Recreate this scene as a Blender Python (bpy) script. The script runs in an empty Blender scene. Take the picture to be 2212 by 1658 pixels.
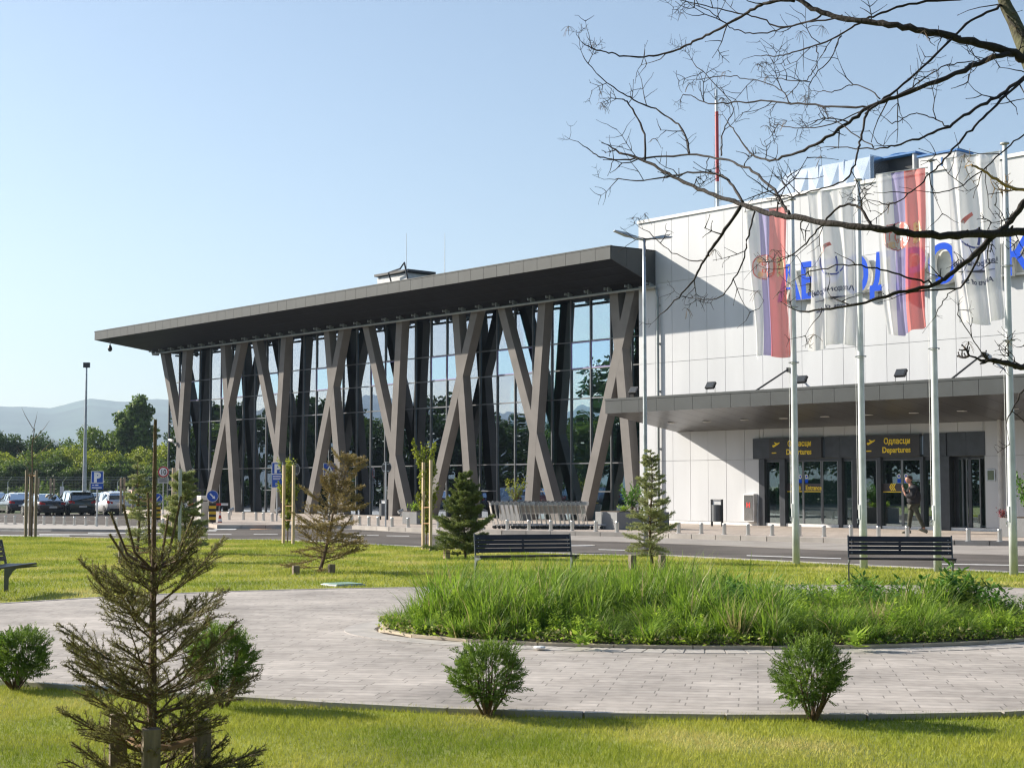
import bpy, math, random
import numpy as np
from mathutils import Vector, Matrix
R = math.radians
SC = bpy.context.scene
COL = SC.collection
# ------------------------------------------------------------------ camera, sky, sun, exposure
F_PX, PITCH, EYE = 3320.0, math.atan(218 / 3320.0), 1.7
cam_d = bpy.data.cameras.new('camera'); cam = bpy.data.objects.new('camera', cam_d); COL.objects.link(cam)
cam.location = (0, 0, EYE); cam.rotation_euler = (R(90) + PITCH, 0, 0)
cam_d.sensor_fit = 'HORIZONTAL'; cam_d.sensor_width = 36.0; cam_d.lens = 36.0 * F_PX / 2212.0
cam_d.clip_start = 0.1; cam_d.clip_end = 60000
SC.camera = cam
SUN = Vector((-2.067, .854, 1.12)).normalized()
W = bpy.data.worlds.new('World'); SC.world = W; W.use_nodes = True
nt = W.node_tree; bg = nt.nodes['Background']
sky = nt.nodes.new('ShaderNodeTexSky'); sky.sky_type = 'NISHITA'; sky.sun_disc = False
sky.sun_elevation = math.asin(SUN.z); sky.sun_rotation = math.atan2(SUN.x, SUN.y) % (2 * math.pi)
sky.air_density = 1.0; sky.dust_density = 1.1; sky.ozone_density = 2.0; sky.altitude = 200
hs = nt.nodes.new('ShaderNodeHueSaturation'); hs.inputs['Saturation'].default_value = .93; nt.links.new(sky.outputs[0], hs.inputs['Color']); nt.links.new(hs.outputs[0], bg.inputs[0]); bg.inputs[1].default_value = 0.071
sun_d = bpy.data.lights.new('sun', 'SUN'); sun_d.energy = 4.6; sun_d.angle = R(.53); sun_d.color = (1, .915, .79)
sun_o = bpy.data.objects.new('sun', sun_d); COL.objects.link(sun_o)
sun_o.rotation_euler = (-SUN).to_track_quat('-Z', 'Y').to_euler(); sun_o.location = (-40, 20, 40)
SC.view_settings.view_transform = 'Standard'; SC.view_settings.look = 'None'
SC.view_settings.exposure = 1.2; SC.view_settings.gamma = 1
SC.cycles.max_bounces = 8; SC.cycles.transparent_max_bounces = 24; SC.cycles.transmission_bounces = 6
SC.cycles.caustics_reflective = False; SC.cycles.caustics_refractive = False
SC.cycles.sample_clamp_indirect = 4; SC.cycles.use_denoising = True; SC.cycles.pixel_filter_type = 'BLACKMAN_HARRIS'; SC.cycles.filter_width = 1.25

# ------------------------------------------------------------------ survey helpers: from photo measurements to metres
_ca, _sa = math.cos(PITCH), math.sin(PITCH)
def ray(px, py):
    x, y = (px - 1106) / F_PX, (829 - py) / F_PX
    return Vector((x, _ca - y * _sa, _sa + y * _ca))
def G(px, py, z=0.0):
    d = ray(px, py); k = (z - EYE) / d.z
    return Vector((d.x * k, d.y * k, z))
def D(px, py, dist):            # point at horizontal distance dist ahead
    d = ray(px, py); k = dist / d.y
    return Vector((d.x * k, dist, EYE + d.z * k))
def sstep(a, b, x):
    t = max(0., min(1., (x - a) / (b - a))); return t * t * (3 - 2 * t)
def gz(X, Y):                   # road and car park level
    return -.03 - .32 * sstep(66, 96, Y) * sstep(-14, -24, X)
def GG(px, py, dz=0.0):
    z = 0.
    for _ in range(12):
        p = G(px, py, z + dz); z = gz(p.x, p.y)
    return Vector((p.x, p.y, z + dz))
SW = .12                        # pavement level
VPX = -1780
_a = math.atan2((VPX - 1106), F_PX / _ca)      # bearing of the facade
UF = Vector((math.sin(_a), math.cos(_a), 0))   # along the facade, away from us
AX = -UF; AY = Vector((-AX.y, AX.x, 0))        # local x: right along the wall, local y: into the building
FA = math.atan2(AX.y, AX.x)
_p = G(1641, 1134.6, SW)
# origin: where the hall roof meets the white wall (seen at px 1418)
_r = (1418 - 1106) / F_PX
def _isect(px, o, p0):
    d = ray(px, 900); q = p0 - AY * o
    # d.xy * k = q + AX * s
    det = d.x * (-AX.y) - d.y * (-AX.x)
    k = (q.x * (-AX.y) - q.y * (-AX.x)) / det
    s = (d.x * q.y - d.y * q.x) / det
    return s
_s0 = _isect(1418, 0, _p)
O = Vector((_p.x, _p.y, 0)) + AX * _s0
def FC(px, py, o=0.0):          # local (x, z) on the plane o metres in front of the white wall
    q = O - AY * o; d = ray(px, py)
    n = AY
    k = (q.dot(n)) / (d.dot(n))
    P = d * k
    return ((P - q).dot(AX), EYE + P.z)
def LW(x, o, z): return O + AX * x - AY * o + Vector((0, 0, z))

# ------------------------------------------------------------------ materials
MATS = {}
def _new(name):
    m = bpy.data.materials.new(name); m.use_nodes = True; MATS[name] = m
    return m, m.node_tree, m.node_tree.nodes['Principled BSDF']
def _noise(nt, scale, detail=4, coord='Object', sc=(1, 1, 1)):
    tc = nt.nodes.new('ShaderNodeTexCoord'); mp = nt.nodes.new('ShaderNodeMapping'); mp.inputs['Scale'].default_value = sc
    nt.links.new(tc.outputs[coord], mp.inputs[0])
    n = nt.nodes.new('ShaderNodeTexNoise'); n.inputs['Scale'].default_value = scale; n.inputs['Detail'].default_value = detail
    nt.links.new(mp.outputs[0], n.inputs['Vector']); return n
def mat(name, c, rough=.6, metal=0., var=.12, scale=3., bump=0., bscale=40., spec=.5, c2=None, sc=(1, 1, 1), lo=.35, hi=.65):
    if name in MATS: return MATS[name]
    m, nt, b = _new(name)
    n = _noise(nt, scale, 5, sc=sc)
    mr = nt.nodes.new('ShaderNodeMapRange'); mr.inputs[1].default_value = lo; mr.inputs[2].default_value = hi
    nt.links.new(n.outputs[0], mr.inputs[0])
    mx = nt.nodes.new('ShaderNodeMix'); mx.data_type = 'RGBA'
    a = tuple(v * (1 - var) for v in c); d = c2 or tuple(min(1, v * (1 + var)) for v in c)
    mx.inputs[6].default_value = (*a, 1); mx.inputs[7].default_value = (*d, 1)
    nt.links.new(mr.outputs[0], mx.inputs[0]); nt.links.new(mx.outputs[2], b.inputs['Base Color'])
    b.inputs['Roughness'].default_value = rough; b.inputs['Metallic'].default_value = metal
    b.inputs['Specular IOR Level'].default_value = spec
    if bump:
        n2 = _noise(nt, bscale, 4); bp = nt.nodes.new('ShaderNodeBump'); bp.inputs['Strength'].default_value = bump; bp.inputs['Distance'].default_value = .02
        nt.links.new(n2.outputs[0], bp.inputs['Height']); nt.links.new(bp.outputs[0], b.inputs['Normal'])
    return m
def leaf(name, c1, c2, trans=.35, scale=2., rough=.55, c3=None):
    m, nt, b = _new(name); n = _noise(nt, scale, 6)
    ramp = nt.nodes.new('ShaderNodeValToRGB'); e = ramp.color_ramp.elements
    e[0].position = .32; e[0].color = (*c1, 1); e[1].position = .68; e[1].color = (*c2, 1)
    if c3: k = e.new(.82); k.color = (*c3, 1)
    nt.links.new(n.outputs[0], ramp.inputs[0]); nt.links.new(ramp.outputs[0], b.inputs['Base Color'])
    b.inputs['Roughness'].default_value = rough; b.inputs['Specular IOR Level'].default_value = .35
    tr = nt.nodes.new('ShaderNodeBsdfTranslucent'); nt.links.new(ramp.outputs[0], tr.inputs[0])
    mx = nt.nodes.new('ShaderNodeMixShader'); mx.inputs[0].default_value = trans
    nt.links.new(b.outputs[0], mx.inputs[1]); nt.links.new(tr.outputs[0], mx.inputs[2])
    nt.links.new(mx.outputs[0], nt.nodes['Material Output'].inputs[0]); return m
def glass(name, tint, refl=.45, rough=0.0, rcol=(.85, .93, 1), wave=.0):
    m, nt, b = _new(name); nt.nodes.remove(b)
    tr = nt.nodes.new('ShaderNodeBsdfTransparent'); tr.inputs[0].default_value = (*tint, 1)
    gl = nt.nodes.new('ShaderNodeBsdfGlossy'); gl.inputs[0].default_value = (*rcol, 1); gl.inputs['Roughness'].default_value = rough
    if wave:
        n = _noise(nt, .9, 1, sc=(1, 1, .6)); bp = nt.nodes.new('ShaderNodeBump'); bp.inputs['Strength'].default_value = wave; bp.inputs['Distance'].default_value = .02
        nt.links.new(n.outputs[0], bp.inputs['Height']); nt.links.new(bp.outputs[0], gl.inputs['Normal'])
    fr = nt.nodes.new('ShaderNodeLayerWeight'); fr.inputs[0].default_value = .25
    mr = nt.nodes.new('ShaderNodeMapRange'); mr.inputs[3].default_value = refl; mr.inputs[4].default_value = 1
    nt.links.new(fr.outputs['Fresnel'], mr.inputs[0])
    mx = nt.nodes.new('ShaderNodeMixShader'); nt.links.new(mr.outputs[0], mx.inputs[0])
    nt.links.new(tr.outputs[0], mx.inputs[1]); nt.links.new(gl.outputs[0], mx.inputs[2])
    nt.links.new(mx.outputs[0], nt.nodes['Material Output'].inputs[0]); return m
def brick_mat(name, c1, c2, mortar, w, h, msize, rough=.8, rot=0., var=.15, bump=.5):
    m, nt, b = _new(name)
    tc = nt.nodes.new('ShaderNodeTexCoord'); mp = nt.nodes.new('ShaderNodeMapping'); mp.inputs['Rotation'].default_value = (0, 0, rot)
    nt.links.new(tc.outputs['Object'], mp.inputs[0])
    br = nt.nodes.new('ShaderNodeTexBrick'); nt.links.new(mp.outputs[0], br.inputs[0])
    br.inputs['Color1'].default_value = (*c1, 1); br.inputs['Color2'].default_value = (*c2, 1); br.inputs['Mortar'].default_value = (*mortar, 1)
    br.inputs['Scale'].default_value = 1; br.inputs['Mortar Size'].default_value = msize; br.inputs['Brick Width'].default_value = w; br.inputs['Row Height'].default_value = h
    br.offset = .37; br.offset_frequency = 2; br.squash = 1.5; br.squash_frequency = 3
    n = _noise(nt, .7, 6); n3 = _noise(nt, 9., 5)
    ad = nt.nodes.new('ShaderNodeMath'); ad.operation = 'MULTIPLY_ADD'; ad.inputs[1].default_value = .5
    nt.links.new(n3.outputs[0], ad.inputs[0]); nt.links.new(n.outputs[0], ad.inputs[2])
    mr = nt.nodes.new('ShaderNodeMapRange'); mr.inputs[1].default_value = .5; mr.inputs[2].default_value = 1.0; mr.inputs[3].default_value = 1 - var; mr.inputs[4].default_value = 1 + var
    nt.links.new(ad.outputs[0], mr.inputs[0])
    mx = nt.nodes.new('ShaderNodeMix'); mx.data_type = 'RGBA'; mx.blend_type = 'MULTIPLY'; mx.inputs[0].default_value = 1
    cb = nt.nodes.new('ShaderNodeCombineColor')
    for k in range(3): nt.links.new(mr.outputs[0], cb.inputs[k])
    nt.links.new(br.outputs[0], mx.inputs[6]); nt.links.new(cb.outputs[0], mx.inputs[7]); nt.links.new(mx.outputs[2], b.inputs['Base Color'])
    bp = nt.nodes.new('ShaderNodeBump'); bp.inputs['Strength'].default_value = bump; bp.inputs['Distance'].default_value = .015; bp.invert = True
    nt.links.new(br.outputs['Fac'], bp.inputs['Height']); nt.links.new(bp.outputs[0], b.inputs['Normal'])
    b.inputs['Roughness'].default_value = rough; return m

M = dict(
 white=mat('white_panel', (.55, .565, .59), .45, 0, .05, .8, sc=(1, 1, .25)), joint=mat('joint', (.42, .42, .42), .8),
 conc=mat('column_render', (.222, .21, .20), .95, 0, .08, 1.2, .15, 60, spec=.05), charcoal=mat('charcoal_panel', (.050, .057, .059), .5, .0, .09, 1.2, spec=.3),
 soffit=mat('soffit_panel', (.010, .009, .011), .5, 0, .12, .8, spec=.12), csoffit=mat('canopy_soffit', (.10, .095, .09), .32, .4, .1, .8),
 seam=mat('seam', (.02, .02, .022), .6), frame=mat('window_frame', (.16, .17, .18), .4, .5), dframe=mat('door_frame', (.055, .06, .07), .38, .4),
 steel=mat('brushed_steel', (.62, .62, .62), .28, .9, .1, 8, sc=(1, 1, .1)), galv=mat('galvanised', (.42, .45, .48), .45, .7, .12, 6),
 pipe=mat('pipe_paint', (.26, .29, .29), .45, .3), polew=mat('pole_white', (.62, .65, .67), .35), black=mat('black_metal', (.018, .02, .024), .4, .2),
 bench=mat('bench_slats', (.010, .010, .016), .45, 0, .2, 5), benchleg=mat('bench_leg', (.10, .115, .125), .5, .3),
 asphalt=mat('asphalt', (.125, .113, .104), .95, 0, .26, .35, .35, 300, spec=.1), conc_l=mat('kerb_concrete', (.40, .37, .335), .85, 0, .14, 1.5, .2, 80),
 gutter=mat('gutter_concrete', (.30, .275, .25), .88, 0, .14, 1.0, .2, 80),
 paint=mat('road_paint', (.62, .62, .6), .7, 0, .2, 5), paint_o=mat('road_paint_orange', (.5, .27, .14), .7, 0, .2, 5),
 soil=mat('soil', (.05, .034, .022), .95, 0, .3, 6, .6, 40), blue=mat('sign_blue', (.012, .075, .40), .4), signw=mat('sign_white', (.78, .78, .78), .4),
 letterblue=mat('letter_blue', (.002, .075, .62), .55, 0, .03, spec=.15), letterw=mat('letter_side', (.8, .8, .78), .4), plate=mat('letter_plate', (.52, .53, .51), .5),
 red=mat('sign_red', (.5, .02, .02), .45), signback=mat('sign_back', (.035, .037, .04), .6), grey=mat('grey_plate', (.42, .42, .4), .6),
 yellow=mat('yellow_print', (.90, .66, .03), .5), ybox=mat('guard_yellow', (.75, .46, .02), .5), bblk=mat('guard_black', (.03, .022, .018), .6),
 wood=mat('stake_wood', (.55, .42, .28), .8, 0, .22, 6, .3, 60, sc=(6, 6, .6)), woodd=mat('stake_wood_weathered', (.20, .16, .12), .85, 0, .25, 6, .3, 60, sc=(6, 6, .6)),
 bark=mat('bark', (.022, .017, .014), .9, 0, .35, 12, .6, 50), twig=mat('twig', (.016, .011, .010), .8, 0, .3, 14), bark2=mat('bark_brown', (.13, .085, .05), .9, 0, .3, 10, .5, 60),
 planter=mat('planter_concrete', (.20, .205, .21), .8, 0, .08, 3, .1, 60), cab=mat('cabinet_beige', (.62, .59, .54), .5), orange=mat('cone_orange', (.42, .05, .02), .6),
 rubber=mat('rubber', (.02, .02, .02), .8), skin=mat('skin', (.45, .23, .16), .5), hair=mat('hair', (.03, .018, .012), .7), jacket=mat('jacket', (.012, .012, .016), .8, 0, .3, 12, .3, 30),
 trousers=mat('trousers', (.05, .052, .035), .85, 0, .3, 9, .3, 30), shoe=mat('shoe', (.16, .15, .11), .7),
 floor=mat('hall_floor', (.16, .155, .145), .35, 0, .1, .6), ceil=mat('hall_ceiling', (.12, .12, .12), .8), gpanel=mat('hall_panel', (.62, .74, .56), .6, 0, .1, .5), inner=mat('hall_dark', (.14, .16, .15), .7, 0, .3, .5),
 duct=mat('duct_metal', (.50, .54, .60), .22, .9, .08, 2), hvac=mat('unit_white', (.55, .56, .57), .5), hvacb=mat('unit_blue', (.03, .16, .42), .5),
 redm=mat('mast_red', (.42, .03, .04), .5), bloom=mat('plant_red', (.30, .05, .06), .8),
 lens=mat('lamp_lens', (.55, .53, .48), .3), lensd=mat('lamp_lens_dark', (.03, .035, .04), .25), tan=mat('tan_bark', (.36, .24, .12), .9, 0, .3, 10),
 mirrorpan=mat('steel_cabinet', (.45, .45, .45), .18, .9), fabric_dark=mat('fabric_dark', (.02, .02, .02), .9),
)
M['glass'] = glass('hall_glass', (.40, .72, .60), .40, rcol=(.70, .82, 1.0), wave=.22)
M['glassblue'] = glass('vent_glass', (.25, .42, .5), .55, rcol=(.50, .72, .92))
M['doorglass'] = glass('door_glass', (.50, .66, .58), .26)
M['gfringe'] = mat('vent_seal', (.28, .24, .55), .5)
def lawn_mat(name, c1, c2, c3):
    m, nt, b = _new(name); n = _noise(nt, .55, 6); n2 = _noise(nt, 28, 4)
    rp = nt.nodes.new('ShaderNodeValToRGB'); e = rp.color_ramp.elements
    e[0].position = .36; e[0].color = (*c1, 1); e[1].position = .56; e[1].color = (*c2, 1); k = e.new(.72); k.color = (*c3, 1)
    ad = nt.nodes.new('ShaderNodeMath'); ad.operation = 'MULTIPLY_ADD'; ad.inputs[1].default_value = .35
    sb = nt.nodes.new('ShaderNodeMath'); sb.operation = 'SUBTRACT'; sb.inputs[1].default_value = .17
    nt.links.new(n2.outputs[0], ad.inputs[0]); nt.links.new(n.outputs[0], ad.inputs[2]); nt.links.new(ad.outputs[0], sb.inputs[0])
    nt.links.new(sb.outputs[0], rp.inputs[0]); nt.links.new(rp.outputs[0], b.inputs['Base Color']); b.inputs['Roughness'].default_value = .9
    b.inputs['Specular IOR Level'].default_value = .2
    tr = nt.nodes.new('ShaderNodeBsdfTranslucent'); nt.links.new(rp.outputs[0], tr.inputs[0])
    mx = nt.nodes.new('ShaderNodeMixShader'); mx.inputs[0].default_value = .3
    nt.links.new(b.outputs[0], mx.inputs[1]); nt.links.new(tr.outputs[0], mx.inputs[2])
    nt.links.new(mx.outputs[0], nt.nodes['Material Output'].inputs[0]); return m
M['lawn'] = mat('lawn_ground', (.22, .25, .05), .95, 0, .25, .8, .6, 90)
M['blade'] = lawn_mat('lawn_blades', (.21, .29, .028), (.46, .47, .075), (.68, .58, .25))
M['field'] = mat('field', (.09, .12, .04), .95, 0, .3, .02)
M['paving'] = brick_mat('paving_slabs', (.335, .30, .268), (.42, .38, .342), (.19, .17, .15), .40, .16, .006, .78, R(9), .34, .35)
M['leaf_dark'] = leaf('leaf_dark', (.028, .06, .014), (.075, .13, .028), .35)
M['leaf_mid'] = leaf('leaf_mid', (.065, .12, .018), (.18, .25, .04), .4)
M['leaf_yellow'] = leaf('leaf_yellow', (.14, .19, .018), (.34, .38, .04), .45)
M['poplar'] = leaf('poplar_leaf', (.075, .13, .035), (.19, .26, .07), .35)
M['bushleaf'] = leaf('bush_leaf', (.06, .13, .02), (.22, .32, .045), .4, 6)
M['needle_near'] = leaf('needle_near', (.10, .105, .035), (.26, .25, .08), .35, 7, c3=(.26, .17, .08))
M['needle_brown'] = leaf('needle_brown', (.20, .15, .05), (.34, .27, .10), .3, 6, c3=(.15, .16, .05))
M['needle_green'] = leaf('needle_green', (.10, .15, .035), (.24, .28, .08), .3, 5)
M['needle_blue'] = leaf('needle_olive', (.20, .25, .09), (.44, .46, .19), .3, 5)
M['tallgrass'] = leaf('tall_grass', (.06, .15, .015), (.32, .46, .05), .5, 5, c3=(.58, .62, .2))
M['drygrass'] = leaf('dry_grass', (.35, .30, .12), (.5, .45, .22), .4, 3)
M['broad'] = leaf('broad_leaf', (.045, .14, .02), (.17, .33, .04), .35, 4)
M['broadlight'] = leaf('broad_leaf_light', (.18, .33, .03), (.42, .54, .06), .5, 4)
M['hill'] = mat('hill_forest', (.05, .085, .06), .95, 0, .5, .004)

# ------------------------------------------------------------------ mesh builder
class MB:
    def __init__(s): s.v = []; s.f = []; s.m = []
    def add(s, vs, fs, mi=0):
        n = len(s.v); s.v += [tuple(v) for v in vs]; s.f += [tuple(i + n for i in f) for f in fs]; s.m += [mi] * len(fs); return s
    def box(s, x0, x1, y0, y1, z0, z1, mi=0, T=None):
        vs = [Vector((x, y, z)) for x in (x0, x1) for y in (y0, y1) for z in (z0, z1)]
        if T is not None: vs = [T @ v for v in vs]
        return s.add(vs, [(0, 1, 3, 2), (4, 6, 7, 5), (0, 4, 5, 1), (2, 3, 7, 6), (0, 2, 6, 4), (1, 5, 7, 3)], mi)
    def prism(s, poly, d0, d1, mi=0, T=None):      # poly in (x,z), depth along y
        n = len(poly); vs = [Vector((x, d0, z)) for x, z in poly] + [Vector((x, d1, z)) for x, z in poly]
        if T is not None: vs = [T @ v for v in vs]
        fs = [tuple(range(n)), tuple(range(2 * n - 1, n - 1, -1))] + [(i + n, (i + 1) % n + n, (i + 1) % n, i) for i in range(n)]
        return s.add(vs, fs, mi)
    def slab(s, poly, z0, z1, mi=0):               # poly in (x,y)
        n = len(poly); vs = [(p[0], p[1], z0) for p in poly] + [(p[0], p[1], z1) for p in poly]
        fs = [tuple(range(n)), tuple(range(2 * n - 1, n - 1, -1))] + [(i + n, (i + 1) % n + n, (i + 1) % n, i) for i in range(n)]
        return s.add(vs, fs, mi)
    def tube(s, pts, rad, n=6, mi=0, closed_ends=True):
        pts = [Vector(p) for p in pts]; k = len(pts)
        if not hasattr(rad, '__len__'): rad = [rad] * k
        rings = []; up = Vector((0.13, 0.21, 1)).normalized()
        for i, p in enumerate(pts):
            t = (pts[min(i + 1, k - 1)] - pts[max(i - 1, 0)])
            t = t.normalized() if t.length > 1e-9 else Vector((0, 0, 1))
            a = t.cross(up)
            if a.length < .05: a = t.cross(Vector((1, .2, 0)))
            a.normalize(); b = t.cross(a)
            rings.append([p + (a * math.cos(2 * math.pi * j / n) + b * math.sin(2 * math.pi * j / n)) * rad[i] for j in range(n)])
        vs = [v for r in rings for v in r]; fs = []
        for i in range(k - 1):
            for j in range(n):
                j2 = (j + 1) % n; fs.append((i * n + j, i * n + j2, (i + 1) * n + j2, (i + 1) * n + j))
        if closed_ends: fs += [tuple(range(n - 1, -1, -1)), tuple((k - 1) * n + j for j in range(n))]
        return s.add(vs, fs, mi)
    def disc(s, c, r, axis, th, n=24, mi=0):       # axis: unit vector of the disc's normal
        c = Vector(c); ax = Vector(axis).normalized(); return s.tube([c - ax * th / 2, c + ax * th / 2], r, n, mi)
    def lathe(s, prof, n=16, mi=0, c=(0, 0, 0)):
        vs = []; fs = []; k = len(prof)
        for r, z in prof:
            for j in range(n): a = 2 * math.pi * j / n; vs.append((c[0] + r * math.cos(a), c[1] + r * math.sin(a), c[2] + z))
        for i in range(k - 1):
            for j in range(n):
                j2 = (j + 1) % n; fs.append((i * n + j, i * n + j2, (i + 1) * n + j2, (i + 1) * n + j))
        fs += [tuple(range(n - 1, -1, -1)), tuple((k - 1) * n + j for j in range(n))]
        return s.add(vs, fs, mi)
    def build(s, name, mats, parent=None, loc=None, rz=0., smooth=False, bevel=0.):
        me = bpy.data.meshes.new(name); me.from_pydata(s.v, [], s.f)
        if not isinstance(mats, (list, tuple)): mats = [mats]
        for m in mats: me.materials.append(m)
        me.polygons.foreach_set('material_index', s.m)
        if smooth: me.polygons.foreach_set('use_smooth', [True] * len(s.f))
        me.update(); o = bpy.data.objects.new(name, me); COL.objects.link(o)
        if parent is not None: o.parent = parent
        if loc is not None: o.location = loc
        o.rotation_euler.z = rz
        if bevel:
            b = o.modifiers.new('bevel', 'BEVEL'); b.width = bevel; b.segments = 2; b.limit_method = 'ANGLE'; b.angle_limit = R(50)
        return o
def npmesh(name, V, Fq, mats, parent=None, mi=None, loc=None, smooth=False):
    V = np.asarray(V, np.float32); Fq = np.asarray(Fq, np.int32); k = Fq.shape[1]
    me = bpy.data.meshes.new(name); me.vertices.add(len(V)); me.vertices.foreach_set('co', V.ravel())
    me.loops.add(Fq.size); me.loops.foreach_set('vertex_index', Fq.ravel())
    me.polygons.add(len(Fq)); me.polygons.foreach_set('loop_start', np.arange(0, Fq.size, k, dtype=np.int32))
    try: me.polygons.foreach_set('loop_total', np.full(len(Fq), k, np.int32))
    except Exception: pass
    for m in (mats if isinstance(mats, (list, tuple)) else [mats]): me.materials.append(m)
    if mi is not None: me.polygons.foreach_set('material_index', np.asarray(mi, np.int32))
    if smooth: me.polygons.foreach_set('use_smooth', np.ones(len(Fq), bool))
    me.update(calc_edges=True); o = bpy.data.objects.new(name, me); COL.objects.link(o)
    if parent is not None: o.parent = parent
    if loc is not None: o.location = loc
    return o
def tag(o, label=None, cat=None, group=None, kind=None):
    if label: o['label'] = label
    if cat: o['category'] = cat
    if group: o['group'] = group
    if kind: o['kind'] = kind
    return o
def thing(name, label, cat, loc=(0, 0, 0), rz=0., group=None):
    o = bpy.data.objects.new(name, None); COL.objects.link(o); o.location = loc; o.rotation_euler = (0, 0, rz); o.empty_display_size = .2
    return tag(o, label, cat, group)
def copy_tree(o, parent=None):
    c = o.copy(); COL.objects.link(c)
    if parent is not None: c.parent = parent
    for ch in [x for x in KIDS(o)]: copy_tree(ch, c)
    return c
def KIDS(o): return list(o.children)
def dup(o, loc, rz=0., label=None, scale=None, group=None):
    c = copy_tree(o); c.location = loc; c.rotation_euler.z = rz
    if label: c['label'] = label
    if group: c['group'] = group
    if scale: c.scale = scale if hasattr(scale, '__len__') else (scale,) * 3
    return c
def textmesh(body, size=1., extrude=0., bold=0., align='LEFT'):
    cu = bpy.data.curves.new('t', 'FONT'); cu.body = body; cu.size = size; cu.extrude = extrude; cu.offset = bold; cu.align_x = align
    cu.resolution_u = 4
    ob = bpy.data.objects.new('t', cu); COL.objects.link(ob); dg = bpy.context.evaluated_depsgraph_get(); dg.update()
    me = bpy.data.meshes.new_from_object(ob.evaluated_get(dg)); vs = [v.co.copy() for v in me.vertices]; fs = [tuple(p.vertices) for p in me.polygons]
    bpy.data.objects.remove(ob); bpy.data.curves.remove(cu); bpy.data.meshes.remove(me)
    return vs, fs
def text(mb, body, size, x, z, y, mi=0, bold=0., extrude=.004, align='LEFT', sx=1., mirror=False, T=None):
    vs, fs = textmesh(body, size, extrude, bold, align); out = []
    for v in vs:
        p = Vector(((-v.x if mirror else v.x) * sx + x, y - v.z, v.y + z)); out.append(T @ p if T is not None else p)
    mb.add(out, fs, mi)
def rot_pt(p, rz): c, s = math.cos(rz), math.sin(rz); return Vector((p[0] * c - p[1] * s, p[0] * s + p[1] * c, p[2]))
def unit(a): return a / np.maximum(np.linalg.norm(a, axis=1, keepdims=True), 1e-9)
def leaves_arr(P, Dv, S, L, Wd):      # diamond leaves
    n = len(P); L = np.broadcast_to(np.asarray(L, float).reshape(-1, 1), (n, 1)); Wd = np.broadcast_to(np.asarray(Wd, float).reshape(-1, 1), (n, 1))
    V = np.empty((n, 4, 3)); V[:, 0] = P; V[:, 1] = P + Dv * L * .5 + S * Wd * .5; V[:, 2] = P + Dv * L; V[:, 3] = P + Dv * L * .5 - S * Wd * .5
    return V.reshape(-1, 3), np.arange(n * 4).reshape(n, 4)
def rand_dirs(rng, n): return unit(rng.normal(size=(n, 3)))
def perp(rng, Dv): return unit(np.cross(Dv, rand_dirs(rng, len(Dv))))
HAZE = 1.5e-4
# ------------------------------------------------------------------ ground, roads
def poly_px(pts, z): return [G(x, y, z) for x, y in pts]
def sheet(name, poly, z, m, kind='structure', zt=None):
    mb = MB(); mb.slab([(p[0], p[1]) for p in poly], z - (zt or .02), z); return tag(mb.build(name, m), kind=kind)
mb = MB(); r0 = [(0, 0, -.5)]; mb.add([(-9000, -9000, -.5), (9000, -9000, -.5), (9000, 9000, -.5), (-9000, 9000, -.5)], [(0, 1, 2, 3)])
tag(mb.build('ground', M['field']), kind='structure')
vs, fs = [], []
xs = np.linspace(-110, 60, 70); ys = np.linspace(14, 112, 60)
for y in ys:
    for x in xs: vs.append((x, y, gz(x, y)))
nx = len(xs)
for j in range(len(ys) - 1):
    for i in range(nx - 1): fs.append((j * nx + i, j * nx + i + 1, (j + 1) * nx + i + 1, (j + 1) * nx + i))
mb = MB(); mb.add(vs, fs); tag(mb.build('road', M['asphalt']), kind='structure')
lawn_edge_px = [(-500, 1154), (0, 1158), (265, 1163), (582, 1166), (769, 1174.7), (965, 1184.6), (1239, 1198), (1440, 1201), (1755, 1216.5), (2027, 1230), (2212, 1238), (2500, 1252)]
LE = poly_px(lawn_edge_px, 0)
lawn_poly = [(p.x, p.y) for p in LE] + [(30, 10), (30, -20), (-60, -20), (-60, 40), (LE[0].x - 30, LE[0].y)]
sheet('lawn', lawn_poly, 0, M['lawn'], zt=.04)
def strip(pts, w, z0, z1, side=1):             # ribbon offset to one side of a polyline
    pts = [Vector((p[0], p[1], 0)) for p in pts]; off = []
    for i, p in enumerate(pts):
        t = (pts[min(i + 1, len(pts) - 1)] - pts[max(i - 1, 0)]).normalized(); off.append(p + Vector((-t.y, t.x, 0)) * w * side)
    mb = MB()
    for i in range(len(pts) - 1): mb.slab([pts[i], pts[i + 1], off[i + 1], off[i]] if side > 0 else [pts[i], off[i], off[i + 1], pts[i + 1]], z0, z1)
    return mb
tag(strip(LE, .42, -.06, .014).build('kerb', M['conc_l']), kind='structure')
ct = [(470, 1133), (560, 1133), (637, 1133), (700, 1133.5), (772, 1134.5), (848, 1138), (960, 1141.5), (1077, 1144.4), (1230, 1147), (1388, 1149.8), (1465, 1152.5), (1640, 1157.5), (1846, 1162.5), (2030, 1165.5), (2212, 1167.8), (2700, 1173)]
CT = poly_px(ct, SW)
def resample(P, step):
    P = [Vector((p[0], p[1], 0)) for p in P]; L = [0]
    for i in range(1, len(P)): L.append(L[-1] + (P[i] - P[i - 1]).length)
    out = []; n = max(2, int(L[-1] / step))
    for k in range(n + 1):
        s = L[-1] * k / n; i = max(j for j in range(len(L)) if L[j] <= s + 1e-9); i = min(i, len(P) - 2)
        u = (s - L[i]) / max(1e-9, L[i + 1] - L[i]); out.append(P[i].lerp(P[i + 1], u))
    return out
wl = [LW(x, -.95, 0) for x in (60, -1.0, -46)]
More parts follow.
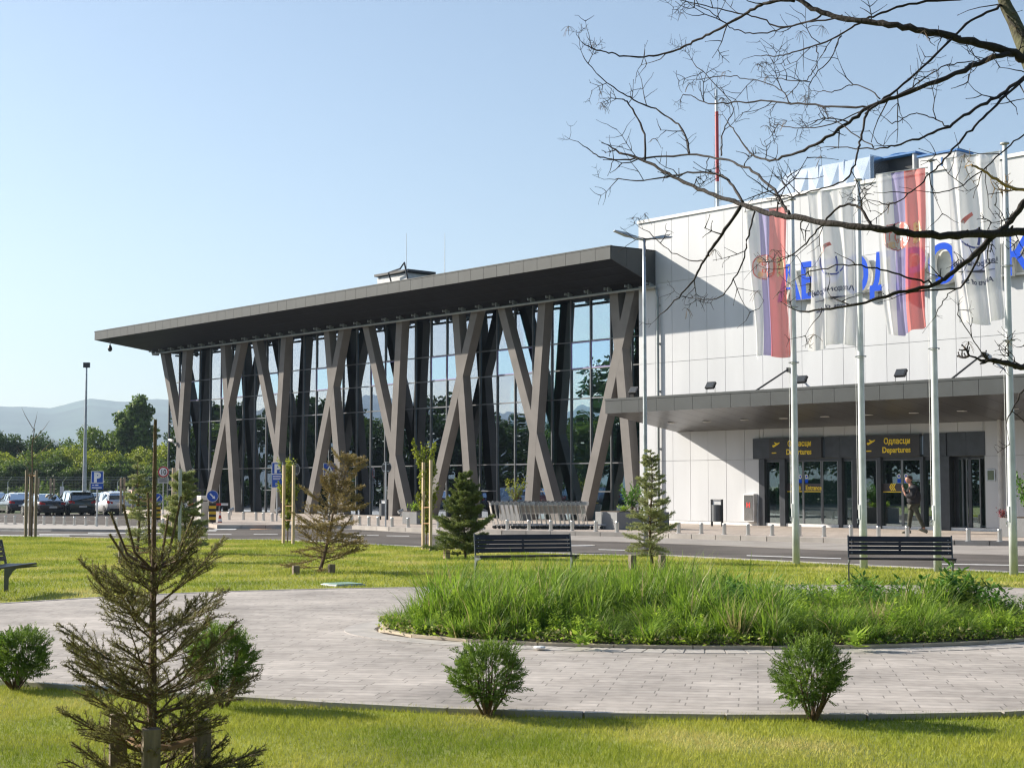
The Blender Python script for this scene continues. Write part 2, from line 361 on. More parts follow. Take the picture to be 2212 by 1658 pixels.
sheet('pavement', [(p.x, p.y) for p in CT] + [(LW(60, -.95, 0).x, LW(60, -.95, 0).y), (LW(-46, -.95, 0).x, LW(-46, -.95, 0).y), (LW(-46, 1, 0).x, LW(-46, 1, 0).y)], SW, brick_mat('pavement_slabs', (.40, .34, .29), (.47, .405, .35), (.17, .145, .125), .4, .4, .008, .8, R(41), .14, .4), zt=.2)
mb = MB(); cs = resample(CT, .95)
for i in range(len(cs) - 1):
    a, b = cs[i], cs[i + 1]; t = (b - a).normalized(); nrm = Vector((t.y, -t.x, 0)); a2 = a + t * .012; b2 = b - t * .012
    mb.slab([a2 + nrm * .17, b2 + nrm * .17, b2 - nrm * .0, a2], -.1, SW + .006)
tag(mb.build('kerb', M['conc_l']), kind='structure')
ga = [(480, 1140.5), (637, 1140.8), (700, 1141.5), (780, 1143.5), (868, 1148.5), (957, 1154), (1100, 1160), (1248, 1166), (1500, 1175), (1846, 1189), (2212, 1199), (2700, 1210)]
GA = poly_px(ga, -.02)
cu = [(p.x, p.y) for p in resample(CT, 1.)]
sheet('gutter', [(p.x, p.y) for p in GA] + cu[::-1], -.02, M['gutter'], zt=.03)
isl_t = [(-200, 1126), (0, 1128), (100, 1131), (200, 1133), (330, 1136.5), (372, 1139)]; isl_b = [(372, 1142.5), (330, 1144), (200, 1142.5), (0, 1140), (-200, 1138)]
sheet('pavement', [(p.x, p.y) for p in poly_px(isl_t, .06)] + [(p.x, p.y) for p in poly_px(isl_b, .06)], .06, M['conc_l'], zt=.14)
isl = poly_px([(415, 1127), (470, 1127.5), (478, 1130), (466, 1133.5), (415, 1133)], .05)
sheet('pavement', [(p.x, p.y) for p in isl], .08, M['conc_l'], zt=.2)
def paintq(px4, m='paint', z=-.026, name='road_marking'):
    mb = MB(); n = 0
    for q in px4: mb.slab([(p.x, p.y) for p in [G(x, y, z) for x, y in q]], z - .003, z)
    return tag(mb.build(name, M[m]), kind='structure')
paintq([[(-60, 1154.5), (150, 1155.8), (150, 1157), (-60, 1156)], [(85, 1152.6), (250, 1153.6), (250, 1155), (85, 1154)], [(190, 1149.6), (400, 1150.6), (400, 1151.9), (190, 1150.9)], [(-60, 1143.5), (110, 1145), (110, 1146.6), (-60, 1145)],
        [(424, 1144), (470, 1144.3), (466, 1146.4), (418, 1146.2)], [(466, 1141.6), (512, 1141.6), (508, 1143.4), (460, 1143.4)], [(488, 1130.4), (545, 1131), (541, 1132.4), (484, 1131.8)], [(548, 1135.5), (600, 1135.8), (598, 1137.4), (545, 1137.2)], [(600, 1131.6), (650, 1132), (646, 1133.2), (596, 1132.8)],
        [(440, 1152.6), (500, 1153), (500, 1153.9), (440, 1153.5)], [(771, 1154.6), (818, 1155.3), (818, 1156.1), (771, 1155.4)], [(835, 1155.9), (884, 1156.6), (884, 1157.4), (835, 1156.7)],
        [(1010, 1164.4), (1050, 1165.4), (1050, 1166.3), (1010, 1165.3)], [(1293, 1185.4), (1362, 1187), (1362, 1188), (1293, 1186.4)], [(1613, 1198.3), (1817, 1204.8), (1817, 1206.2), (1613, 1199.5)], [(2020, 1216.2), (2230, 1219.6), (2230, 1221.2), (2020, 1217.8)],
        [(548, 1152.6), (600, 1153), (600, 1153.8), (548, 1153.4)], [(700, 1160), (760, 1161.5), (760, 1162.4), (700, 1160.9)]])
paintq([[(540, 1141.6), (660, 1137.8), (660, 1138.8), (540, 1143.2)]], 'paint_o')
# bay lines of the car park and manhole covers
mb = MB()
for i in range(14):
    c = Vector((-22 - i * 2.7, 88 + i * .6, 0)); t = Vector((-.45, .9, 0)).normalized(); s = Vector((t.y, -t.x, 0)) * .06
    q = [c - t * 2.4 - s, c - t * 2.4 + s, c + t * 2.4 + s, c + t * 2.4 - s]; mb.add([(p.x, p.y, gz(p.x, p.y) + .006) for p in q], [(0, 1, 2, 3)])
tag(mb.build('road_marking', M['paint']), kind='structure')
def cover(name, px, py, r, z, m, label, cat='manhole cover'):
    t = thing(name, label, cat, G(px, py, z)); mb = MB(); mb.lathe([(r, -.02), (r, .0), (r * .88, .004), (r * .86, .0), (.02, .001)], 20); mb.build('lid', M[m], t)
    mb = MB(); mb.tube([(r * 1.02 * math.cos(a), r * 1.02 * math.sin(a), -.003) for a in np.linspace(0, 2 * math.pi, 21)], .012, 4); mb.build('rim', M['conc_l'], t)
cover('manhole_cover', 1253, 1177.7, .42, -.025, 'joint', 'round manhole cover in the road between the two benches')
cover('manhole_cover', 1990, 1191, .38, -.025, 'gutter', 'pale round manhole cover in the road under the right bench')
t = thing('inspection_hatch', 'square pale green inspection hatch set in the lawn beside the paving', 'hatch', G(741, 1265, .0), R(35))
mb = MB(); mb.box(-.28, .28, -.28, .28, 0, .035); mb.build('hatch_frame', M['galv'], t, bevel=.006)
mb = MB(); mb.box(-.25, .25, -.25, .25, .036, .05); mb.build('lid', mat('hatch_green', (.22, .34, .27), .6), t, bevel=.006)

# paving of the garden
pf = [(-700, 1350), (-300, 1322), (0, 1303.7), (208, 1290), (446, 1278.5), (655, 1272.5), (890, 1268.6), (1180, 1264.5), (1463, 1262.2), (1802, 1263.5), (2072, 1265), (2208, 1270), (2500, 1288), (2800, 1320)]
pn = [(2800, 1490), (2500, 1518), (2208, 1536), (2000, 1541), (1802, 1543), (1600, 1543), (1389, 1541), (1180, 1537), (989, 1530.5), (820, 1522.5), (658, 1513.5), (521, 1504), (300, 1490), (101, 1476), (-60, 1464), (-400, 1440), (-700, 1425)]
PZ = .035
def smoothline(P, it=2):
    P = [Vector(p) for p in P]
    for _ in range(it):
        Q = [P[0]]
        for a, b in zip(P[:-1], P[1:]): Q += [a.lerp(b, .25), a.lerp(b, .75)]
        P = Q + [P[-1]]
    return P
PF = smoothline(poly_px(pf, PZ)); PN = smoothline(poly_px(pn, PZ))
sheet('paving', [(p.x, p.y) for p in PF + PN], PZ, M['paving'], zt=.1)
def kerbstones(P, w, z0, z1, side, m, seg=1.0):
    cs = resample(P, seg); mb = MB()
    for i in range(len(cs) - 1):
        a, b = cs[i], cs[i + 1]; t = (b - a).normalized(); nr = Vector((-t.y, t.x, 0)) * side * w; g = t * .006
        q = [a + g, b - g, b - g + nr, a + g + nr]
        mb.slab(q if side > 0 else q[::-1], z0, z1)
    return tag(mb.build('kerb', m), kind='structure')
kerbstones(PN, .07, -.05, PZ + .012, 1, M['conc_l']); kerbstones(PF, .07, -.05, PZ + .008, 1, M['conc_l'])
def fitc(pts):
    A = np.array([[2 * p.x, 2 * p.y, 1] for p in pts]); b = np.array([p.x ** 2 + p.y ** 2 for p in pts]); s = np.linalg.lstsq(A, b, rcond=None)[0]
    return s[0], s[1], math.sqrt(s[2] + s[0] ** 2 + s[1] ** 2)
BX, BY, BR, BB = 2.44, 17.98, 4.02, 2.27
print('BED', BX, BY, BR)
circ = [Vector((BX + BR * math.cos(a), BY + BB * math.sin(a), 0)) for a in np.linspace(0, 2 * math.pi, 97)]
kerbstones(circ, .09, 0, PZ + .035, 1, mat('kerb_beige', (.52, .44, .33), .85, 0, .1, 4), .8)
# radial ring of pavers round the bed
mb = MB(); N = 130
for i in range(N):
    a0, a1 = 2 * math.pi * (i + .04) / N, 2 * math.pi * (i + .96) / N
    mb.slab([(BX + r * math.cos(a), BY + (r - BR + BB) * math.sin(a)) for r, a in ((BR + .012, a0), (BR + .36, a0), (BR + .36, a1), (BR + .012, a1))], PZ - .01, PZ + .006)
tag(mb.build('paving', mat('ring_pavers', (.43, .40, .37), .8, 0, .14, 4, .2, 60)), kind='structure')
mb = MB(); vs = [(BX, BY, .12)]; ns = 48; rr = [(.35, .13), (.7, .11), (.94, .075), (1.0, .04)]
for q, z in rr: vs += [(BX + BR * q * math.cos(2 * math.pi * j / ns), BY + BB * q * math.sin(2 * math.pi * j / ns), z) for j in range(ns)]
fs = [(0, 1 + j, 1 + (j + 1) % ns) for j in range(ns)]
for k in range(3): fs += [(1 + k * ns + j, 1 + (k + 1) * ns + j, 1 + (k + 1) * ns + (j + 1) % ns, 1 + k * ns + (j + 1) % ns) for j in range(ns)]
mb.add(vs, fs); tag(mb.build('soil', M['soil'], smooth=True), kind='structure')

# ------------------------------------------------------------------ hills and haze
def hills(name, dist, prof, depth, seed):      # prof: list of (bearing deg, height)
    rng = np.random.default_rng(seed); nb, nr = 260, 14; az = np.linspace(prof[0][0], prof[-1][0], nb)
    h = np.interp(az, [p[0] for p in prof], [p[1] for p in prof]); vs = []; fs = []
    wob = sum(np.sin(az * f + rng.uniform(0, 6)) / f ** .8 for f in (.9, 1.7, 3.1, 6.3, 11.)) * .012
    for k in range(nr):
        u = k / (nr - 1); d = dist + depth * u; s = math.sin(math.pi * u / 2 * 1.0) if u < 1 else 1
        for j in range(nb):
            rug = 1 + (wob[j] + .05 * math.sin(j * .31 + k * 1.3) * math.sin(k * .9 + j * .05)) * (1 if k < nr - 2 else .5)
            vs.append((d * math.sin(R(az[j])), d * math.cos(R(az[j])), -2 + h[j] * s * rug * (d / (dist + depth))))
    for k in range(nr - 1):
        for j in range(nb - 1): fs.append((k * nb + j, k * nb + j + 1, (k + 1) * nb + j + 1, (k + 1) * nb + j))
    mb = MB(); mb.add(vs, fs); return tag(mb.build(name, M['hill'], smooth=True), kind='structure')
def bh(px, py, dist): d = ray(px, py); return math.degrees(math.atan2(d.x, d.y)), EYE + dist * d.z / math.hypot(d.x, d.y)
ridge = [(-600, 800), (-200, 860), (0, 880), (60, 878), (100, 881), (140, 871), (185, 857.5), (212, 858), (250, 862), (283, 864), (310, 861), (345, 860), (420, 870), (700, 900), (1100, 930), (1500, 930), (2300, 900)]
pr = [bh(x, y, 5200) for x, y in ridge]; pr = [(-100, 200), (-92, 260), (-88, 330), (-82, 240), (-76, 300), (-70, 230), (-62, 280), (-50, 240), (-42, 300)] + pr[1:]
hills('hills', 3600, pr, 1600, 3)
pr2 = [(-95, 90), (-70, 130), (-50, 110)] + [bh(x, y, 2600) for x, y in [(-300, 985), (0, 965), (90, 940), (160, 962), (300, 975), (420, 950), (900, 980), (2300, 980)]]
hills('hills', 2000, pr2, 600, 5)
hz = bpy.data.materials.new('haze'); hz.use_nodes = True; n_ = hz.node_tree; n_.nodes.remove(n_.nodes['Principled BSDF'])
pv = n_.nodes.new('ShaderNodeVolumePrincipled'); pv.inputs['Density'].default_value = HAZE; pv.inputs['Color'].default_value = (.62, .80, 1, 1); pv.inputs['Anisotropy'].default_value = .2
n_.links.new(pv.outputs[0], n_.nodes['Material Output'].inputs['Volume'])
mb = MB(); mb.box(-5600, 5600, -600, 5600, -4, 640); hb = mb.build('haze', hz); tag(hb, kind='stuff')

# ------------------------------------------------------------------ terminal building
TB = thing('terminal_building', 'white panelled airport terminal with glazed hall behind crossed grey columns and dark overhanging roof', 'building', O, FA)
WT = FC(1835, 403)[1]                        # parapet height of the white block
j1, j2, j3 = FC(1632, 992)[1], FC(1835, 750)[1], FC(1835, 556)[1]
print('WALL', WT, j1, j2, j3)
XL = -1.0; XR = 34.
def xat(px, o=0., py=1000): return FC(px, py, o)[0]
door_x0, door_x1 = xat(1641), xat(2127)
sx0, sx1 = xat(1630), xat(2129); sz0, sz1 = FC(1631, 991)[1], FC(1631, 947.5)[1]
mb = MB()                                    # backing
mb.box(XL, door_x0 - .02, .02, .5, SW - .1, WT - .05); mb.box(door_x1 + .02, XR, .02, .5, SW - .1, WT - .05)
mb.box(door_x0 - .03, door_x1 + .03, .02, .5, sz1 - .05, WT - .05)
mb.box(XL, XR, .5, 25, WT - .4, WT - .35)
mb.build('wall', M['joint'], TB)
mb = MB(); pw = 0.965
rows = [(SW + .12, j1), (j1, 4.75), (4.75, j2), (j2, j3), (j3, WT)]
i = 0; x = XL
prng = random.Random(2)
while x < XR:
    x1 = x + pw
    for z0, z1 in rows:
        parts = [(x, x1, z0, z1)]
        zt = sz1 + .03
        out = []
        for (a, b, c, d) in parts:           # cut out the entrance
            if b <= door_x0 or a >= door_x1 or c >= zt: out.append((a, b, c, d)); continue
            if a < door_x0: out.append((a, door_x0, c, d))
            if b > door_x1: out.append((door_x1, b, c, d))
            if d > zt: out.append((max(a, door_x0), min(b, door_x1), zt, d))
        for a, b, c, d in out:
            if b - a > .05: mb.box(a + .009, b - .009, prng.uniform(-.002, .002), .03, c + .009, d - .009)
    x = x1
mb.build('wall_panels', M['white'], TB)
mb = MB(); mb.box(XL - .03, XR, -.06, .55, WT, WT + .13); mb.box(XL, XR, -.012, .02, SW, SW + .11); mb.build('parapet_cap', mat('cap_white', (.74, .74, .73), .4), TB)
mb = MB(); zc = FC(1421, 640)[1]; dx = FC(1425, 800)[0]
mb.tube([(dx, -.10, SW), (dx, -.10, 9.6), (dx - .1, -.08, 9.9), (dx - .3, -.04, 10.1)], .055, 8)
for z in (1.5, 3.2, 5.6, 7.6, 9.2): mb.box(dx - .08, dx + .08, -.12, .0, z, z + .04)
mb.build('downpipe', M['pipe'], TB)
mb = MB(); dx2 = xat(2078)+ .35; mb.tube([(xat(2164), -.12, SW), (xat(2164), -.12, 4.0)], .07, 10); mb.build('downpipe', mat('column_white', (.6, .6, .6), .5), TB)

# hall roof
ro = 2.65
rz1 = FC(1318, 530, ro)[1]; rz0 = rz1 - .56; rx1 = .0; rx0 = FC(205, 713, ro)[0]; wz1 = FC(1418, 540)[1]; wz0 = FC(1418, 612)[1]
hx0 = FC(338, 766, 0)[0]; hz0 = FC(338, 764, 0)[1]; zp = (wz0 + hz0) / 2 - .02
print('ROOF', rz1, rx0, wz1, wz0, hx0, hz0)
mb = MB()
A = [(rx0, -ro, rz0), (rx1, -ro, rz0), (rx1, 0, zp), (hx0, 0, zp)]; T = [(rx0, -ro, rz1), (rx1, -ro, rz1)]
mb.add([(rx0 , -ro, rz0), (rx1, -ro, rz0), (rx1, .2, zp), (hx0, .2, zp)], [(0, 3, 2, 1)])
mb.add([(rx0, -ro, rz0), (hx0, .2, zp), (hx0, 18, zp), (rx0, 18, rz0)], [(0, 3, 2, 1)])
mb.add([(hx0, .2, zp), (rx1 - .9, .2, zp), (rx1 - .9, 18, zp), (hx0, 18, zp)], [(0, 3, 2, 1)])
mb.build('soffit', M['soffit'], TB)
mb = MB()
mb.box(rx0 + .05, rx1 - .02, -ro + .03, .1, rz0 + .01, rz1 - .02); mb.box(rx0 + .05, rx1 - 1.1, .1, 18, rz0 + .01, rz1 - .02)
mb.add([(rx0, -ro, rz1), (rx1, -ro, rz1), (rx1, -.0, wz1), (rx1 - 1.05, .3, wz1), (rx1 - 1.05, 18, wz1), (rx0, 18, wz1)], [(0, 1, 2, 3, 4, 5)])
mb.build('roof', M['seam'], TB)
mb = MB(); x = rx0; pwf = .905
while x < rx1 - .05:
    x1 = min(x + pwf, rx1); mb.box(x + .008, x1 - .008, -ro - .02, -ro + .03, rz0, rz1 - .05); x = x1
mb.box(rx0 - .02, rx1 + .02, -ro - .035, -ro + .08, rz1 - .045, rz1 + .01)
y = -ro
while y < -.05:                                # end face towards us
    y1 = min(y + .92, -.03); za, zb = [rz0 + (zp - rz0) * (v + ro) / ro for v in (y, y1)]; ta, tb = [rz1 + (wz1 - rz1) * (v + ro) / ro - .05 for v in (y, y1)]
    mb.add([(rx1 + .02, y + .01, za), (rx1 + .02, y1 - .01, zb), (rx1 + .02, y1 - .01, tb), (rx1 + .02, y + .01, ta), (rx1 - .02, y + .01, za), (rx1 - .02, y1 - .01, zb), (rx1 - .02, y1 - .01, tb), (rx1 - .02, y + .01, ta)],
           [(0, 1, 2, 3), (7, 6, 5, 4), (0, 4, 5, 1), (1, 5, 6, 2), (2, 6, 7, 3), (3, 7, 4, 0)]); y = y1
mb.build('roof_fascia', M['charcoal'], TB)
mb = MB()                                      # soffit joints
for k in range(1, 4):
    f = k / 4; yy = -ro + ro * f; zz = rz0 + (zp - rz0) * f; mb.box(rx0 + (hx0 - rx0) * f, rx1, yy - .008, yy + .008, zz - .010, zz - .002)
x = rx0
while x < rx1:
    if x > hx0: mb.add([(x - .006, -ro, rz0 - .004), (x + .006, -ro, rz0 - .004), (x + .006, .1, zp - .004), (x - .006, .1, zp - .004)], [(0, 3, 2, 1)])
    x += .905
mb.build('soffit_joints', M['seam'], TB)
# pipe with brackets under the roof edge
mb = MB(); mb.tube([(hx0 - .25, .3, zp - .08), (hx0 - .3, -.12, zp - .08), (hx0, -.28, zp - .08), (rx1 + .3, -.28, zp - .08)], .06, 8)
k = hx0
while k < 0: mb.box(k - .03, k + .03, -.36, -.12, zp - .02, zp + .16); mb.box(k - .09, k - .05, -.5, -.36, zp + .03, zp + .13); k += 1.25
mb.build('gutter_pipe', M['pipe'], TB)

# crossed columns
bars = [(351, 766, 396, 1013, 399, 760, 387, 945), (481, 754, 503, 1103, 515, 748, 452, 1057), (550, 742, 594, 967, 612, 735, 588, 1109), (705, 720, 737, 1110, 737, 716, 662, 1110),
        (791, 714, 873, 1102, 862, 704, 841, 1112), (984, 687, 1014, 1110, 1023, 681, 924, 1110), (1084, 674, 1190, 1084, 1170, 662, 1139, 1115), (1326, 645, 1364, 1105, 1360, 638, 1258, 1105)]
CO = 0.02
for fi, b in enumerate(bars):
    cb = MB(); first = None
    for k in range(2):
        x0, z0 = FC(b[k * 4], b[k * 4 + 1], CO); x1, z1 = FC(b[k * 4 + 2], b[k * 4 + 3], CO)
        top, bot = zp + .02, SW
        xt = x0 + (x1 - x0) * (top - z0) / (z1 - z0); xb = x0 + (x1 - x0) * (bot - z0) / (z1 - z0); w = .25
        e = .003 * k; m2 = MB(); m2.prism([(xt - w, top), (xb - w, bot), (xb + w, bot), (xt + w, top)], -CO - e, .45 + e)
        if k == 0: first = m2.build('cross_column', M['conc'], TB)
        else: m2.build('brace', M['conc'], first)

# glazed curtain wall
GO = -.9; gx0 = xat(366, GO, 900); gx1 = XL + .02; gzs = [SW + .02] + [FC(1280, y, GO)[1] for y in (1061, 1000, 859, 795, 735)] + [zp]
print('GLASS', gx0, gzs)
nb = round((gx1 - gx0) / 1.275); bw = (gx1 - gx0) / nb
for i in range(nb):
    a, b = gx0 + i * bw, gx0 + (i + 1) * bw; fr = MB()
    fr.box(a - .028, a + .028, -GO - .075, -GO + .07, gzs[0], gzs[-1])
    special = (i % 4) in (1, 2)
    for k in range(1, 6):
        if k == 1 and (i % 3): continue
        fr.box(a + .028, b - .028, -GO - .05, -GO + .05, gzs[k] - .028, gzs[k] + .028)
    zz = [(gzs[0], gzs[-1])]
    g = MB(); g.box(a + .02, b - .02, -GO - .006, -GO + .006, gzs[0], gzs[4] if special else gzs[-1])
    if special: g.box(a + .02, b - .02, -GO - .006, -GO + .006, gzs[5], gzs[-1]); g.box(a + .07, b - .07, -GO - .03, -GO - .015, gzs[4] + .06, gzs[5] - .06, 1)
    pn_ = g.build('window', [M['glass'], M['glassblue']], TB)
    if special:
        for q in ((a + .035, b - .035, gzs[4] + .03, gzs[4] + .065), (a + .035, b - .035, gzs[5] - .065, gzs[5] - .03), (a + .035, a + .07, gzs[4] + .03, gzs[5] - .03), (b - .07, b - .035, gzs[4] + .03, gzs[5] - .03)): fr.box(q[0], q[1], -GO - .045, -GO - .01, q[2], q[3], 1)
    fr.build('window_frame', [M['frame'], M['gfringe']], pn_)
mb = MB(); mb.box(gx1 - .02, gx1 + .06, -GO - .08, -GO + .1, SW, zp); mb.box(gx0 - .06, gx0, .9, 12, SW, .25); mb.build('corner_post', M['frame'], TB)
# left return of the glass
mb = MB(); mb.box(gx0 - .035, gx0 - .03, .95, 13, SW, zp)
rg = mb.build('window', M['glass'], TB); mb = MB()
for y in np.arange(1., 13, 1.5): mb.box(gx0 - .07, gx0 - .0, y - .03, y + .03, SW, zp)
for z in gzs[1:]: mb.box(gx0 - .06, gx0 - .01, 1, 13, z - .025, z + .025)
mb.build('window_frame', M['frame'], rg)
# interior of the hall
mb = MB(); mb.box(gx0 + .2, 32, 1.1, 17, SW - .12, SW - .01); mb.build('hall_floor', M['floor'], TB)
mb = MB(); mb.box(gx0 + .2, 0, 16.6, 16.9, SW, zp - .1); mb.box(-.9, -.6, 1., 16.6, SW, zp - .1); mb.box(gx0 + 1, -.95, 15, 16.6, 4.4, 4.7); mb.build('hall_wall', M['inner'], TB)
mb = MB(); mb.box(gx0 + .1, -1, 1.2, 16, zp - .12, zp - .06); mb.build('hall_ceiling', M['ceil'], TB)
for i, x in enumerate(np.arange(gx0 + 2, -2, 2.75)):
    mb = MB(); h = [7.4, 5.9, 6.6, 7.9][i % 4]; b0 = [.2, 2.6, 3.9, 2.9][(i * 7) % 4]
    yy_ = 1.7 + (i % 3) * .8; mb.box(x, x + [.5, .9, 1.1, .6][(i * 5) % 4], yy_, yy_ + .1, b0, h); mb.build('hall_screen', M['gpanel'], TB)
for x in np.arange(gx0 + 5, -3, 5.6):
    mb = MB(); mb.box(x - .2, x + .2, 8, 8.4, SW, zp - .12); mb.build('hall_column', M['inner'], TB)
mb = MB()
for i, x in enumerate(np.arange(gx0 + 3, -2, 3.1)):
    mb.box(x, x + 1.5, 6, 6.6, SW, 1.15); mb.box(x + .2, x + 1.2, 5.96, 6.0, .35, .95, 1)
mb.build('hall_desk', [M['inner'], M['grey']], TB)
# building corners behind the white block
mb = MB(); mb.box(XL - .02, XL + .3, .5, 25, SW, WT - .05); mb.build('wall', M['white'], TB)

# canopy
co = 4.1; cz1 = FC(1308, 861.3, co)[1]; cz0 = FC(1310, 893, co)[1]; cx0 = FC(1308, 861.3, co)[0]; cw = FC(1468, 932.7)[1]; cx1 = 30.
print('CANOPY', cx0, cz1, cz0, cw)
mb = MB(); x = cx0
while x < cx1: x1 = x + .93; mb.box(x + .007, x1 - .007, -co - .02, -co + .03, cz0, cz1 - .09); x = x1
mb.box(cx0 - .02, cx1, -co - .035, -co + .1, cz1 - .085, cz1)
mb.box(cx0 - .02, cx0 + .02, -co + .03, -.02, cz0, cz1 - .01)
cn = mb.build('canopy', M['charcoal'], TB)
mb = MB(); mb.add([(cx0, -co, cz0), (cx1, -co, cz0), (cx1, -.0, cw), (cx0, -.0, cw)], [(0, 3, 2, 1)])
mb.add([(cx0, -co, cz0 + .001), (cx0, 0, cw), (cx0, 0, cz1 - .1), (cx0, -co, cz1 - .1)], [(0, 1, 2, 3)])
mb.add([(cx0, -co, cz1 - .03), (cx1, -co, cz1 - .03), (cx1, -.02, cz1 - .06), (cx0, -.02, cz1 - .06)], [(0, 1, 2, 3)])
mb.build('canopy_soffit', M['csoffit'], cn)
mb = MB(); x = cx0 + .93
while x < cx1: mb.add([(x - .008, -co, cz0 - .003), (x + .008, -co, cz0 - .003), (x + .008, -.0, cw - .003), (x - .008, 0, cw - .003)], [(0, 3, 2, 1)]); x += .93 * 1.0
mb.build('soffit_joints', M['seam'], cn)
for (px, py) in [(1451, 916), (1527, 912), (1608, 908), (1693, 904), (1782, 901), (1876, 896), (1974, 892), (2078, 888), (2190, 883)]:
    o_ = 1.85; x, z = FC(px, py, o_); zz = cz0 + (cw - cz0) * (co - o_) / co
    mb = MB(); mb.lathe([(.17, -.012), (.17, .01), (.14, .015), (.02, .015)], 18, c=(x, -o_, zz - .005)); dl = mb.build('downlight', M['signw'], cn)
    mb = MB(); mb.lathe([(.11, -.018), (.11, .01)], 14, c=(x, -o_, zz - .005)); mb.build('lens', M['lens'], dl)
for px, py in [(1705, 797), (2126, 764)]:
    x, z = FC(px, py); mb = MB(); mb.tube([(x, -.05, z), (x, -2.25, cz1 + .02)], .035, 8); mb.box(x - .05, x + .05, -.12, -.005, z - .12, z + .06); mb.box(x - .12, x + .12, -2.35, -2.15, cz1 - .05, cz1 + .03); mb.build('tie_rod', M['black'], cn)
for i, (px, py, nm) in enumerate([(1369, 848, 'at the left corner of the entrance canopy'), (1535, 838, 'on the canopy above the downpipe side, second from the left'), (1732, 826, 'on the canopy beside the first flagpole'), (1946, 811, 'on the canopy between the second and third flagpoles')]):
    o_ = 3.7; x, z = FC(px, py, o_); t = thing('floodlight', 'small black floodlight ' + nm, 'floodlight', LW(x, o_, cz1), FA, 'floodlights on the entrance canopy')
    mb = MB(); T_ = Matrix.Translation((0, 0, .3)) @ Matrix.Rotation(R(-35), 4, 'X'); mb.box(-.2, .2, -.05, .05, -.14, .14, 0, T_)
    for k in range(5): mb.box(-.16 + k * .075, -.13 + k * .075, .05, .08, -.12, .12, 0, T_)
    mb.build('lamp_housing', M['black'], t); mb = MB(); mb.box(-.17, .17, -.058, -.051, -.11, .11, 0, T_); mb.build('lens', M['lensd'], t)
    mb = MB(); mb.tube([(-.22, 0, .3), (-.22, 0, 0), (.22, 0, 0), (.22, 0, .3)], .014, 5); mb.build('bracket', M['black'], t)

# entrance: boards, frames, doors
mb = MB(); o_ = .10
def bx(mb, pxa, pxb, za, zb, o0, o1, mi=0): mb.box(xat(pxa, o0), xat(pxb, o0), -o0, -o1, za, zb, mi)
zb, zt = sz0, sz1
mb = MB(); mb.box(sx0, xat(1666), -.10, .02, zb, zt); mb.box(xat(1666) + .004, xat(1781), -.10, .02, zb, zt)
mb.box(xat(1784), xat(1816), -.06, .02, zb, zt); mb.box(xat(1816) + .006, xat(1868), -.06, .02, zb, zt); mb.box(xat(1997), xat(2046), -.06, .02, zb, zt)
mb.box(xat(1868) + .01, xat(1992), -.10, .02, zb, zt); mb.box(xat(2046), xat(2088), -.02, .03, zb, zt + .03); mb.box(xat(2088) + .006, sx1, -.02, .03, zb, zt + .03)
mb.build('entrance_fascia', M['dframe'], TB)
z0 = SW; zh = zb - .01
ent = MB()
for a, b in ((1641, 1653), (1686, 1697), (1812, 1820), (1843, 1852), (1896, 1904), (1990, 1996), (2033, 2046), (2046, 2052)): ent.box(xat(a), xat(b), -.06, .16, z0, zh)
ent.box(xat(1653), xat(2046), .04, .16, zh - .1, zh); ent.box(xat(1653), xat(2046), .06, .14, z0, z0 + .1)
ent.box(xat(2046), door_x1, .3, .42, zh - .1, zh); ent.box(xat(2046), door_x1, .3, .42, z0, z0 + .08); ent.box(xat(2052), xat(2060), .3, .42, z0, zh); ent.box(xat(2080), xat(2087), .3, .42, z0, zh); ent.box(xat(2118), door_x1, .3, .42, z0, zh)
ef = ent.build('entrance_frame', M['dframe'], TB)
mb = MB(); mb.box(door_x0 - .01, door_x0 + .02, .16, 1.6, z0, zh); mb.box(door_x1 - .02, door_x1 + .02, .0, 1.6, z0, zh); mb.box(door_x0, door_x1, .03, 6, zh + .0, zh + .08); mb.box(door_x0, door_x1, 5.9, 6, z0, zh); mb.build('lobby', M['inner'], TB)
mb = MB(); mb.box(xat(1655), xat(1687), .55, .58, z0 + .1, zh - .1); mb.box(xat(1697), xat(1712), .55, .58, z0 + .1, zh - .1); mb.build('lobby_screen', mat('lobby_green', (.50, .68, .46), .5, 0, .05, 1), TB)
zband0, zband1 = FC(1760, 1061, -.1)[1], FC(1760, 1045, -.1)[1]
def door(pa, pb, o=-.10, band=True, nm='door'):
    a, b = xat(pa, o), xat(pb, o); mb = MB(); mb.box(a + .03, b - .03, -o - .006, -o + .006, z0 + .1, zh - .1); d = mb.build(nm, M['doorglass'], TB)
    mb = MB()
    for q in ((a, a + .045), (b - .045, b)): mb.box(q[0], q[1], -o - .025, -o + .025, z0 + .02, zh - .06)
    mb.box(a, b, -o - .024, -o + .024, z0 + .02, z0 + .11); mb.box(a, b, -o - .024, -o + .024, zh - .12, zh - .06)
    mb.build('door_frame', M['frame'], d)
    if band:
        mb = MB(); mb.box(a + .045, b - .045, -o - .014, -o - .008, zband0, zband1 + .02); mb.box(a + .045, b - .045, -o - .018, -o - .0145, zband0 - .02, zband0 + .012, 1)
        mb.build('door_band', [mat('band_dark', (.05, .042, .045), .6), M['yellow']], d)
    return d, a, b
door(1653, 1686, band=False, nm='side_window'); d1, a1, b1 = door(1698, 1735); d2, a2, b2 = door(1735, 1775); door(1776, 1811, band=False, nm='side_window'); door(1821, 1842, band=False, nm='side_window')
door(1868, 1895, band=False, nm='side_window'); d3, a3, b3 = door(1905, 1949); d4, a4, b4 = door(1949, 1990, band=False); door(1996, 2032, band=False, nm='side_window'); door(2060, 2080, -.34, False, 'side_window'); door(2087, 2118, -.34, False)
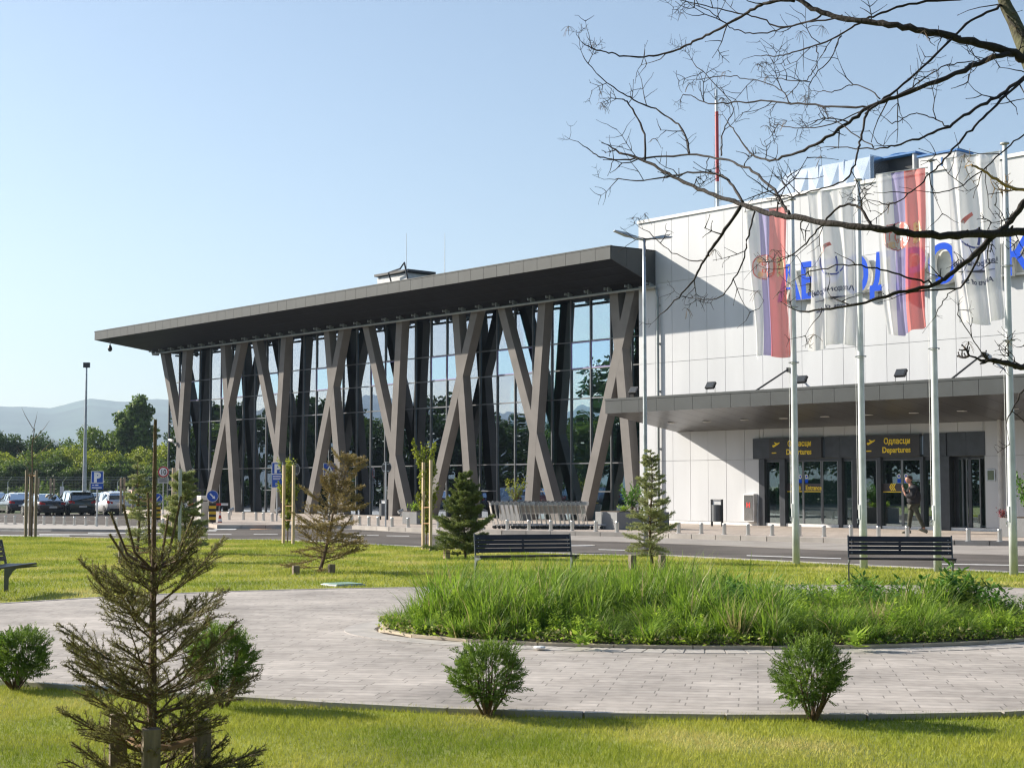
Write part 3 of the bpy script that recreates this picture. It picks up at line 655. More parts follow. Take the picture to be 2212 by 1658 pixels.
for d, a, b, s in ((d2, a2, b2, 'Entrance'), (d1, a1, b1, 'Улаз')):
    mb = MB(); text(mb, s, .25, (a + b) / 2 + .06, zband0 + .06, .10 - .022, align='CENTER', sx=.85, bold=.004); mb.build('lettering', M['yellow'], d)
def chevrons(d, cx, cz, y, s=.13, dr=-1, n=3):
    mb = MB()
    for k in range(n):
        x = cx + k * s * .62; mb.prism([(x, cz), (x + s * .62, cz + s), (x + s * 1.0, cz + s), (x + s * .38, cz), (x + s * 1.0, cz - s), (x + s * .62, cz - s)], y - .004, y)
    mb.build('arrow_mark', M['yellow'], d)
chevrons(d3, (a3 + b3) / 2 - .12, zband0 + .17, .10 - .018)
for d, x in ((d1, b1 - .14), (d2, a2 + .16), (d3, b3 - .14), (d4, a4 + .16)):
    mb = MB(); mb.prism([(x + .07 * math.cos(t), 2.02 + .085 * math.sin(t)) for t in np.linspace(0, 6.28, 13)[:-1]], .088, .091); mb.prism([(x - .07, 1.78), (x + .07, 1.78), (x + .07, 1.92), (x - .07, 1.92)], .088, .091, 1)
    mb.prism([(x + .035 * math.cos(t), 2.02 + .045 * math.sin(t)) for t in np.linspace(0, 6.28, 11)[:-1]], .084, .0875, 1); mb.build('sticker', [M['signw'], M['letterblue']], d)
# departures boards
def dep_board(px0, px1, tx0, ix0, label):
    a, b = xat(px0), xat(px1); t = thing('departures_sign', label, 'sign', LW((a + b) / 2, .105, (zb + zt) / 2), FA, 'departures signs over the doors')
    w = (b - a) / 2; h = (zt - zb) / 2; mb = MB(); mb.box(-w, w, -.045, 0, -h + .005, h - .005); mb.build('sign_board', mat('board_black', (.03, .028, .03), .5), t)
    c = (a + b) / 2; cx = FC(tx0, 965)[0] - c; mb = MB()
    text(mb, 'Одласци', .29, cx, .07, -.05, bold=.008, align='CENTER', sx=.92); text(mb, 'Departures', .29, cx - .03, -.245, -.05, bold=.008, align='CENTER', sx=.90); mb.build('lettering', M['yellow'], t)
    ix = FC(ix0, 965)[0] - c; mb = MB()
    P = [(-.19, .05), (-.13, .10), (-.10, .08), (.02, .13), (-.08, .21), (-.03, .22), (.12, .165), (.22, .2), (.27, .21), (.28, .18), (.2, .12), (.0, .02), (-.1, -.03), (-.16, .0)]
    mb.prism([(ix + x * .8, z * .8 + .06) for x, z in P], -.052, -.046); mb.prism([(ix - .17, -.2), (ix + .05, -.2), (ix + .05, -.155), (ix - .17, -.155)], -.052, -.046); mb.build('plane_symbol', M['yellow'], t)
dep_board(1667, 1780, 1732, 1680, 'black Departures sign with yellow lettering over the left doors, partly behind the first flagpole')
dep_board(1870, 1992, 1943, 1885, 'black Departures sign with yellow lettering over the middle doors, in full view between two flagpoles')
# small wall plate and utility cabinet
t = thing('wall_plate', 'small green framed notice plate on the white wall right of the doors', 'notice', LW(xat(2141), .01, FC(2141, 1026)[1]), FA)
mb = MB(); mb.box(-.16, .16, -.03, 0, -.2, .2); mb.build('plate_frame', M['galv'], t); mb = MB(); mb.box(-.12, .12, -.035, -.031, -.16, .16); mb.build('plate', mat('plate_green', (.12, .16, .1), .5), t)
a, b = xat(1613), xat(1635); za, zb2 = FC(1620, 1126)[1], FC(1620, 1066)[1]
t = thing('hydrant_cabinet', 'steel wall cabinet marked with a red H left of the entrance doors', 'cabinet', LW((a + b) / 2, .0, 0), FA)
w = (b - a) / 2; mb = MB(); mb.box(-w, w, -.22, 0, za, zb2); mb.build('cabinet_body', M['signw'], t, bevel=.008); mb = MB(); mb.box(-w + .04, w - .04, -.235, -.222, za + .05, zb2 - .05); mb.build('door', M['mirrorpan'], t)
mb = MB(); text(mb, 'H', .26, 0, (za + zb2) / 2 + .02, -.24, align='CENTER', bold=.015); mb.build('lettering', mat('h_red', (.75, .04, .03), .5), t)
mb = MB(); mb.tube([(w + .09, -.1, SW), (w + .09, -.1, 1.0)], .025, 8); mb.build('pipe', M['galv'], t)

# big blue wall letters on their pale backing rail
zl0 = FC(1735, 649)[1]; zl1 = FC(1735, 576)[1]; H_ = zl1 - zl0
t = thing('wall_lettering', 'big blue raised Cyrillic letters with white sides along the white wall', 'sign', LW(0, 0, 0), FA)
xs_ = [xat(1723), xat(1768), None, xat(1868), None, None, xat(2058), None, xat(2222)]
xs_[2] = xs_[1] + (xs_[3] - xs_[1]) * .46; st = (xs_[6] - xs_[3]) / 3; xs_[4] = xs_[3] + st * 1.02; xs_[5] = xs_[3] + st * 2.05; xs_[7] = xs_[6] + st * 1.15
rest = 'ОНСТАНТИН ВЕЛИКИ'; word = 'АЕРОДРОМК'
mb = MB(); mb.box(xs_[0] - .55, 33, -.10, -.01, zl0 + .12, zl1 - .14); mb.build('sign_board', M['plate'], t)
mb = MB(); mb.box(xs_[0] - .6, 33, -.16, -.03, zl0 + .02, zl0 + .1); mb.build('sign_rail', M['letterw'], t)
def big(ch, x):
    vs, fs = textmesh(ch, H_ / .70, .10, .035, 'CENTER'); out = [Vector((v.x * .90 + x, -.30 - v.z, v.y + zl0 + .02)) for v in vs]
    mm = [0 if all(abs(vs[i].z - .10) < 1e-4 for i in f) else 1 for f in fs]
    mb = MB(); mb.v = [tuple(v) for v in out]; mb.f = fs; mb.m = mm; mb.build('letter', [M['letterblue'], M['letterw']], t)
for ch, x in zip(word, xs_): big(ch, x)
x = xs_[-1]
for ch in rest[:9]: x += st; big(ch, x)

# roof equipment
def roofpt(px, py, o): x, z = FC(px, py, o); return x, z
x0, z0_ = FC(815, 610, -4); x1_, _ = FC(935, 600, -4); zt_ = FC(860, 584, -4)[1]
t = thing('roof_unit', 'white roof ventilation unit with dark cover and cables on the hall roof', 'ventilation unit', LW((x0 + x1_) / 2, -4, rz1), FA)
w = (x1_ - x0) / 2; h = max(.5, zt_ - rz1); mb = MB(); mb.box(-w, w * .1, 0, 1.6, 0, h * .9); mb.box(-w - .3, -w * .3, -.3, .5, 0, h * .45); mb.build('unit_body', M['hvac'], t, bevel=.02)
mb = MB(); mb.box(-w - .1, w * .2, -.15, 1.8, h * .92, h * .98); mb.box(w * .1 + .02, w, .1, 1.5, .1, h * .7); mb.build('cover', M['signback'], t)
mb = MB(); mb.tube([(-w * .3, -.2, h * .5), (-w * .4, -.35, h * .95), (0, -.3, h * 1.0), (w * .15, -.3, h * 1.15), (w * .3, -.3, h * .6)], .05, 6); mb.build('cable', M['black'], t)
for px, nm in ((878, 'beside the roof unit'), (961, 'further right on the hall roof')):
    x, zt2 = FC(px, 504, -5); mb = MB(); mb.tube([(0, 0, 0), (0, 0, zt2 - rz1)], [.03, .012], 5)
    t = thing('lightning_rod', 'thin lightning rod standing ' + nm, 'lightning rod', LW(x, -5, rz1), FA, 'lightning rods on the hall roof'); mb.build('rod', M['galv'], t); mb = MB(); mb.lathe([(.14, 0), (.12, .12), (.04, .14)], 8); mb.build('base', M['conc'], t)
x, z = FC(694, 632, -.5); t = thing('roof_vent', 'tiny dark vent cap on the edge of the hall roof', 'vent', LW(x, -.5, rz1 - .02), FA); mb = MB(); mb.lathe([(.05, 0), (.05, .15), (.12, .18), (.1, .28), (.03, .32)], 10); mb.build('cap', M['black'], t)
x, z = FC(1550, 443, -6); zt3 = FC(1550, 193, -6)[1]; t = thing('radio_mast', 'thin red and white radio mast rising behind the white block', 'mast', LW(x, -6, WT - .36), FA)
hh = zt3 - WT + .36; mb = MB(); zs = [(0, .42, 1), (.42, .86, 0), (.86, .93, 1)]
for a_, b_, mi in zs: mb.tube([(0, 0, hh * a_), (0, 0, hh * b_)], .085, 8, mi)
mb.build('pole', [M['redm'], M['polew']], t)
mb = MB(); mb.tube([(-.18, 0, 0), (-.18, 0, hh * .7)], .012, 4); mb.tube([(.2, 0, 0), (.2, 0, hh * .9)], .012, 4); mb.tube([(-.2, .1, hh * .8), (-.2, .1, hh * 1.05)], .012, 4); mb.tube([(0, 0, hh * .93), (0, 0, hh)], .05, 6)
for k in range(16): mb.tube([(-.18, 0, hh * k / 17), (.2 if k % 3 == 0 else 0, 0, hh * k / 17)], .012, 4)
mb.tube([(0, 0, hh * .62), (.32, 0, hh * .62), (.32, 0, hh * .7)], .02, 4); mb.tube([(0, 0, hh * .3), (.3, 0, hh * .3), (.3, 0, hh * .38)], .02, 4); mb.build('rungs', M['galv'], t)
# duct and chillers on the white block
xa, xb = FC(1661, 420, -2.5)[0], FC(1885, 380, -2.5)[0]; zt4 = FC(1750, 360, -2.5)[1]
t = thing('air_duct', 'shiny silver air duct bending over the parapet of the white block', 'duct', LW((xa + xb) / 2, -2.5, WT - .3), FA)
w = (xb - xa) / 2; h = max(.8, zt4 - WT + .3); mb = MB(); prof = [(-w, 0), (-w, h * .35), (-w + .25, h * .75), (-w + .75, h * .98), (-w + 1.4, h), (w, h * .98), (w, .15), (-w + 1.2, .15), (-w + .9, 0)]
prof = [(-w, 0)] + [(-w + 1.3 * (1 - math.cos(q)), h * math.sin(q)) for q in np.linspace(.15, 1.57, 8)] + [(w, h * .98), (w, .12), (-w + 1.2, .12)]; mb.prism(prof, .1, 1.3); nz = 5; x_ = -w + 1.3; sw_ = (2 * w - 1.4) / nz
for q in range(nz):
    a_ = x_ + q * sw_; b_ = a_ + sw_; c_ = (a_ + b_) / 2; mb.add([(a_, .0, .15), (b_, .0, .15), (b_, 0, h * .97), (a_, 0, h * .97), (c_, -.05, h * .5)], [(0, 1, 4), (1, 2, 4), (2, 3, 4), (3, 0, 4)])
mb.build('duct_body', M['duct'], t)
mb = MB()
for k in range(4): x = -w + 1.3 + k * (2 * w - 1.4) / 3; mb.box(x - .015, x + .015, -.03, 1.33, .1, h + .02); pass
mb.build('duct_flange', M['duct'], t)
xa, xb = FC(1868, 390, -3.2)[0], FC(1975, 380, -3.2)[0]; zt5 = FC(1930, 338, -3.2)[1]
t = thing('roof_chiller', 'open blue topped chiller with dark fan bay on the white block roof', 'chiller', LW((xa + xb) / 2, -3.2, WT - .3), FA)
w = (xb - xa) / 2; h = zt5 - WT + .3; mb = MB(); mb.box(-w, -w + .08, 0, 1.1, 0, h); mb.box(w - .08, w, 0, 1.1, 0, h); mb.box(-w, w, 1.0, 1.1, 0, h); mb.box(-w, w, 0, 1.1, 0, .15); mb.build('casing', M['hvac'], t)
mb = MB(); mb.box(-w - .1, w + .1, -.05, 1.15, h - .02, h + .05); mb.build('top', M['hvacb'], t); mb = MB(); mb.box(-w + .1, w - .1, .3, .98, .16, h - .03); mb.build('fan_bay', M['black'], t)
mb = MB(); mb.tube([(.3 * math.cos(q) * 1.6 + .2, h * .0 + .55 + .4 * math.sin(q), h + .12) for q in np.linspace(0, 6.28, 15)], .03, 4); mb.tube([(-w + .3, -.02, .3), (-w + .8, -.02, h - .1)], .02, 4); mb.build('fan_ring', M['hvacb'], t)
xa, xb = FC(1985, 390, -3.2)[0], FC(2068, 380, -3.2)[0]
t = thing('roof_unit', 'white air conditioning cabinet with blue marks right of the open chiller', 'ventilation unit', LW((xa + xb) / 2, -3.2, WT - .3), FA)
w = (xb - xa) / 2; mb = MB(); mb.box(-w, w, 0, 1.0, 0, h * .88); mb.build('unit_body', M['hvac'], t, bevel=.02); mb = MB(); mb.box(-w - .05, w + .05, -.05, 1.05, h * .88 + .003, h * .92); mb.build('cover', M['hvacb'], t)
mb = MB(); mb.box(-.1, .0, -.012, 0, .5, .62); mb.box(-.1, .0, -.012, 0, .8, .92); mb.box(.15, .22, -.012, 0, .4, h * .8); mb.build('label_mark', M['hvacb'], t)
# cameras on the hall
t = thing('dome_camera', 'black dome camera hanging from the far left corner of the hall roof', 'camera', LW(FC(238, 735, 2.2)[0], 2.2, rz0 - .05), FA)
mb = MB(); mb.tube([(0, 0, .05), (0, 0, -.35)], .03, 6); mb.build('stem', M['grey'], t); mb = MB(); mb.lathe([(.03, -.3), (.1, -.42), (.14, -.55), (.14, -.62), (.1, -.7), (.03, -.74)], 12); mb.build('camera_dome', M['black'], t, smooth=True)
x, z = FC(375, 952, .1); t = thing('wall_camera', 'white bullet camera on the leftmost crossed column', 'camera', LW(x, .1, z), FA)
mb = MB(); mb.tube([(-.25, -.15, .06), (.1, -.12, .0)], .09, 10); mb.build('camera_body', M['signw'], t); mb = MB(); mb.tube([(.0, -.12, -.02), (.3, -.03, -.22)], .03, 6); mb.box(.25, .4, -.05, .0, -.3, -.12); mb.build('bracket', M['grey'], t)
# ------------------------------------------------------------------ vegetation
def tree_proto(name, seed, h, w, kind):
    """height 1 unit = h metres; trunk, limbs, leaf clumps scattered through an uneven crown"""
    rng = np.random.default_rng(seed); rr = random.Random(seed)
    t = thing(name, 'x', 'tree'); mb = MB(); tips = []
    lean = rr.uniform(-.03, .03) * h; tr = [(0, 0, 0), (lean * .3, 0, h * .3), (lean, rr.uniform(-.02, .02) * h, h * .62), (lean * 1.3, 0, h * .9)]
    mb.tube(tr, [h * .022, h * .017, h * .011, h * .003], 6)
    nl = 16 if kind != 'poplar' else 26
    for i in range(nl):
        u = .18 + .74 * (i + rr.random()) / nl; z0 = h * u * .9; a = rr.uniform(0, 6.28)
        if kind == 'poplar': L = w * (.14 + .26 * math.sin(math.pi * min(1, u * 1.05)) ) * rr.uniform(.7, 1.15); up = 2.2
        elif kind == 'pine': L = w * (1.05 - u) * .62 * rr.uniform(.8, 1.1) + .1; up = .15
        else: L = w * .5 * math.sqrt(max(.05, 1 - (2 * abs(u - .58)) ** 2.2)) * rr.uniform(.65, 1.15); up = .55
        e = (lean * u + L * math.cos(a), L * math.sin(a), min(h * .98, z0 + L * up)); mb.tube([(lean * u, 0, z0), ((lean * u + e[0]) / 2, e[1] / 2, (z0 + e[2]) / 2 + L * .1), e], [h * .008, h * .005, h * .002], 4)
        tips.append(e); tips.append((lean * u + L * .6 * math.cos(a), L * .6 * math.sin(a), z0 + L * up * .6))
    tips.append((lean * 1.2, 0, h * .95)); mb.build('trunk', M['bark'], t)
    P = []; 
    for e in tips:
        cr = w * (.13 if kind == 'poplar' else .17) * rr.uniform(.6, 1.3); n = int(150 * (cr / (w * .15)) ** 2)
        q = rng.normal(size=(n, 3)) * .5; q = q / np.maximum(1, np.linalg.norm(q, axis=1, keepdims=True)) * cr; q[:, 2] *= (1.5 if kind == 'poplar' else .75); P.append(q + np.array(e))
    P = np.concatenate(P); P = P[P[:, 2] > h * .06]; n = len(P); Dv = rand_dirs(rng, n); Dv[:, 2] = Dv[:, 2] * .6 + .15; Dv = unit(Dv); S = perp(rng, Dv)
    ls = h * rng.uniform(.022, .05, n); V, F = leaves_arr(P, Dv, S, ls, ls * .75)
    m = {'poplar': 'poplar', 'pine': 'needle_green', 'dark': 'leaf_dark', 'mid': 'leaf_mid', 'light': 'leaf_yellow'}[kind]
    npmesh('crown', V, F, M[m], t); return t
PROT = {}
PROT['dark'] = [tree_proto('broadleaf_tree', 11, 8, 6.5, 'dark'), tree_proto('broadleaf_tree', 12, 9, 6, 'dark')]
PROT['mid'] = [tree_proto('broadleaf_tree', 21, 7, 6, 'mid'), tree_proto('broadleaf_tree', 22, 8, 6.5, 'mid')]
PROT['light'] = [tree_proto('young_tree', 31, 5, 4.6, 'light'), tree_proto('young_tree', 32, 5, 4.2, 'light')]
PROT['poplar'] = [tree_proto('poplar_tree', 41, 11, 3.3, 'poplar'), tree_proto('poplar_tree', 42, 9.5, 2.9, 'poplar')]
BASEH = {'dark': (8, 9), 'mid': (7, 8), 'light': (5, 5), 'poplar': (11, 9.5)}; used = set()
NTH = ['first', 'second', 'third', 'fourth', 'fifth', 'sixth', 'seventh', 'eighth', 'ninth', 'tenth', 'eleventh', 'twelfth', 'thirteenth', 'fourteenth', 'fifteenth', 'sixteenth', 'seventeenth', 'eighteenth', 'nineteenth', 'twentieth']
def nth(k): k += 1; return NTH[k - 1] if k <= 20 else '%d%s' % (k, {1: 'st', 2: 'nd', 3: 'rd'}.get(k % 10, 'th') if k % 100 not in (11, 12, 13) else 'th')
def put_tree(kind, px, topy, dist, label, group, wide=1., X=None, hgt=None, z=-.45):
    i = random.Random(int(px * 7 + dist)).randrange(2); pr = PROT[kind][i]
    if X is None: p = D(px, topy, dist); h = p.z - z; x = p.x
    else: x, h = X, hgt
    s = h / BASEH[kind][i]; rz = random.Random(px + dist).uniform(0, 6.28)
    if (kind, i) not in used: o = pr; used.add((kind, i)); o.location = (x, dist, z); o.rotation_euler.z = rz; o['label'] = label
    else: o = dup(pr, (x, dist, z), rz, label)
    o['group'] = group; o.scale = (s * wide, s * wide, s); return o
GR = 'trees beyond the car park fence'
rr = random.Random(5)
put_tree('poplar', 303, 858, 172, 'tall dark poplar, highest of the trees beyond the fence', GR, .95)
put_tree('poplar', 268, 893, 172, 'shorter poplar just left of the tallest poplar beyond the fence', GR, 1.0)
put_tree('mid', 190, 930, 176, 'rounded tree right behind the tall floodlight pole', GR, .8)
put_tree('mid', 222, 940, 174, 'loose topped tree between the floodlight pole and the poplars', GR, .8)
for k, px in enumerate((-40, 0, 34, 70, 108, 142, 245, 345, 372, 400)):
    put_tree('dark', px, 943 + [4, 0, 6, 4, 12, 24, 20, 30, 8, 0][k], 178 + rr.uniform(-5, 5), 'dark broadleaf tree, ' + nth(k) + ' from the left in the tall row behind the fence', 'dark trees in the row behind the fence', .8)
for k, px in enumerate((-30, 12, 48, 88, 118, 160, 205, 246, 282, 322, 355, 390)):
    put_tree('light' if k % 4 != 3 else 'mid', px, 978 + [6, 22, 4, 0, 8, -6, 2, 10, 16, 14, -4, 8][k] - (8 if px > 300 else 0), 158 + rr.uniform(-4, 4), 'yellow green bushy tree, ' + nth(k) + ' from the left in the lighter row beyond the fence', 'bushy trees in front of the row', 1.0)
for k, px in enumerate((-20, 22, 60, 99, 140, 180, 225, 262, 300, 340, 377)):
    put_tree('dark' if k % 2 else 'mid', px, 1004 + rr.uniform(-8, 8), 150 + rr.uniform(-3, 3), 'low bushy tree, ' + nth(k) + ' from the left close behind the fence', 'low trees close behind the fence', 1.3)
# trees left of the frame: the glass hall mirrors them
for k in range(30):
    x = -74 - (k % 3) * 9 + rr.uniform(-3, 3); y = 40 + k * 3.0 + rr.uniform(-2, 2)
    put_tree('dark' if k % 4 else 'mid', 1000 + k, 0, y, 'tree left of the frame, ' + nth(k) + ' from the near end of the row the hall mirrors', 'trees mirrored in the glass hall', 1.15, X=x, hgt=rr.uniform(8.6, 12.4) * (1.28 if y < 74 else .86), z=-.4)
for k in range(22):
    put_tree('dark' if k % 3 else 'mid', 2000 + k, 0, -16 - (k % 2) * 9 - abs(k - 10) * .3 + (max(0, k - 15) * 4.5), 'park tree behind the viewer, ' + nth(k) + ' from the left, mirrored in the doors', 'trees mirrored in the doors', 1.1, X=-44 + k * 5.2 + rr.uniform(-1, 1), hgt=rr.uniform(11, 15), z=0)
und = []
rng = np.random.default_rng(9)
# rough undergrowth under the far trees
n = 26000; P = np.column_stack([rng.uniform(-75, -8, n), rng.uniform(141, 158, n), np.zeros(n)]); hh = 1.1 + .7 * np.sin(P[:, 0] * .6) * np.sin(P[:, 0] * .23 + 2) + .4 * np.sin(P[:, 1]); P[:, 2] = -.5 + rng.uniform(0, 1, n) ** .7 * np.maximum(.3, hh) * 1.3
Dv = rand_dirs(rng, n); V, F = leaves_arr(P, Dv, perp(rng, Dv), rng.uniform(.25, .6, n), rng.uniform(.2, .4, n)); tag(npmesh('undergrowth', V, F, M['leaf_mid']), kind='stuff')
n = 30000; P = np.column_stack([rng.uniform(-100, -70, n), rng.uniform(25, 140, n), np.zeros(n)]); P[:, 2] = -.5 + rng.uniform(0, 1, n) ** .7 * (1.8 + .8 * np.sin(P[:, 1] * .5))
Dv = rand_dirs(rng, n); V, F = leaves_arr(P, Dv, perp(rng, Dv), rng.uniform(.3, .8, n), rng.uniform(.25, .5, n)); tag(npmesh('undergrowth', V, F, M['leaf_dark']), kind='stuff')

# lawn blades
def lawn_blades(name, xr, yr, dens, h, w, ok, seed):
    rng = np.random.default_rng(seed); n = int((xr[1] - xr[0]) * (yr[1] - yr[0]) * dens); P = np.column_stack([rng.uniform(*xr, n), rng.uniform(*yr, n), np.zeros(n)]); P = P[ok(P)]; n = len(P)
    a = rng.uniform(0, 6.28, n); hh = h * rng.uniform(.5, 1.25, n) * (1 + .25 * np.sin(P[:, 0] * 2.1 + np.sin(P[:, 1] * 1.3) * 2) * np.sin(P[:, 1] * 2.7)); s = np.column_stack([np.cos(a), np.sin(a), np.zeros(n)]) * (w * rng.uniform(.6, 1.3, n))[:, None]
    tip = P + np.column_stack([rng.normal(0, .45, n), rng.normal(0, .45, n), np.ones(n)]) * hh[:, None]
    V = np.stack([P - s, P + s, tip], 1).reshape(-1, 3); return tag(npmesh(name, V, np.arange(n * 3).reshape(n, 3), M['blade']), kind='stuff')
PNa = np.array([(p.x, p.y) for p in PN])[::-1]; PFa = np.array([(p.x, p.y) for p in PF]); LEa = np.array([(p.x, p.y) for p in LE])
def nearok(P):
    o = np.argsort(PNa[:, 0]); return P[:, 1] < np.interp(P[:, 0], PNa[o, 0], PNa[o, 1]) - .015
def farok(P):
    return (P[:, 1] > np.interp(P[:, 0], PFa[:, 0], PFa[:, 1]) + .09) & (P[:, 1] < np.interp(P[:, 0], LEa[:, 0], LEa[:, 1]) - .02) & (np.abs(P[:, 0]) < P[:, 1] * .37)
lawn_blades('grass', (-5.2, 5.2), (8.4, 14), 4600, .036, .0026, nearok, 1)
lawn_blades('grass', (-19, 14), (22, 51), 420, .05, .008, farok, 2)
rng = np.random.default_rng(77)                # longer ragged blades along the edges
pts = [];
for A_, n, dy in ((PNa, 5200, -.03), (PFa, 3000, .12)):
    o = np.argsort(A_[:, 0]); x = rng.uniform(-9, 9, n); y = np.interp(x, A_[o, 0], A_[o, 1]) + dy * rng.uniform(.6, 2.2, n); pts.append(np.column_stack([x, y, np.zeros(n)]))
P = np.concatenate(pts); n = len(P); hh = rng.uniform(.03, .075, n); a = rng.uniform(0, 6.28, n); s = np.column_stack([np.cos(a), np.sin(a), 0 * a]) * .0025
V = np.stack([P - s, P + s, P + np.column_stack([rng.normal(0, .3, n), rng.normal(0, .3, n), np.ones(n)]) * hh[:, None]], 1).reshape(-1, 3); tag(npmesh('grass', V, np.arange(n * 3).reshape(n, 3), M['blade']), kind='stuff')

def bend_blades(P, h, w, rng, lean=.5, droop=.5, seg=4):
    n = len(P); a = rng.uniform(0, 6.28, n); dr = np.column_stack([np.cos(a), np.sin(a), 0 * a]); sd = np.column_stack([-np.sin(a + .6), np.cos(a + .6), 0 * a])
    l = (lean * rng.uniform(.15, 1.2, n))[:, None]; dd = (droop * rng.uniform(0, 1.3, n))[:, None]; h = np.asarray(h).reshape(-1, 1); w = np.asarray(w).reshape(-1, 1); rows = []
    for k in range(seg + 1):
        u = k / seg; c = P + dr * (l * u + dd * u ** 3 * .8) * h + np.array([0, 0, 1.]) * h * (u - dd * .28 * u ** 3); ww = w * (1 - u ** 1.5) * .5 + .0006; rows += [c - sd * ww, c + sd * ww]
    V = np.stack(rows, 1); m = V.shape[1]; F = np.concatenate([np.stack([np.arange(n) * m + q for q in (2 * k, 2 * k + 1, 2 * k + 3, 2 * k + 2)], 1) for k in range(seg)])
    return V.reshape(-1, 3), F
def inbed(rng, n, rmax=.985):
    r = np.sqrt(rng.uniform(0, 1, n)) * rmax; a = rng.uniform(0, 6.28, n); return np.column_stack([BX + BR * r * np.cos(a), BY + BB * r * np.sin(a), np.full(n, .07)])
rng = np.random.default_rng(4)
# countable clumps: grass tufts each a plant of its own
def tuft(seed, h, r, n, m='tallgrass', lean=.35, droop=.5, w=.009):
    g = np.random.default_rng(seed); a = g.uniform(0, 6.28, n); q = r * np.sqrt(g.uniform(0, 1, n)); P = np.column_stack([q * np.cos(a), q * np.sin(a), 0 * a]); V, F = bend_blades(P, h * g.uniform(.45, 1.12, n), w * g.uniform(.6, 1.4, n), g, lean, droop)
    mi = (g.uniform(0, 1, len(F)) < .0).astype(int); dry = g.uniform(0, 1, n) < .05; mi = np.tile(dry.astype(int), len(F) // n)
    return V, F, [M[m], M['drygrass']], mi
def broad(seed, h, r, n, m='broad', L=.10):
    g = np.random.default_rng(seed); k = max(5, n // 26); st = []; P = []; Dv = []
    a = g.uniform(0, 6.28, k); q = r * g.uniform(0, .9, k)
    for i in range(k):
        e = np.array([q[i] * math.cos(a[i]) * 1.2, q[i] * math.sin(a[i]) * 1.2, h * g.uniform(.6, 1.05)]); b = e * [.4, .4, 0]; u = g.uniform(.15, 1, n // k)[:, None]; P.append(b + (e - b) * u); th = g.uniform(0, 6.28, n // k); Dv.append(np.column_stack([np.cos(th), np.sin(th), g.uniform(.0, .9, n // k)])); st.append((b, e))
    P = np.concatenate(P); Dv = unit(np.concatenate(Dv)); S = unit(np.cross(Dv, np.array([0, 0, 1.])) + g.normal(0, .25, P.shape)); ls = L * g.uniform(.5, 1.3, len(P)); V, F = leaves_arr(P, Dv, S, ls, ls * .34); return V, F, [M[m]], None
def sx_ok(p): return (p[0] - BX) ** 2 + (p[1] - BY) ** 2 < (BR * .95) ** 2
bedpts = []; rr = random.Random(8); tries = 0
while len(bedpts) < 285 and tries < 20000:
    tries += 1; r = math.sqrt(rr.random()) * .95; a = rr.uniform(0, 6.28); p = (BX + BR * r * math.cos(a), BY + BB * r * math.sin(a))
    if all((p[0] - q[0]) ** 2 + (p[1] - q[1]) ** 2 > .062 for q in bedpts): bedpts.append(p)
protos = {}
def bedplant(kind, i):
    key = (kind, i)
    if key not in protos:
        if kind == 'tall': V, F, ms, mi = tuft(100 + i, 1., .26, 150, lean=.30, droop=.55, w=.024)
        elif kind == 'mound': V, F, ms, mi = tuft(200 + i, .62, .2, 190, lean=.7, droop=.9, w=.020)
        elif kind == 'leafy': V, F, ms, mi = broad(300 + i, .8, .34, 520, 'broad', .15)
        elif kind == 'light': V, F, ms, mi = broad(400 + i, .62, .3, 560, 'broadlight', .085)
        elif kind == 'fine': V, F, ms, mi = broad(500 + i, .8, .3, 900, 'leaf_mid', .06)
        V = np.asarray(V); o = npmesh({'tall': 'grass_tuft', 'mound': 'grass_mound', 'leafy': 'leafy_plant', 'light': 'low_plant', 'fine': 'herb_plant'}[kind], V, F, ms, mi=mi); protos[key] = o; return o
    o = protos[key].copy(); COL.objects.link(o); return o
LBL = {'tall': ('tall grass tuft', 'grass'), 'mound': ('arching grass mound', 'grass'), 'leafy': ('dark leafy plant', 'plant'), 'light': ('bright leafy plant', 'plant'), 'fine': ('fine leaved herb', 'plant')}
cntk = {}
bedpts.sort(key=lambda q: q[0] / q[1])
for k, (x, y) in enumerate(bedpts):
    rx = (x - BX) / BR; ry = (y - BY) / BB; rad = math.hypot(rx, ry); front = -ry
    q = rr.random()
    if front > .15 and rx > -.5 and rad < .97: kind = 'mound' if q < .42 else ('light' if q < .74 else 'fine' if q < .88 else 'tall')
    elif rx < -.15: kind = 'tall' if (q < .86 and rad < .9) else ('mound' if q < .7 else 'light')
    elif front > .5: kind = 'mound' if q < .42 else ('light' if q < .88 else 'fine')
    elif rx < .25 and ry > .1: kind = 'tall' if q < .75 else 'leafy'
    else: kind = ('leafy' if q < .26 else 'fine' if q < .44 else 'tall' if q < .58 else 'mound' if q < .78 else 'light')
    o = bedplant(kind, rr.randrange(3)); s = {'tall': .58, 'mound': .60, 'leafy': .58, 'light': .58, 'fine': .52}[kind] * rr.uniform(.75, 1.2)
    if kind == 'tall' and rx > .1: s *= .8
    if rx < .2 and kind == 'tall': s *= 1.2
    if rx > .3 and ry > -.2: s *= 1.25
    if rad > .82: s *= .72
    if ry > .4 and rx > .1: s *= .85
    o.location = (x, y, .06); o.rotation_euler.z = rr.uniform(0, 6.28); o.scale = (s * 1.05, s * 1.05, s)
    bandn = 'at the front rim' if front > .45 else 'along the back edge' if front < -.4 else 'in the middle'; ck = (kind, bandn); cntk[ck] = cntk.get(ck, -1) + 1; lb, c = LBL[kind]; lb = lb + ' ' + bandn + ' of the flower bed, ' + nth(cntk[ck]) + ' from the left'; tag(o, lb, c, {'tall': 'tall grass tufts in the flower bed', 'mound': 'grass mounds in the flower bed', 'leafy': 'broad leaved plants in the flower bed', 'light': 'low plants in the flower bed', 'fine': 'herbs in the flower bed'}[kind])
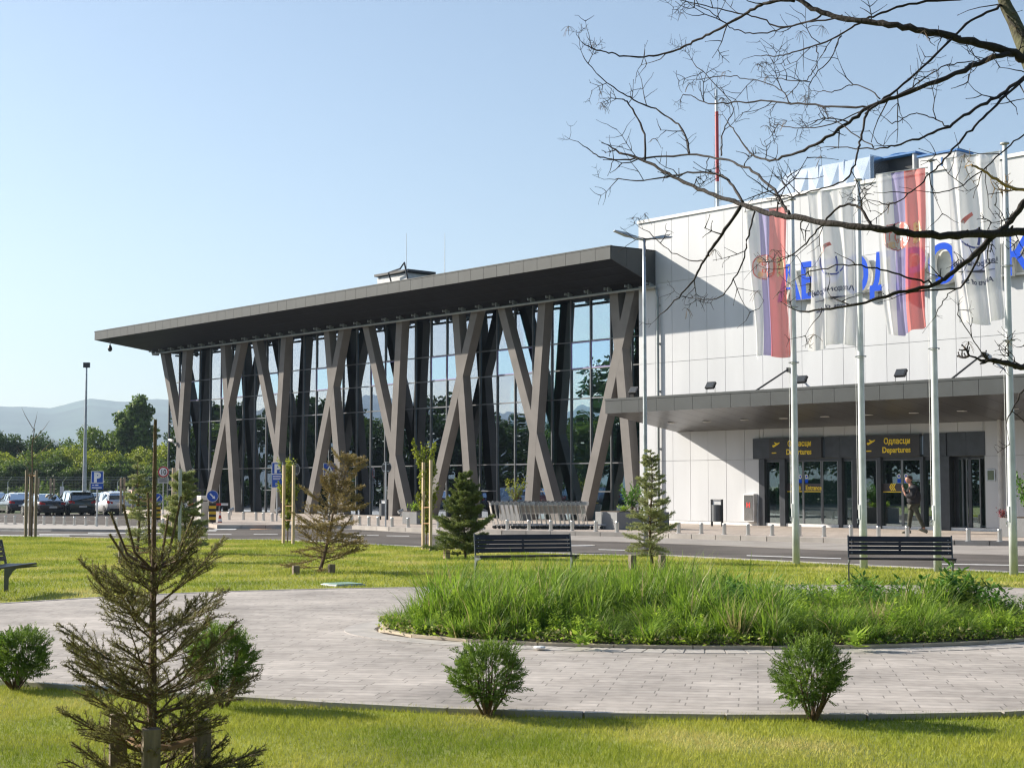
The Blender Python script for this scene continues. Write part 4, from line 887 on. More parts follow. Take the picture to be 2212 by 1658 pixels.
# weeds and litter covering the soil
P = inbed(rng, 42000, .995); n = len(P); P[:, 2] += rng.uniform(0, .15, n) * (.6 + .4 * np.sin(P[:, 0] * 3) * np.sin(P[:, 1] * 4)); Dv = rand_dirs(rng, n); Dv[:, 2] = np.abs(Dv[:, 2]) * .6; V, F = leaves_arr(P, unit(Dv), perp(rng, Dv), rng.uniform(.02, .07, n), rng.uniform(.012, .035, n))
tag(npmesh('weeds', V, F, [M['broadlight'], M['leaf_mid'], M['drygrass']], mi=rng.choice([0, 1, 2], n, p=[.35, .5, .15])), kind='stuff')
# a pale plume plant and yellow-green dock leaves
for (px, py, s, lab) in ((2590 * .7315, 1880 * .7315, 1., 'pale straw coloured iris clump with stiff leaves in the bed'), (2180 * .7315, 1900 * .7315, .9, 'yellowing iris clump at the front of the bed')):
    V, F, ms, mi = tuft(int(px), .52 * s, .07, 46, 'drygrass', .5, .1, .02); p = G(px, py, .06); o = npmesh('iris_clump', V, F, [M['drygrass']], loc=p); tag(o, lab, 'plant')
V, F, ms, mi = broad(77, .14, .1, 40, 'broadlight', .16); o = npmesh('dock_plant', V, F, [M['broadlight']], loc=G(1852, 1401, .06)); tag(o, 'small bright yellow green leafy weed at the front rim of the bed', 'plant')
V, F, ms, mi = broad(78, .12, .1, 40, 'broadlight', .12); o = npmesh('dock_plant', V, F, [M['broadlight']], loc=G(1262, 1398, .06)); tag(o, 'bright green seedling cluster by the white stone at the bed rim', 'plant')
mb = MB(); mb.lathe([(.06, 0), (.065, .012), (.05, .02), (.02, .022)], 9); tag(mb.build('stone', M['signw'], None, G(1165, 1399, .055)), 'flat white stone lying at the front rim of the flower bed', 'stone')

# round shrubs
def shrub(name, label, px, py, h, w, seed, m='bushleaf', dens=1.):
    g = np.random.default_rng(seed); r_ = random.Random(seed); t = thing(name, label, 'shrub', G(px, py, 0)); mb = MB(); P = []; Dv = []
    for i in range(20):
        a = r_.uniform(0, 6.28); q = r_.random() ** .6; e = Vector((w * .42 * q * math.cos(a), w * .42 * q * math.sin(a), h * r_.uniform(.6, .85))); b = Vector((e.x * .12, e.y * .12, 0)); mid = b.lerp(e, .5) + Vector((e.x * .15, e.y * .15, -.02))
        mb.tube([b, mid, e], [.008, .006, .002], 5)
    mb.build('stems', M['bark2'], t)
    ns = int(1150 * dens)
    gd = g.normal(size=3); gd[2] = abs(gd[2]) * .3; gd /= np.linalg.norm(gd); off = np.array([g.uniform(-.07, .07) * w, 0, g.uniform(-.03, .05) * h]); fl = g.uniform(.92, 1.1)
    for i in range(ns):                        # sprays
        d = g.normal(size=3); d /= np.linalg.norm(d)
        if d @ gd > .72 and g.uniform() < .7: continue
        rad = g.uniform(.35, 1) ** .5 * (1 + .24 * math.sin(d[0] * 4 + seed * 1.7) * math.sin(d[2] * 5 + d[1] * 4 + seed)) * (1.18 if g.uniform() < .06 else 1)
        c = off + np.array([0, 0, h * .60]) + d * np.array([w * .46 * fl, w * .46, h * .40 / fl]) * rad
        if c[2] < h * .22: c[2] = h * .22 + g.uniform(0, .1) * h
        dirv = unit((d * [1, 1, .6] + np.array([0, 0, .55]) + g.normal(0, .3, 3))[None])[0]; n = 24; L = g.uniform(.05, .095)
        u = np.linspace(0, 1, n); side = np.cross(dirv, g.normal(size=3)); side /= np.linalg.norm(side); P.append(c + dirv * (u * L)[:, None]); sg = np.where(np.arange(n) % 2, 1, -1)[:, None]; Dv.append(dirv + side * sg * .8 + g.normal(0, .25, (n, 3)))
    P = np.concatenate(P); Dv = unit(np.concatenate(Dv)); n = len(P); V, F = leaves_arr(P, Dv, perp(g, Dv), g.uniform(.012, .026, n), g.uniform(.005, .009, n)); npmesh('foliage', V, F, M[m], t)
    return t
def hpx(px, py, top, z=0): p = G(px, py, z); return D(px, top, p.y).z - z, p
def wpx(px, py, wpx_): return (G(px + wpx_ / 2, py) - G(px - wpx_ / 2, py)).length
shrub('round_shrub', 'round dark green shrub cut off by the left edge of the photo', 32, 1490, hpx(32, 1490, 1366)[0], wpx(32, 1490, 126), 1)
shrub('round_shrub', 'round green shrub standing behind the big spruce sapling', 482, 1530, hpx(482, 1530, 1357)[0], wpx(482, 1530, 124), 2)
shrub('round_shrub', 'round green shrub with feathery leaves at the paving edge, middle of the photo', 1052, 1548, hpx(1052, 1548, 1388)[0], wpx(1052, 1548, 148), 3, dens=.85)
shrub('round_shrub', 'round green shrub at the paving edge below the right bench', 1755, 1558, hpx(1755, 1558, 1390)[0], wpx(1755, 1558, 148), 4)

# conifers
def needles(P0, P1, dens, ln, wd, g, Ps, Ds, droop=0.):
    P0 = np.array(P0, float); P1 = np.array(P1, float); L = np.linalg.norm(P1 - P0); n = max(3, int(L * dens)); ax = (P1 - P0) / max(L, 1e-6); u = g.uniform(0, 1, n); q = perp(g, np.tile(ax, (n, 1)))
    Ps.append(P0 + (P1 - P0) * u[:, None]); Ds.append(unit(ax * .75 + q * .8 + np.array([0, 0, -droop])) )
def conifer(name, label, px, py, top, wpix, seed, m, bark='bark2', near=False, whorls=13, lean=0., up=.35, ndens=260, nl=.03, side=5, bare_leader=.0, gap=0., zb=0., group=None, loc=None, H=None, Wd=None, wob=.1, base=.06, topw=.12):
    g = np.random.default_rng(seed); r_ = random.Random(seed)
    if loc is None: h, p = hpx(px, py, top, zb); w = wpx(px, py, wpix)
    else: h, w, p = H, Wd, loc
    t = thing(name, label, 'tree', p, 0, group); mb = MB(); Ps = []; Ds = []
    def tp(u): return Vector((lean * u * h + (0 if near else .012) * h * math.sin(u * 7 + seed), .01 * h * math.sin(u * 5), u * h))
    mb.tube([tp(u) for u in (0, .15, .3, .5, .7, .85, 1)], [h * q for q in (.017, .014, .012, .0085, .006, .004, .0022)], 7)
    for k in range(whorls):
        u = base + (1 - base - bare_leader) * (max(0, k + r_.uniform(-.4, .4)) / (whorls - .6)) ** (1.35 if near else .92); L = w * .5 * ((1 - u) * .95 + topw) * (1.0 if u > .12 else .8)
        nb_ = r_.choice((4, 5, 6)) if u < .85 else 4
        for b in range(nb_):
            if r_.random() < gap: continue
            a = 6.283 * (b + r_.uniform(-.3, .3)) / nb_ + k * .7; Lb = L * r_.choice((.55, .8, .95, 1.1, 1.3)) * r_.uniform(.85, 1.1); el = up * (.5 + .9 * u) + r_.uniform(-wob, wob); b0 = tp(min(.99, max(.02, u + r_.uniform(-.02, .02)))); dv = Vector((math.cos(a) * math.cos(el), math.sin(a) * math.cos(el), math.sin(el)))
            pts = [b0, b0 + dv * Lb * .5 - Vector((0, 0, .03 * Lb)), b0 + dv * Lb + Vector((0, 0, .10 * Lb * (1 if near else .3)))]; r0 = max(.0018, h * .0042 * (1 - u * .5)); mb.tube(pts, [r0, r0 * .7, r0 * .35], 4)
            for s0, s1 in ((0, 1), (1, 2)): needles(pts[s0], pts[s1], ndens * (.35 if s0 == 0 else 1), nl, 0, g, Ps, Ds)
            ns = max(2, int(side * Lb / max(L, .01)))
            for s_ in range(ns * 2):
                f = .22 + .74 * ((s_ // 2) + r_.random()) / ns; c = pts[0].lerp(pts[1], f * 2) if f < .5 else pts[1].lerp(pts[2], f * 2 - 1); sd = dv.cross(Vector((0, 0, 1))).normalized() * (1 if s_ % 2 else -1); ls = Lb * (1 - f) * .62 * r_.uniform(.6, 1.2) + .05 * min(1, h)
                e = c + (dv * .75 + sd * r_.uniform(.55, .9) + Vector((0, 0, r_.uniform(-.15, .35)))).normalized() * ls; mb.tube([c, e], [r0 * .45, r0 * .25], 3); needles(c, e, ndens, nl, 0, g, Ps, Ds)
                if near and ls > .09:
                    for q in range(2): c2 = c.lerp(e, .4 + .3 * q); e2 = c2 + ((e - c).normalized() * .7 + Vector((r_.uniform(-.6, .6), r_.uniform(-.6, .6), r_.uniform(-.1, .7)))).normalized() * ls * .45; mb.tube([c2, e2], [r0 * .3, r0 * .2], 3); needles(c2, e2, ndens, nl, 0, g, Ps, Ds)
    needles(tp(.55), tp(1.), ndens * (.5 if near else 1), nl * .8, 0, g, Ps, Ds)
    mb.build('trunk', M[bark], t); P = np.concatenate(Ps); Dv = np.concatenate(Ds); n = len(P); V, F = leaves_arr(P, Dv, perp(g, Dv), nl * g.uniform(.6, 1.2, n), nl * (.17 if near else .24)); npmesh('needles', V, F, M[m], t); print(name, h, w, n)
    return t
def stake(parent, x, y, w, h, m='wood', rz=0., name='stake'):
    T = Matrix.Translation((x, y, 0)) @ Matrix.Rotation(rz, 4, 'Z'); mb = MB(); mb.box(-w / 2, w / 2, -w / 2, w / 2, -.1, h, 0, T); return mb.build(name, M[m], parent, bevel=.004)
# big spruce sapling in front
pS = D(327, 1500, 8.35); pS.z = 0; hS = D(325, 906, 8.35).z
sp = conifer('spruce_sapling', 'tall thin spruce sapling with bare upright leader, nearest plant at the lower left', 0, 0, 0, 0, 23, 'needle_near', 'bark2', True, 15, 0.0, .60, 430, .019, 7, .43, .10, loc=pS, H=hS, Wd=1.24, wob=.26, base=.02, topw=.16)
# upper shoots of the leader whorl
mb = MB(); Ps, Ds = [], []; g = np.random.default_rng(3); zn = D(325, 1232, 8.35).z
for dx, dz, dy in ((-.25, .31, .05), (-.15, .36, -.08), (-.06, .42, .1), (.10, .30, -.1), (.20, .29, .06), (.12, .4, .12), (-.2, .2, -.15), (.26, .22, -.04)):
    a = Vector((0, 0, zn)); c = a + Vector((dx * .6, dy * .6, dz * .28)); e = a + Vector((dx, dy, dz)); mb.tube([a, c, e], [.009, .0075, .006], 5); needles(c, e, 1500, .012, 0, g, Ps, Ds); needles(a, c, 1100, .01, 0, g, Ps, Ds)
mb.tube([(0, 0, zn), (0, 0, hS)], [.015, .008], 6); needles((0, 0, zn), (0, 0, hS), 500, .012, 0, g, Ps, Ds)
mb.build('leader_shoots', M['bark2'], sp); P = np.concatenate(Ps); Dv = np.concatenate(Ds); V, F = leaves_arr(P, Dv, perp(g, Dv), .015 * g.uniform(.6, 1.2, len(P)), .003); npmesh('leader_needles', V, F, M['needle_near'], sp)
def support(px_list, dist, label, w=.075, belt=True, m='woodd'):
    c = D(px_list[0][0], 1000, dist); t = thing('tree_support', label, 'stake', (c.x, dist, 0)); tops = []
    for k, (px, top, dd) in enumerate(px_list):
        p = D(px, top, dist + dd); stake(t, p.x - c.x, dd, w, p.z, m if k else m, .35); tops.append(Vector((p.x - c.x, dd, p.z - .09)))
    if belt:
        mb = MB(); n = len(tops)
        for k in range(n): a, b = tops[k], tops[(k + 1) % n]; mid = (a + b) / 2 * .75; mid.z = a.z - .03; mb.tube([a, mid, b], .018, 5)
        mb.build('tie_strap', mat('strap', (.30, .17, .08), .8), t)
    return t
support([(327, 1572, -.25), (256, 1540, .12), (437, 1553, .18)], 8.3, 'three square wooden stakes tied around the big front spruce', .088)
c1 = conifer('small_spruce', 'thin green spruce partly hidden behind the front sapling, left of the sign pole', 297, 1212, 985, 110, 5, 'needle_blue', whorls=17, nl=.055, ndens=150, up=.2, gap=.2, topw=.12, side=7, wob=.3)
support([(262, 1168, 0), (335, 1182, .2)], 33.5, 'two short leaning stakes beside the thin spruce left of the sign pole', .1)
c2 = conifer('small_spruce', 'bushy green spruce directly behind the tall grey sign pole', 397, 1196, 1020, 92, 6, 'needle_blue', whorls=20, nl=.06, ndens=190, up=.3, topw=.35, side=8, wob=.35)
c3 = conifer('small_spruce', 'brown dried spruce leaning to the right on the lawn', 688, 1236, 988, 170, 7, 'needle_brown', lean=.26, whorls=22, nl=.045, ndens=115, up=.5, wob=.6, gap=.12, topw=.34, side=8)
c4 = conifer('small_spruce', 'dense dark green spruce just left of the middle bench', 1004, 1206, 1030, 128, 8, 'needle_green', whorls=26, nl=.055, ndens=240, up=.5, topw=.22, side=9, wob=.35)
c5 = conifer('small_spruce', 'slender green spruce in front of the street lamp', 1407, 1216, 972, 118, 9, 'needle_blue', whorls=24, nl=.05, ndens=130, up=.3, wob=.4, topw=.16, side=7, gap=.1)
def stub(px, py, top, label, m='wood', w=.12):
    h, p = hpx(px, py, top); t = thing('wood_stake', label, 'stake', p, .4, 'short stakes around the spruces'); stake(t, 0, 0, w, h, m, 0, 'post'); mb = MB(); mb.box(-w * .55, w * .55, -w * .55, w * .55, h * .6, h * .68); mb.build('nail_strip', M['woodd'], t)
stub(639, 1240, 1221, 'short dark stake left of the leaning brown spruce', 'woodd'); stub(716, 1238, 1218, 'short stake right at the foot of the brown spruce', 'woodd'); stub(965, 1206, 1187, 'short pale stake left of the dense dark spruce')
stub(1366, 1232, 1198, 'short stake left of the slender spruce by the lamp', 'woodd'); stub(1430, 1232, 1198, 'short stake right of the slender spruce by the lamp', 'woodd')
# staked saplings
def sapling(label, lab2, px, py, stakes, top, seed, m, style, w=.09):
    h, p = hpx(px, py, top); t = thing('young_tree', label, 'tree', p); g = np.random.default_rng(seed); r_ = random.Random(seed); mb = MB(); Ps = []; Ds = []
    if style == 'bare':
        mb.tube([(0, 0, 0), (.02, 0, h * .3), (-.05, .02, h * .7), (.03, 0, h * .84)], [.03, .026, .02, .014], 6)
        for a, b in ((-.55, 1.0), (.1, .97), (.6, .90), (-.7, .70), (.8, .76), (-.5, .62)): mb.tube([(-.03, 0, h * (b - .16)), (a * .55, .05, h * (b - .06)), (a * .8, .1, h * b)], [.011, .008, .003], 4)
    else:
        mb.tube([(0, 0, 0), (.02, .01, h * .4), (0, 0, h * .97)], [.02, .014, .004], 6)
        for i in range(34):
            u = r_.uniform(.12, .72); a = r_.uniform(0, 6.28); L = h * r_.uniform(.2, .42); b = Vector((0, 0, u * h)); e = b + Vector((.11 * math.cos(a) * L * 2.8, .11 * math.sin(a) * L * 2.8, L * .8)); 
            if e.z > h: e.z = h
            mb.tube([b, e], [.007, .003], 4); n = int(130 * L); uu = g.uniform(.05, 1, n)[:, None]; Ps.append(np.array(b) + (np.array(e) - np.array(b)) * uu + g.normal(0, .025, (n, 3))); Ds.append(rand_dirs(g, n))
        n = 120; uu = g.uniform(.3, 1, n)[:, None]; Ps.append(np.array([[0, 0, h]]) * uu + g.normal(0, .03, (n, 3))); Ds.append(rand_dirs(g, n))
        P = np.concatenate(Ps); Dv = np.concatenate(Ds); V, F = leaves_arr(P, Dv, perp(g, Dv), g.uniform(.04, .09, len(P)), g.uniform(.03, .06, len(P))); npmesh('foliage', V, F, M[m], t)
    mb.build('trunk', M['bark2'], t)
    s = thing('tree_support', lab2, 'stake', p); tops = []
    for px2, base, tp_ in stakes: h2, q = hpx(px2, base, tp_); stake(s, q.x - p.x, q.y - p.y, w, h2, 'wood' if style != 'bare' else 'woodd', .5); tops.append(Vector((q.x - p.x, q.y - p.y, h2)))
    mb = MB()
    for f in ((.93,) if style == 'bare' else (.48, .3)):
        for k in range(len(tops)): a, b = tops[k] * 1.0, tops[(k + 1) % len(tops)] * 1.0; a = Vector((a.x, a.y, a.z * f)); b = Vector((b.x, b.y, b.z * f)); mb.tube([a, b], .015, 5)
    mb.build('tie_strap', mat('strap', (.30, .17, .08), .8), s)
sapling('bare slender sapling tied between stakes at the left lawn edge', 'pair of tall grey stakes around the bare sapling at the left', 68, 1160, [(55, 1160, 1015), (76, 1160.5, 1016), (64, 1157, 1020)], 880, 1, 'leaf_mid', 'bare', .085)
sapling('columnar green sapling between two pale stakes beside the parking sign', 'two pale wooden stakes around the sapling beside the parking sign', 621, 1173, [(612, 1174, 1004), (633, 1175, 1004)], 988, 2, 'leaf_yellow', 'green', .075)
sapling('columnar yellow green sapling with a tall tip left of the dense spruce', 'two pale wooden stakes around the columnar sapling left of the dense spruce', 921, 1186, [(914, 1187, 998), (930, 1189, 993)], 955, 3, 'leaf_yellow', 'green', .07)
for k, (px, py, tp_) in enumerate(((83, 1085, 1032), (110, 1085, 1033), (117, 1085, 1033), (262, 1075, 1032), (269, 1075, 1031), (288, 1078, 1029), (376, 1100, 1010))):
    pp = D(px, tp_, 104 if px < 300 else 60); zb = gz(pp.x, pp.y); t = thing('tree_stake', ['pale stake behind the white hatchback', 'pale stake behind the dark saloon, left of a pair', 'pale stake behind the dark saloon, right of a pair', 'pale stake left of the thick one behind the parked cars', 'middle pale stake behind the white car roof', 'thick pale stake right of the parking sign', 'tall yellowish stake beside the grey board'][k], 'stake', (pp.x, pp.y, zb), .3, 'stakes in the car park'); stake(t, 0, 0, .14, pp.z - zb, 'wood', 0, 'post'); mb = MB(); mb.box(-.08, .08, -.08, .08, (pp.z - zb) * .75, (pp.z - zb) * .78); mb.build('tie_strap', M['woodd'], t)
# ------------------------------------------------------------------ street furniture
def bollard_proto():
    t = thing('bollard', 'x', 'bollard'); mb = MB(); mb.lathe([(.066, 0), (.066, .33), (.060, .345), (.02, .347)], 18); mb.build('post', M['steel'], t, smooth=False)
    mb = MB(); mb.lathe([(.095, 0), (.095, .012), (.07, .014)], 14); mb.build('base_plate', M['galv'], t); return t
BP = bollard_proto(); first = [True]
def bollard(p, label, group, s=1.):
    if first[0]: o = BP; first[0] = False; o.location = p
    else: o = dup(BP, p, random.Random(p.x).uniform(0, 6))
    o['label'] = label; o['group'] = group; o.scale = (s, s, s)
BT = [(1043, 1143), (1096, 1143.7), (1143, 1144), (1190, 1145), (1236, 1146), (1287, 1147.2), (1333, 1148.8), (1420, 1149.4), (1466, 1150.8), (1515, 1152), (1564.6, 1153.2), (1616, 1154.8), (1668, 1155.9), (1727, 1157), (1780, 1158.5), (1838.6, 1159.5), (1898, 1161), (1960, 1161.5), (2027, 1163), (2092, 1168), (2160, 1169)]
for bk, (x, y) in enumerate(BT): bollard(G(x, y, SW), 'steel bollard on the terminal kerb, ' + nth(bk) + ' from the left of those before trolleys and doors', 'steel bollards along the terminal kerb, right of the trolleys and beyond')
for bk, (x, y) in enumerate([(495, 1122), (526, 1122), (553, 1123), (569, 1124), (588, 1125), (700, 1127), (760, 1133), (777, 1133.6), (797, 1134.5), (817, 1135), (847, 1136.5), (882, 1138), (947, 1140)]): bollard(G(x, y, SW), 'steel bollard before the far half of the glass hall, ' + nth(bk) + ' from the left', 'steel bollards before the far half of the glass hall')
for k in range(17):
    x = -20 + k * 0; 
xs2 = [-16, -5, 12, 32, 53, 79, 95, 117, 139, 161, 185, 208, 231, 253, 278, 303, 328, 352]
for i, x in enumerate(xs2):
    y = np.interp(x, [-20, 12, 185, 352], [1130.5, 1131.3, 1134, 1138.8]); bollard(G(x, y, .06), 'steel bollard before the parked cars, ' + nth(i) + ' from the left in its row', 'steel bollards in front of the parked cars', 1.0)
for bk, x in enumerate((322, 333, 343, 352)): bollard(GG(x, 1120), 'steel bollard beside the barrier island, ' + nth(bk) + ' from the left', 'bollards beside the barrier island')
# flagpoles and flags
AD = Vector((-math.sin(R(51)), math.cos(R(51)), 0))
def pole(px, py, top, label):
    h, p = hpx(px, py, top); t = thing('flagpole', label, 'flagpole', p, 0, 'white flagpoles on the lawn'); mb = MB(); mb.lathe([(.080, 0), (.078, 1.2), (.072, 2.5), (.058, h * .7), (.045, h - .02), (.02, h)], 20); mb.build('pole', M['polew'], t, smooth=True)
    mb = MB(); mb.lathe([(.02, h - .01), (.09, h + .005), (.085, h + .03), (.02, h + .04)], 16); mb.build('finial', M['grey'], t)
    mb = MB(); mb.box(-.082, -.04, -.045, .045, 1.0, 1.3); mb.build('winch_door', M['polew'], t, bevel=.004); mb = MB(); mb.tube([(-.085, 0, 1.02), (-.12, 0, 1.0), (-.11, 0, .93)], .012, 5); mb.build('handle', M['galv'], t)
    mb = MB(); zc = D(px, 788 + (px - 1712) * .0, p.y).z; zc = {1720: 4.35, 1866: 4.33, 2026: 4.4, 2190: 4.45}[px]
    mb.tube([(.11 * math.cos(a), .11 * math.sin(a), zc) for a in np.linspace(0, 6.28, 13)], .012, 5); zc2 = h - 2.35; mb.tube([(.10 * math.cos(a), .10 * math.sin(a), zc2) for a in np.linspace(0, 6.28, 13)], .012, 5); mb.build('counterweight_ring', M['galv'], t)
    mb = MB(); mb.tube([(0, 0, h - .12), AD * 1.18 + Vector((0, 0, h - .12))], .012, 6); mb.build('banner_arm', M['galv'], t); mb = MB(); mb.tube([(-.10, .02, h - .1), (-.10, .02, 1.2)], .004, 4); mb.build('halyard', M['signw'], t)
    return t, p, h
def cloth(h, seed, W0=1.08, HH=3.25, taper=.1, fold=.10):
    def f(u, v):                               # u 0 (pole) .. 1, v 0 top .. 1
        gather = 1 - fold * (math.sin(v * 3.0 + seed) * .5 + .5) * (v ** .4)
        s = .11 + u * W0 * gather * (1 - taper * v); amp = .018 + .085 * v ** .6
        n = amp * (math.sin(u * 15 + seed * 1.7 + v * 1.6) + .5 * math.sin(u * 27 + seed + v * 2.5) + .35 * math.sin(u * 7 - v * 3 + seed * 2))
        nx = Vector((-AD.y, AD.x, 0)); z = h - .13 - v * HH - .05 * v * math.sin(u * 6 + seed) - (.05 * u * v)
        return AD * s + nx * n + Vector((0, 0, z)) + AD * (.05 * math.sin(v * 5 + seed) * v)
    return f
def clothmat(name, c):
    m, nt, b = _new(name); n = _noise(nt, 7, 3, sc=(1, 1, .3)); b.inputs['Base Color'].default_value = (*c, 1); b.inputs['Roughness'].default_value = .7
    tr = nt.nodes.new('ShaderNodeBsdfTranslucent'); tr.inputs[0].default_value = (*c, 1); mx = nt.nodes.new('ShaderNodeMixShader'); mx.inputs[0].default_value = .5
    bp = nt.nodes.new('ShaderNodeBump'); bp.inputs['Strength'].default_value = .4; bp.inputs['Distance'].default_value = .03; nt.links.new(n.outputs[0], bp.inputs['Height']); nt.links.new(bp.outputs[0], b.inputs['Normal'])
    t2 = nt.nodes.new('ShaderNodeBsdfTransparent'); m2 = nt.nodes.new('ShaderNodeMixShader'); m2.inputs[0].default_value = .12
    nt.links.new(b.outputs[0], mx.inputs[1]); nt.links.new(tr.outputs[0], mx.inputs[2]); nt.links.new(mx.outputs[0], m2.inputs[1]); nt.links.new(t2.outputs[0], m2.inputs[2]); nt.links.new(m2.outputs[0], nt.nodes['Material Output'].inputs[0]); return m
CR, CB, CW = clothmat('cloth_red', (.92, .24, .22)), clothmat('cloth_blue', (.38, .34, .62)), clothmat('cloth_white', (.88, .88, .88))
EM = [mat('crest_red', (.80, .25, .22), .6), mat('crest_white', (.80, .76, .76), .6), mat('crest_gold', (.85, .68, .45), .6), mat('print_grey', (.10, .11, .18), .6), mat('print_blue', (.12, .14, .4), .6)]
def flag(p, h, label, kind, seed, name):
    t = thing(name, label, 'flag', p); f = cloth(h, seed); nu, nv = 66, 60; vs = [f(i / nu, j / nv) for j in range(nv + 1) for i in range(nu + 1)]; fs = []; mi = []
    for j in range(nv):
        for i in range(nu):
            q = j * (nu + 1) + i; fs.append((q, q + 1, q + nu + 2, q + nu + 1)); u = (i + .5) / nu; mi.append(0 if (kind == 'state' and u < .42) else 1 if (kind == 'state' and u < .70) else 2)
    mb = MB(); mb.v = [tuple(v) for v in vs]; mb.f = fs; mb.m = mi; mb.build('cloth', [CR, CB, CW], t, smooth=True)
    HHm, WWm = 3.25, 1.08
    def onto(x, z, off): # x metres from the pole, z metres below the top
        u, v = x / WWm, z / HHm; a = f(u, v); nx = Vector((-AD.y, AD.x, 0)); return a - nx * off if True else a
    side = -1
    def shape(poly, m_, off, mbx):
        vs, fs = [], [];  n = len(poly)
        cx = sum(q[0] for q in poly) / n; cz = sum(q[1] for q in poly) / n; ring = []
        K = 5
        for k in range(K + 1):
            for x, z in poly: ring.append(onto(cx + (x - cx) * k / K, cz + (z - cz) * k / K, -off))
        for k in range(K):
            for i in range(n): fs.append((k * n + i, k * n + (i + 1) % n, (k + 1) * n + (i + 1) % n, (k + 1) * n + i))
        mbx.add(ring, fs, m_)
    FW = .004 * (1 if (-AD.y * -p.x + AD.x * -p.y) > 0 else -1)   # towards the viewer
    if kind == 'state':
        mbx = MB(); cx, cz = .64, 1.28; A_ = np.linspace(0, 2 * math.pi, 25)[:-1]
        sh = [(cx +   .31 * math.cos(a) * (1.0 if math.cos(a) > 0 else .95), cz + .28 * math.copysign(abs(math.sin(a)) ** .6, math.sin(a))) for a in A_]
        shape(sh, 0, FW, mbx); shape([(cx + (x - cx) * .93, cz + (z - cz) * .93) for x, z in sh], 1, FW * 1.6, mbx)
        for dx, dz in ((.14, -.16), (.14, .16), (-.10, -.18), (-.10, .18)): shape([(cx + dx + .065 * math.cos(a), cz + dz + .07 * math.sin(a)) for a in A_[::3]], 2 if dx > 0 else 0, FW * 2.2, mbx)
        for dx, dz in ((.06, -.08), (.06, .08), (-.07, -.08), (-.07, .08)):
            shape([(cx + dx - .04, cz + dz - .04), (cx + dx + .04, cz + dz - .04), (cx + dx + .04, cz + dz + .04), (cx + dx - .04, cz + dz + .04)], 0, FW * 2.2, mbx); shape([(cx + dx - .02, cz + dz - .022), (cx + dx + .02, cz + dz - .022), (cx + dx + .02, cz + dz + .022), (cx + dx - .02, cz + dz + .022)], 1, FW * 2.8, mbx)
        cr = [(.34, -.20), (.30, -.23), (.24, -.17), (.20, -.24), (.14, -.10), (.10, 0), (.14, .10), (.20, .24), (.24, .17), (.30, .23), (.34, .20), (.33, 0)]
        shape([(x - .03, cz + z) for x, z in cr], 2, FW * 1.5, mbx)
        for dz in (-.13, -.04, .05, .13): shape([(.24 + .03 * math.cos(a), cz + dz + .025 * math.sin(a)) for a in A_[::4]], 0, FW * 2.2, mbx)
        mbx.build('coat_of_arms', EM, t)
    else:
        mbx = MB()
        mbt = MB()
        def tx(s, size, x0, z0, sx=.9):        # seen from behind: runs from the free edge towards the pole mirrored
            vs, fs = textmesh(s, size, 0, .004, 'CENTER'); mbt.add([onto(x0 + v.x * sx, z0 - v.y, -FW) for v in vs], fs, 3)
        tx('Аеродроми Србије', .145, .60, 2.12, .80); tx('Airports of Serbia', .135, .58, 2.48, .80)
        shape([(.16, 2.24), (1.0, 2.24), (1.0, 2.255), (.16, 2.255)], 3, FW, mbt)
        arc = lambda r0, r1, a0, a1, cx, cz: [(cx + r0 * math.cos(a), cz + r0 * math.sin(a)) for a in np.linspace(a0, a1, 14)] + [(cx + r1 * math.cos(a), cz + r1 * math.sin(a)) for a in np.linspace(a1, a0, 14)]
        def band(pts, m_):
            n = len(pts) // 2
            for i in range(n - 1): q = [pts[i], pts[i + 1], pts[-2 - i], pts[-1 - i]]; mbx.add([onto(x, z, -FW) for x, z in q], [(0, 1, 2, 3)], m_)
        band(arc(.30, .335, -.3, 2.6, .56, 1.45), 4); band(arc(.42, .47, 2.75, 3.5, .92, 1.55), 4); band(arc(.30, .37, -1.15, -.35, .45, 1.42), 0)
        mbx.build('printed_logo', EM, t); mbt.build('printed_lettering', EM, t)
    return t
poles = []
for k, (px, py, tp_, lb) in enumerate([(1720, 1218, 432, 'first white flagpole from the left, before the left Departures sign'), (1866, 1228, 390, 'second white flagpole from the left, behind the left end of the right bench'), (2026, 1234, 348, 'third white flagpole from the left, rising behind the right bench'), (2190, 1242, 312, 'fourth white flagpole, nearest the right edge of the photo')]):
    t, p, h = pole(px, py, tp_, lb); poles.append((p, h))
flag(*poles[0], 'red blue and white vertical flag with coat of arms on the first flagpole', 'state', 0.4, 'state_flag'); flag(*poles[1], 'white printed banner with mirrored lettering on the second flagpole', 'air', 2.2, 'banner_flag')
flag(*poles[2], 'red blue and white vertical flag with coat of arms on the third flagpole', 'state', 4.1, 'state_flag'); flag(*poles[3], 'white printed banner with mirrored lettering on the fourth flagpole', 'air', 5.3, 'banner_flag')
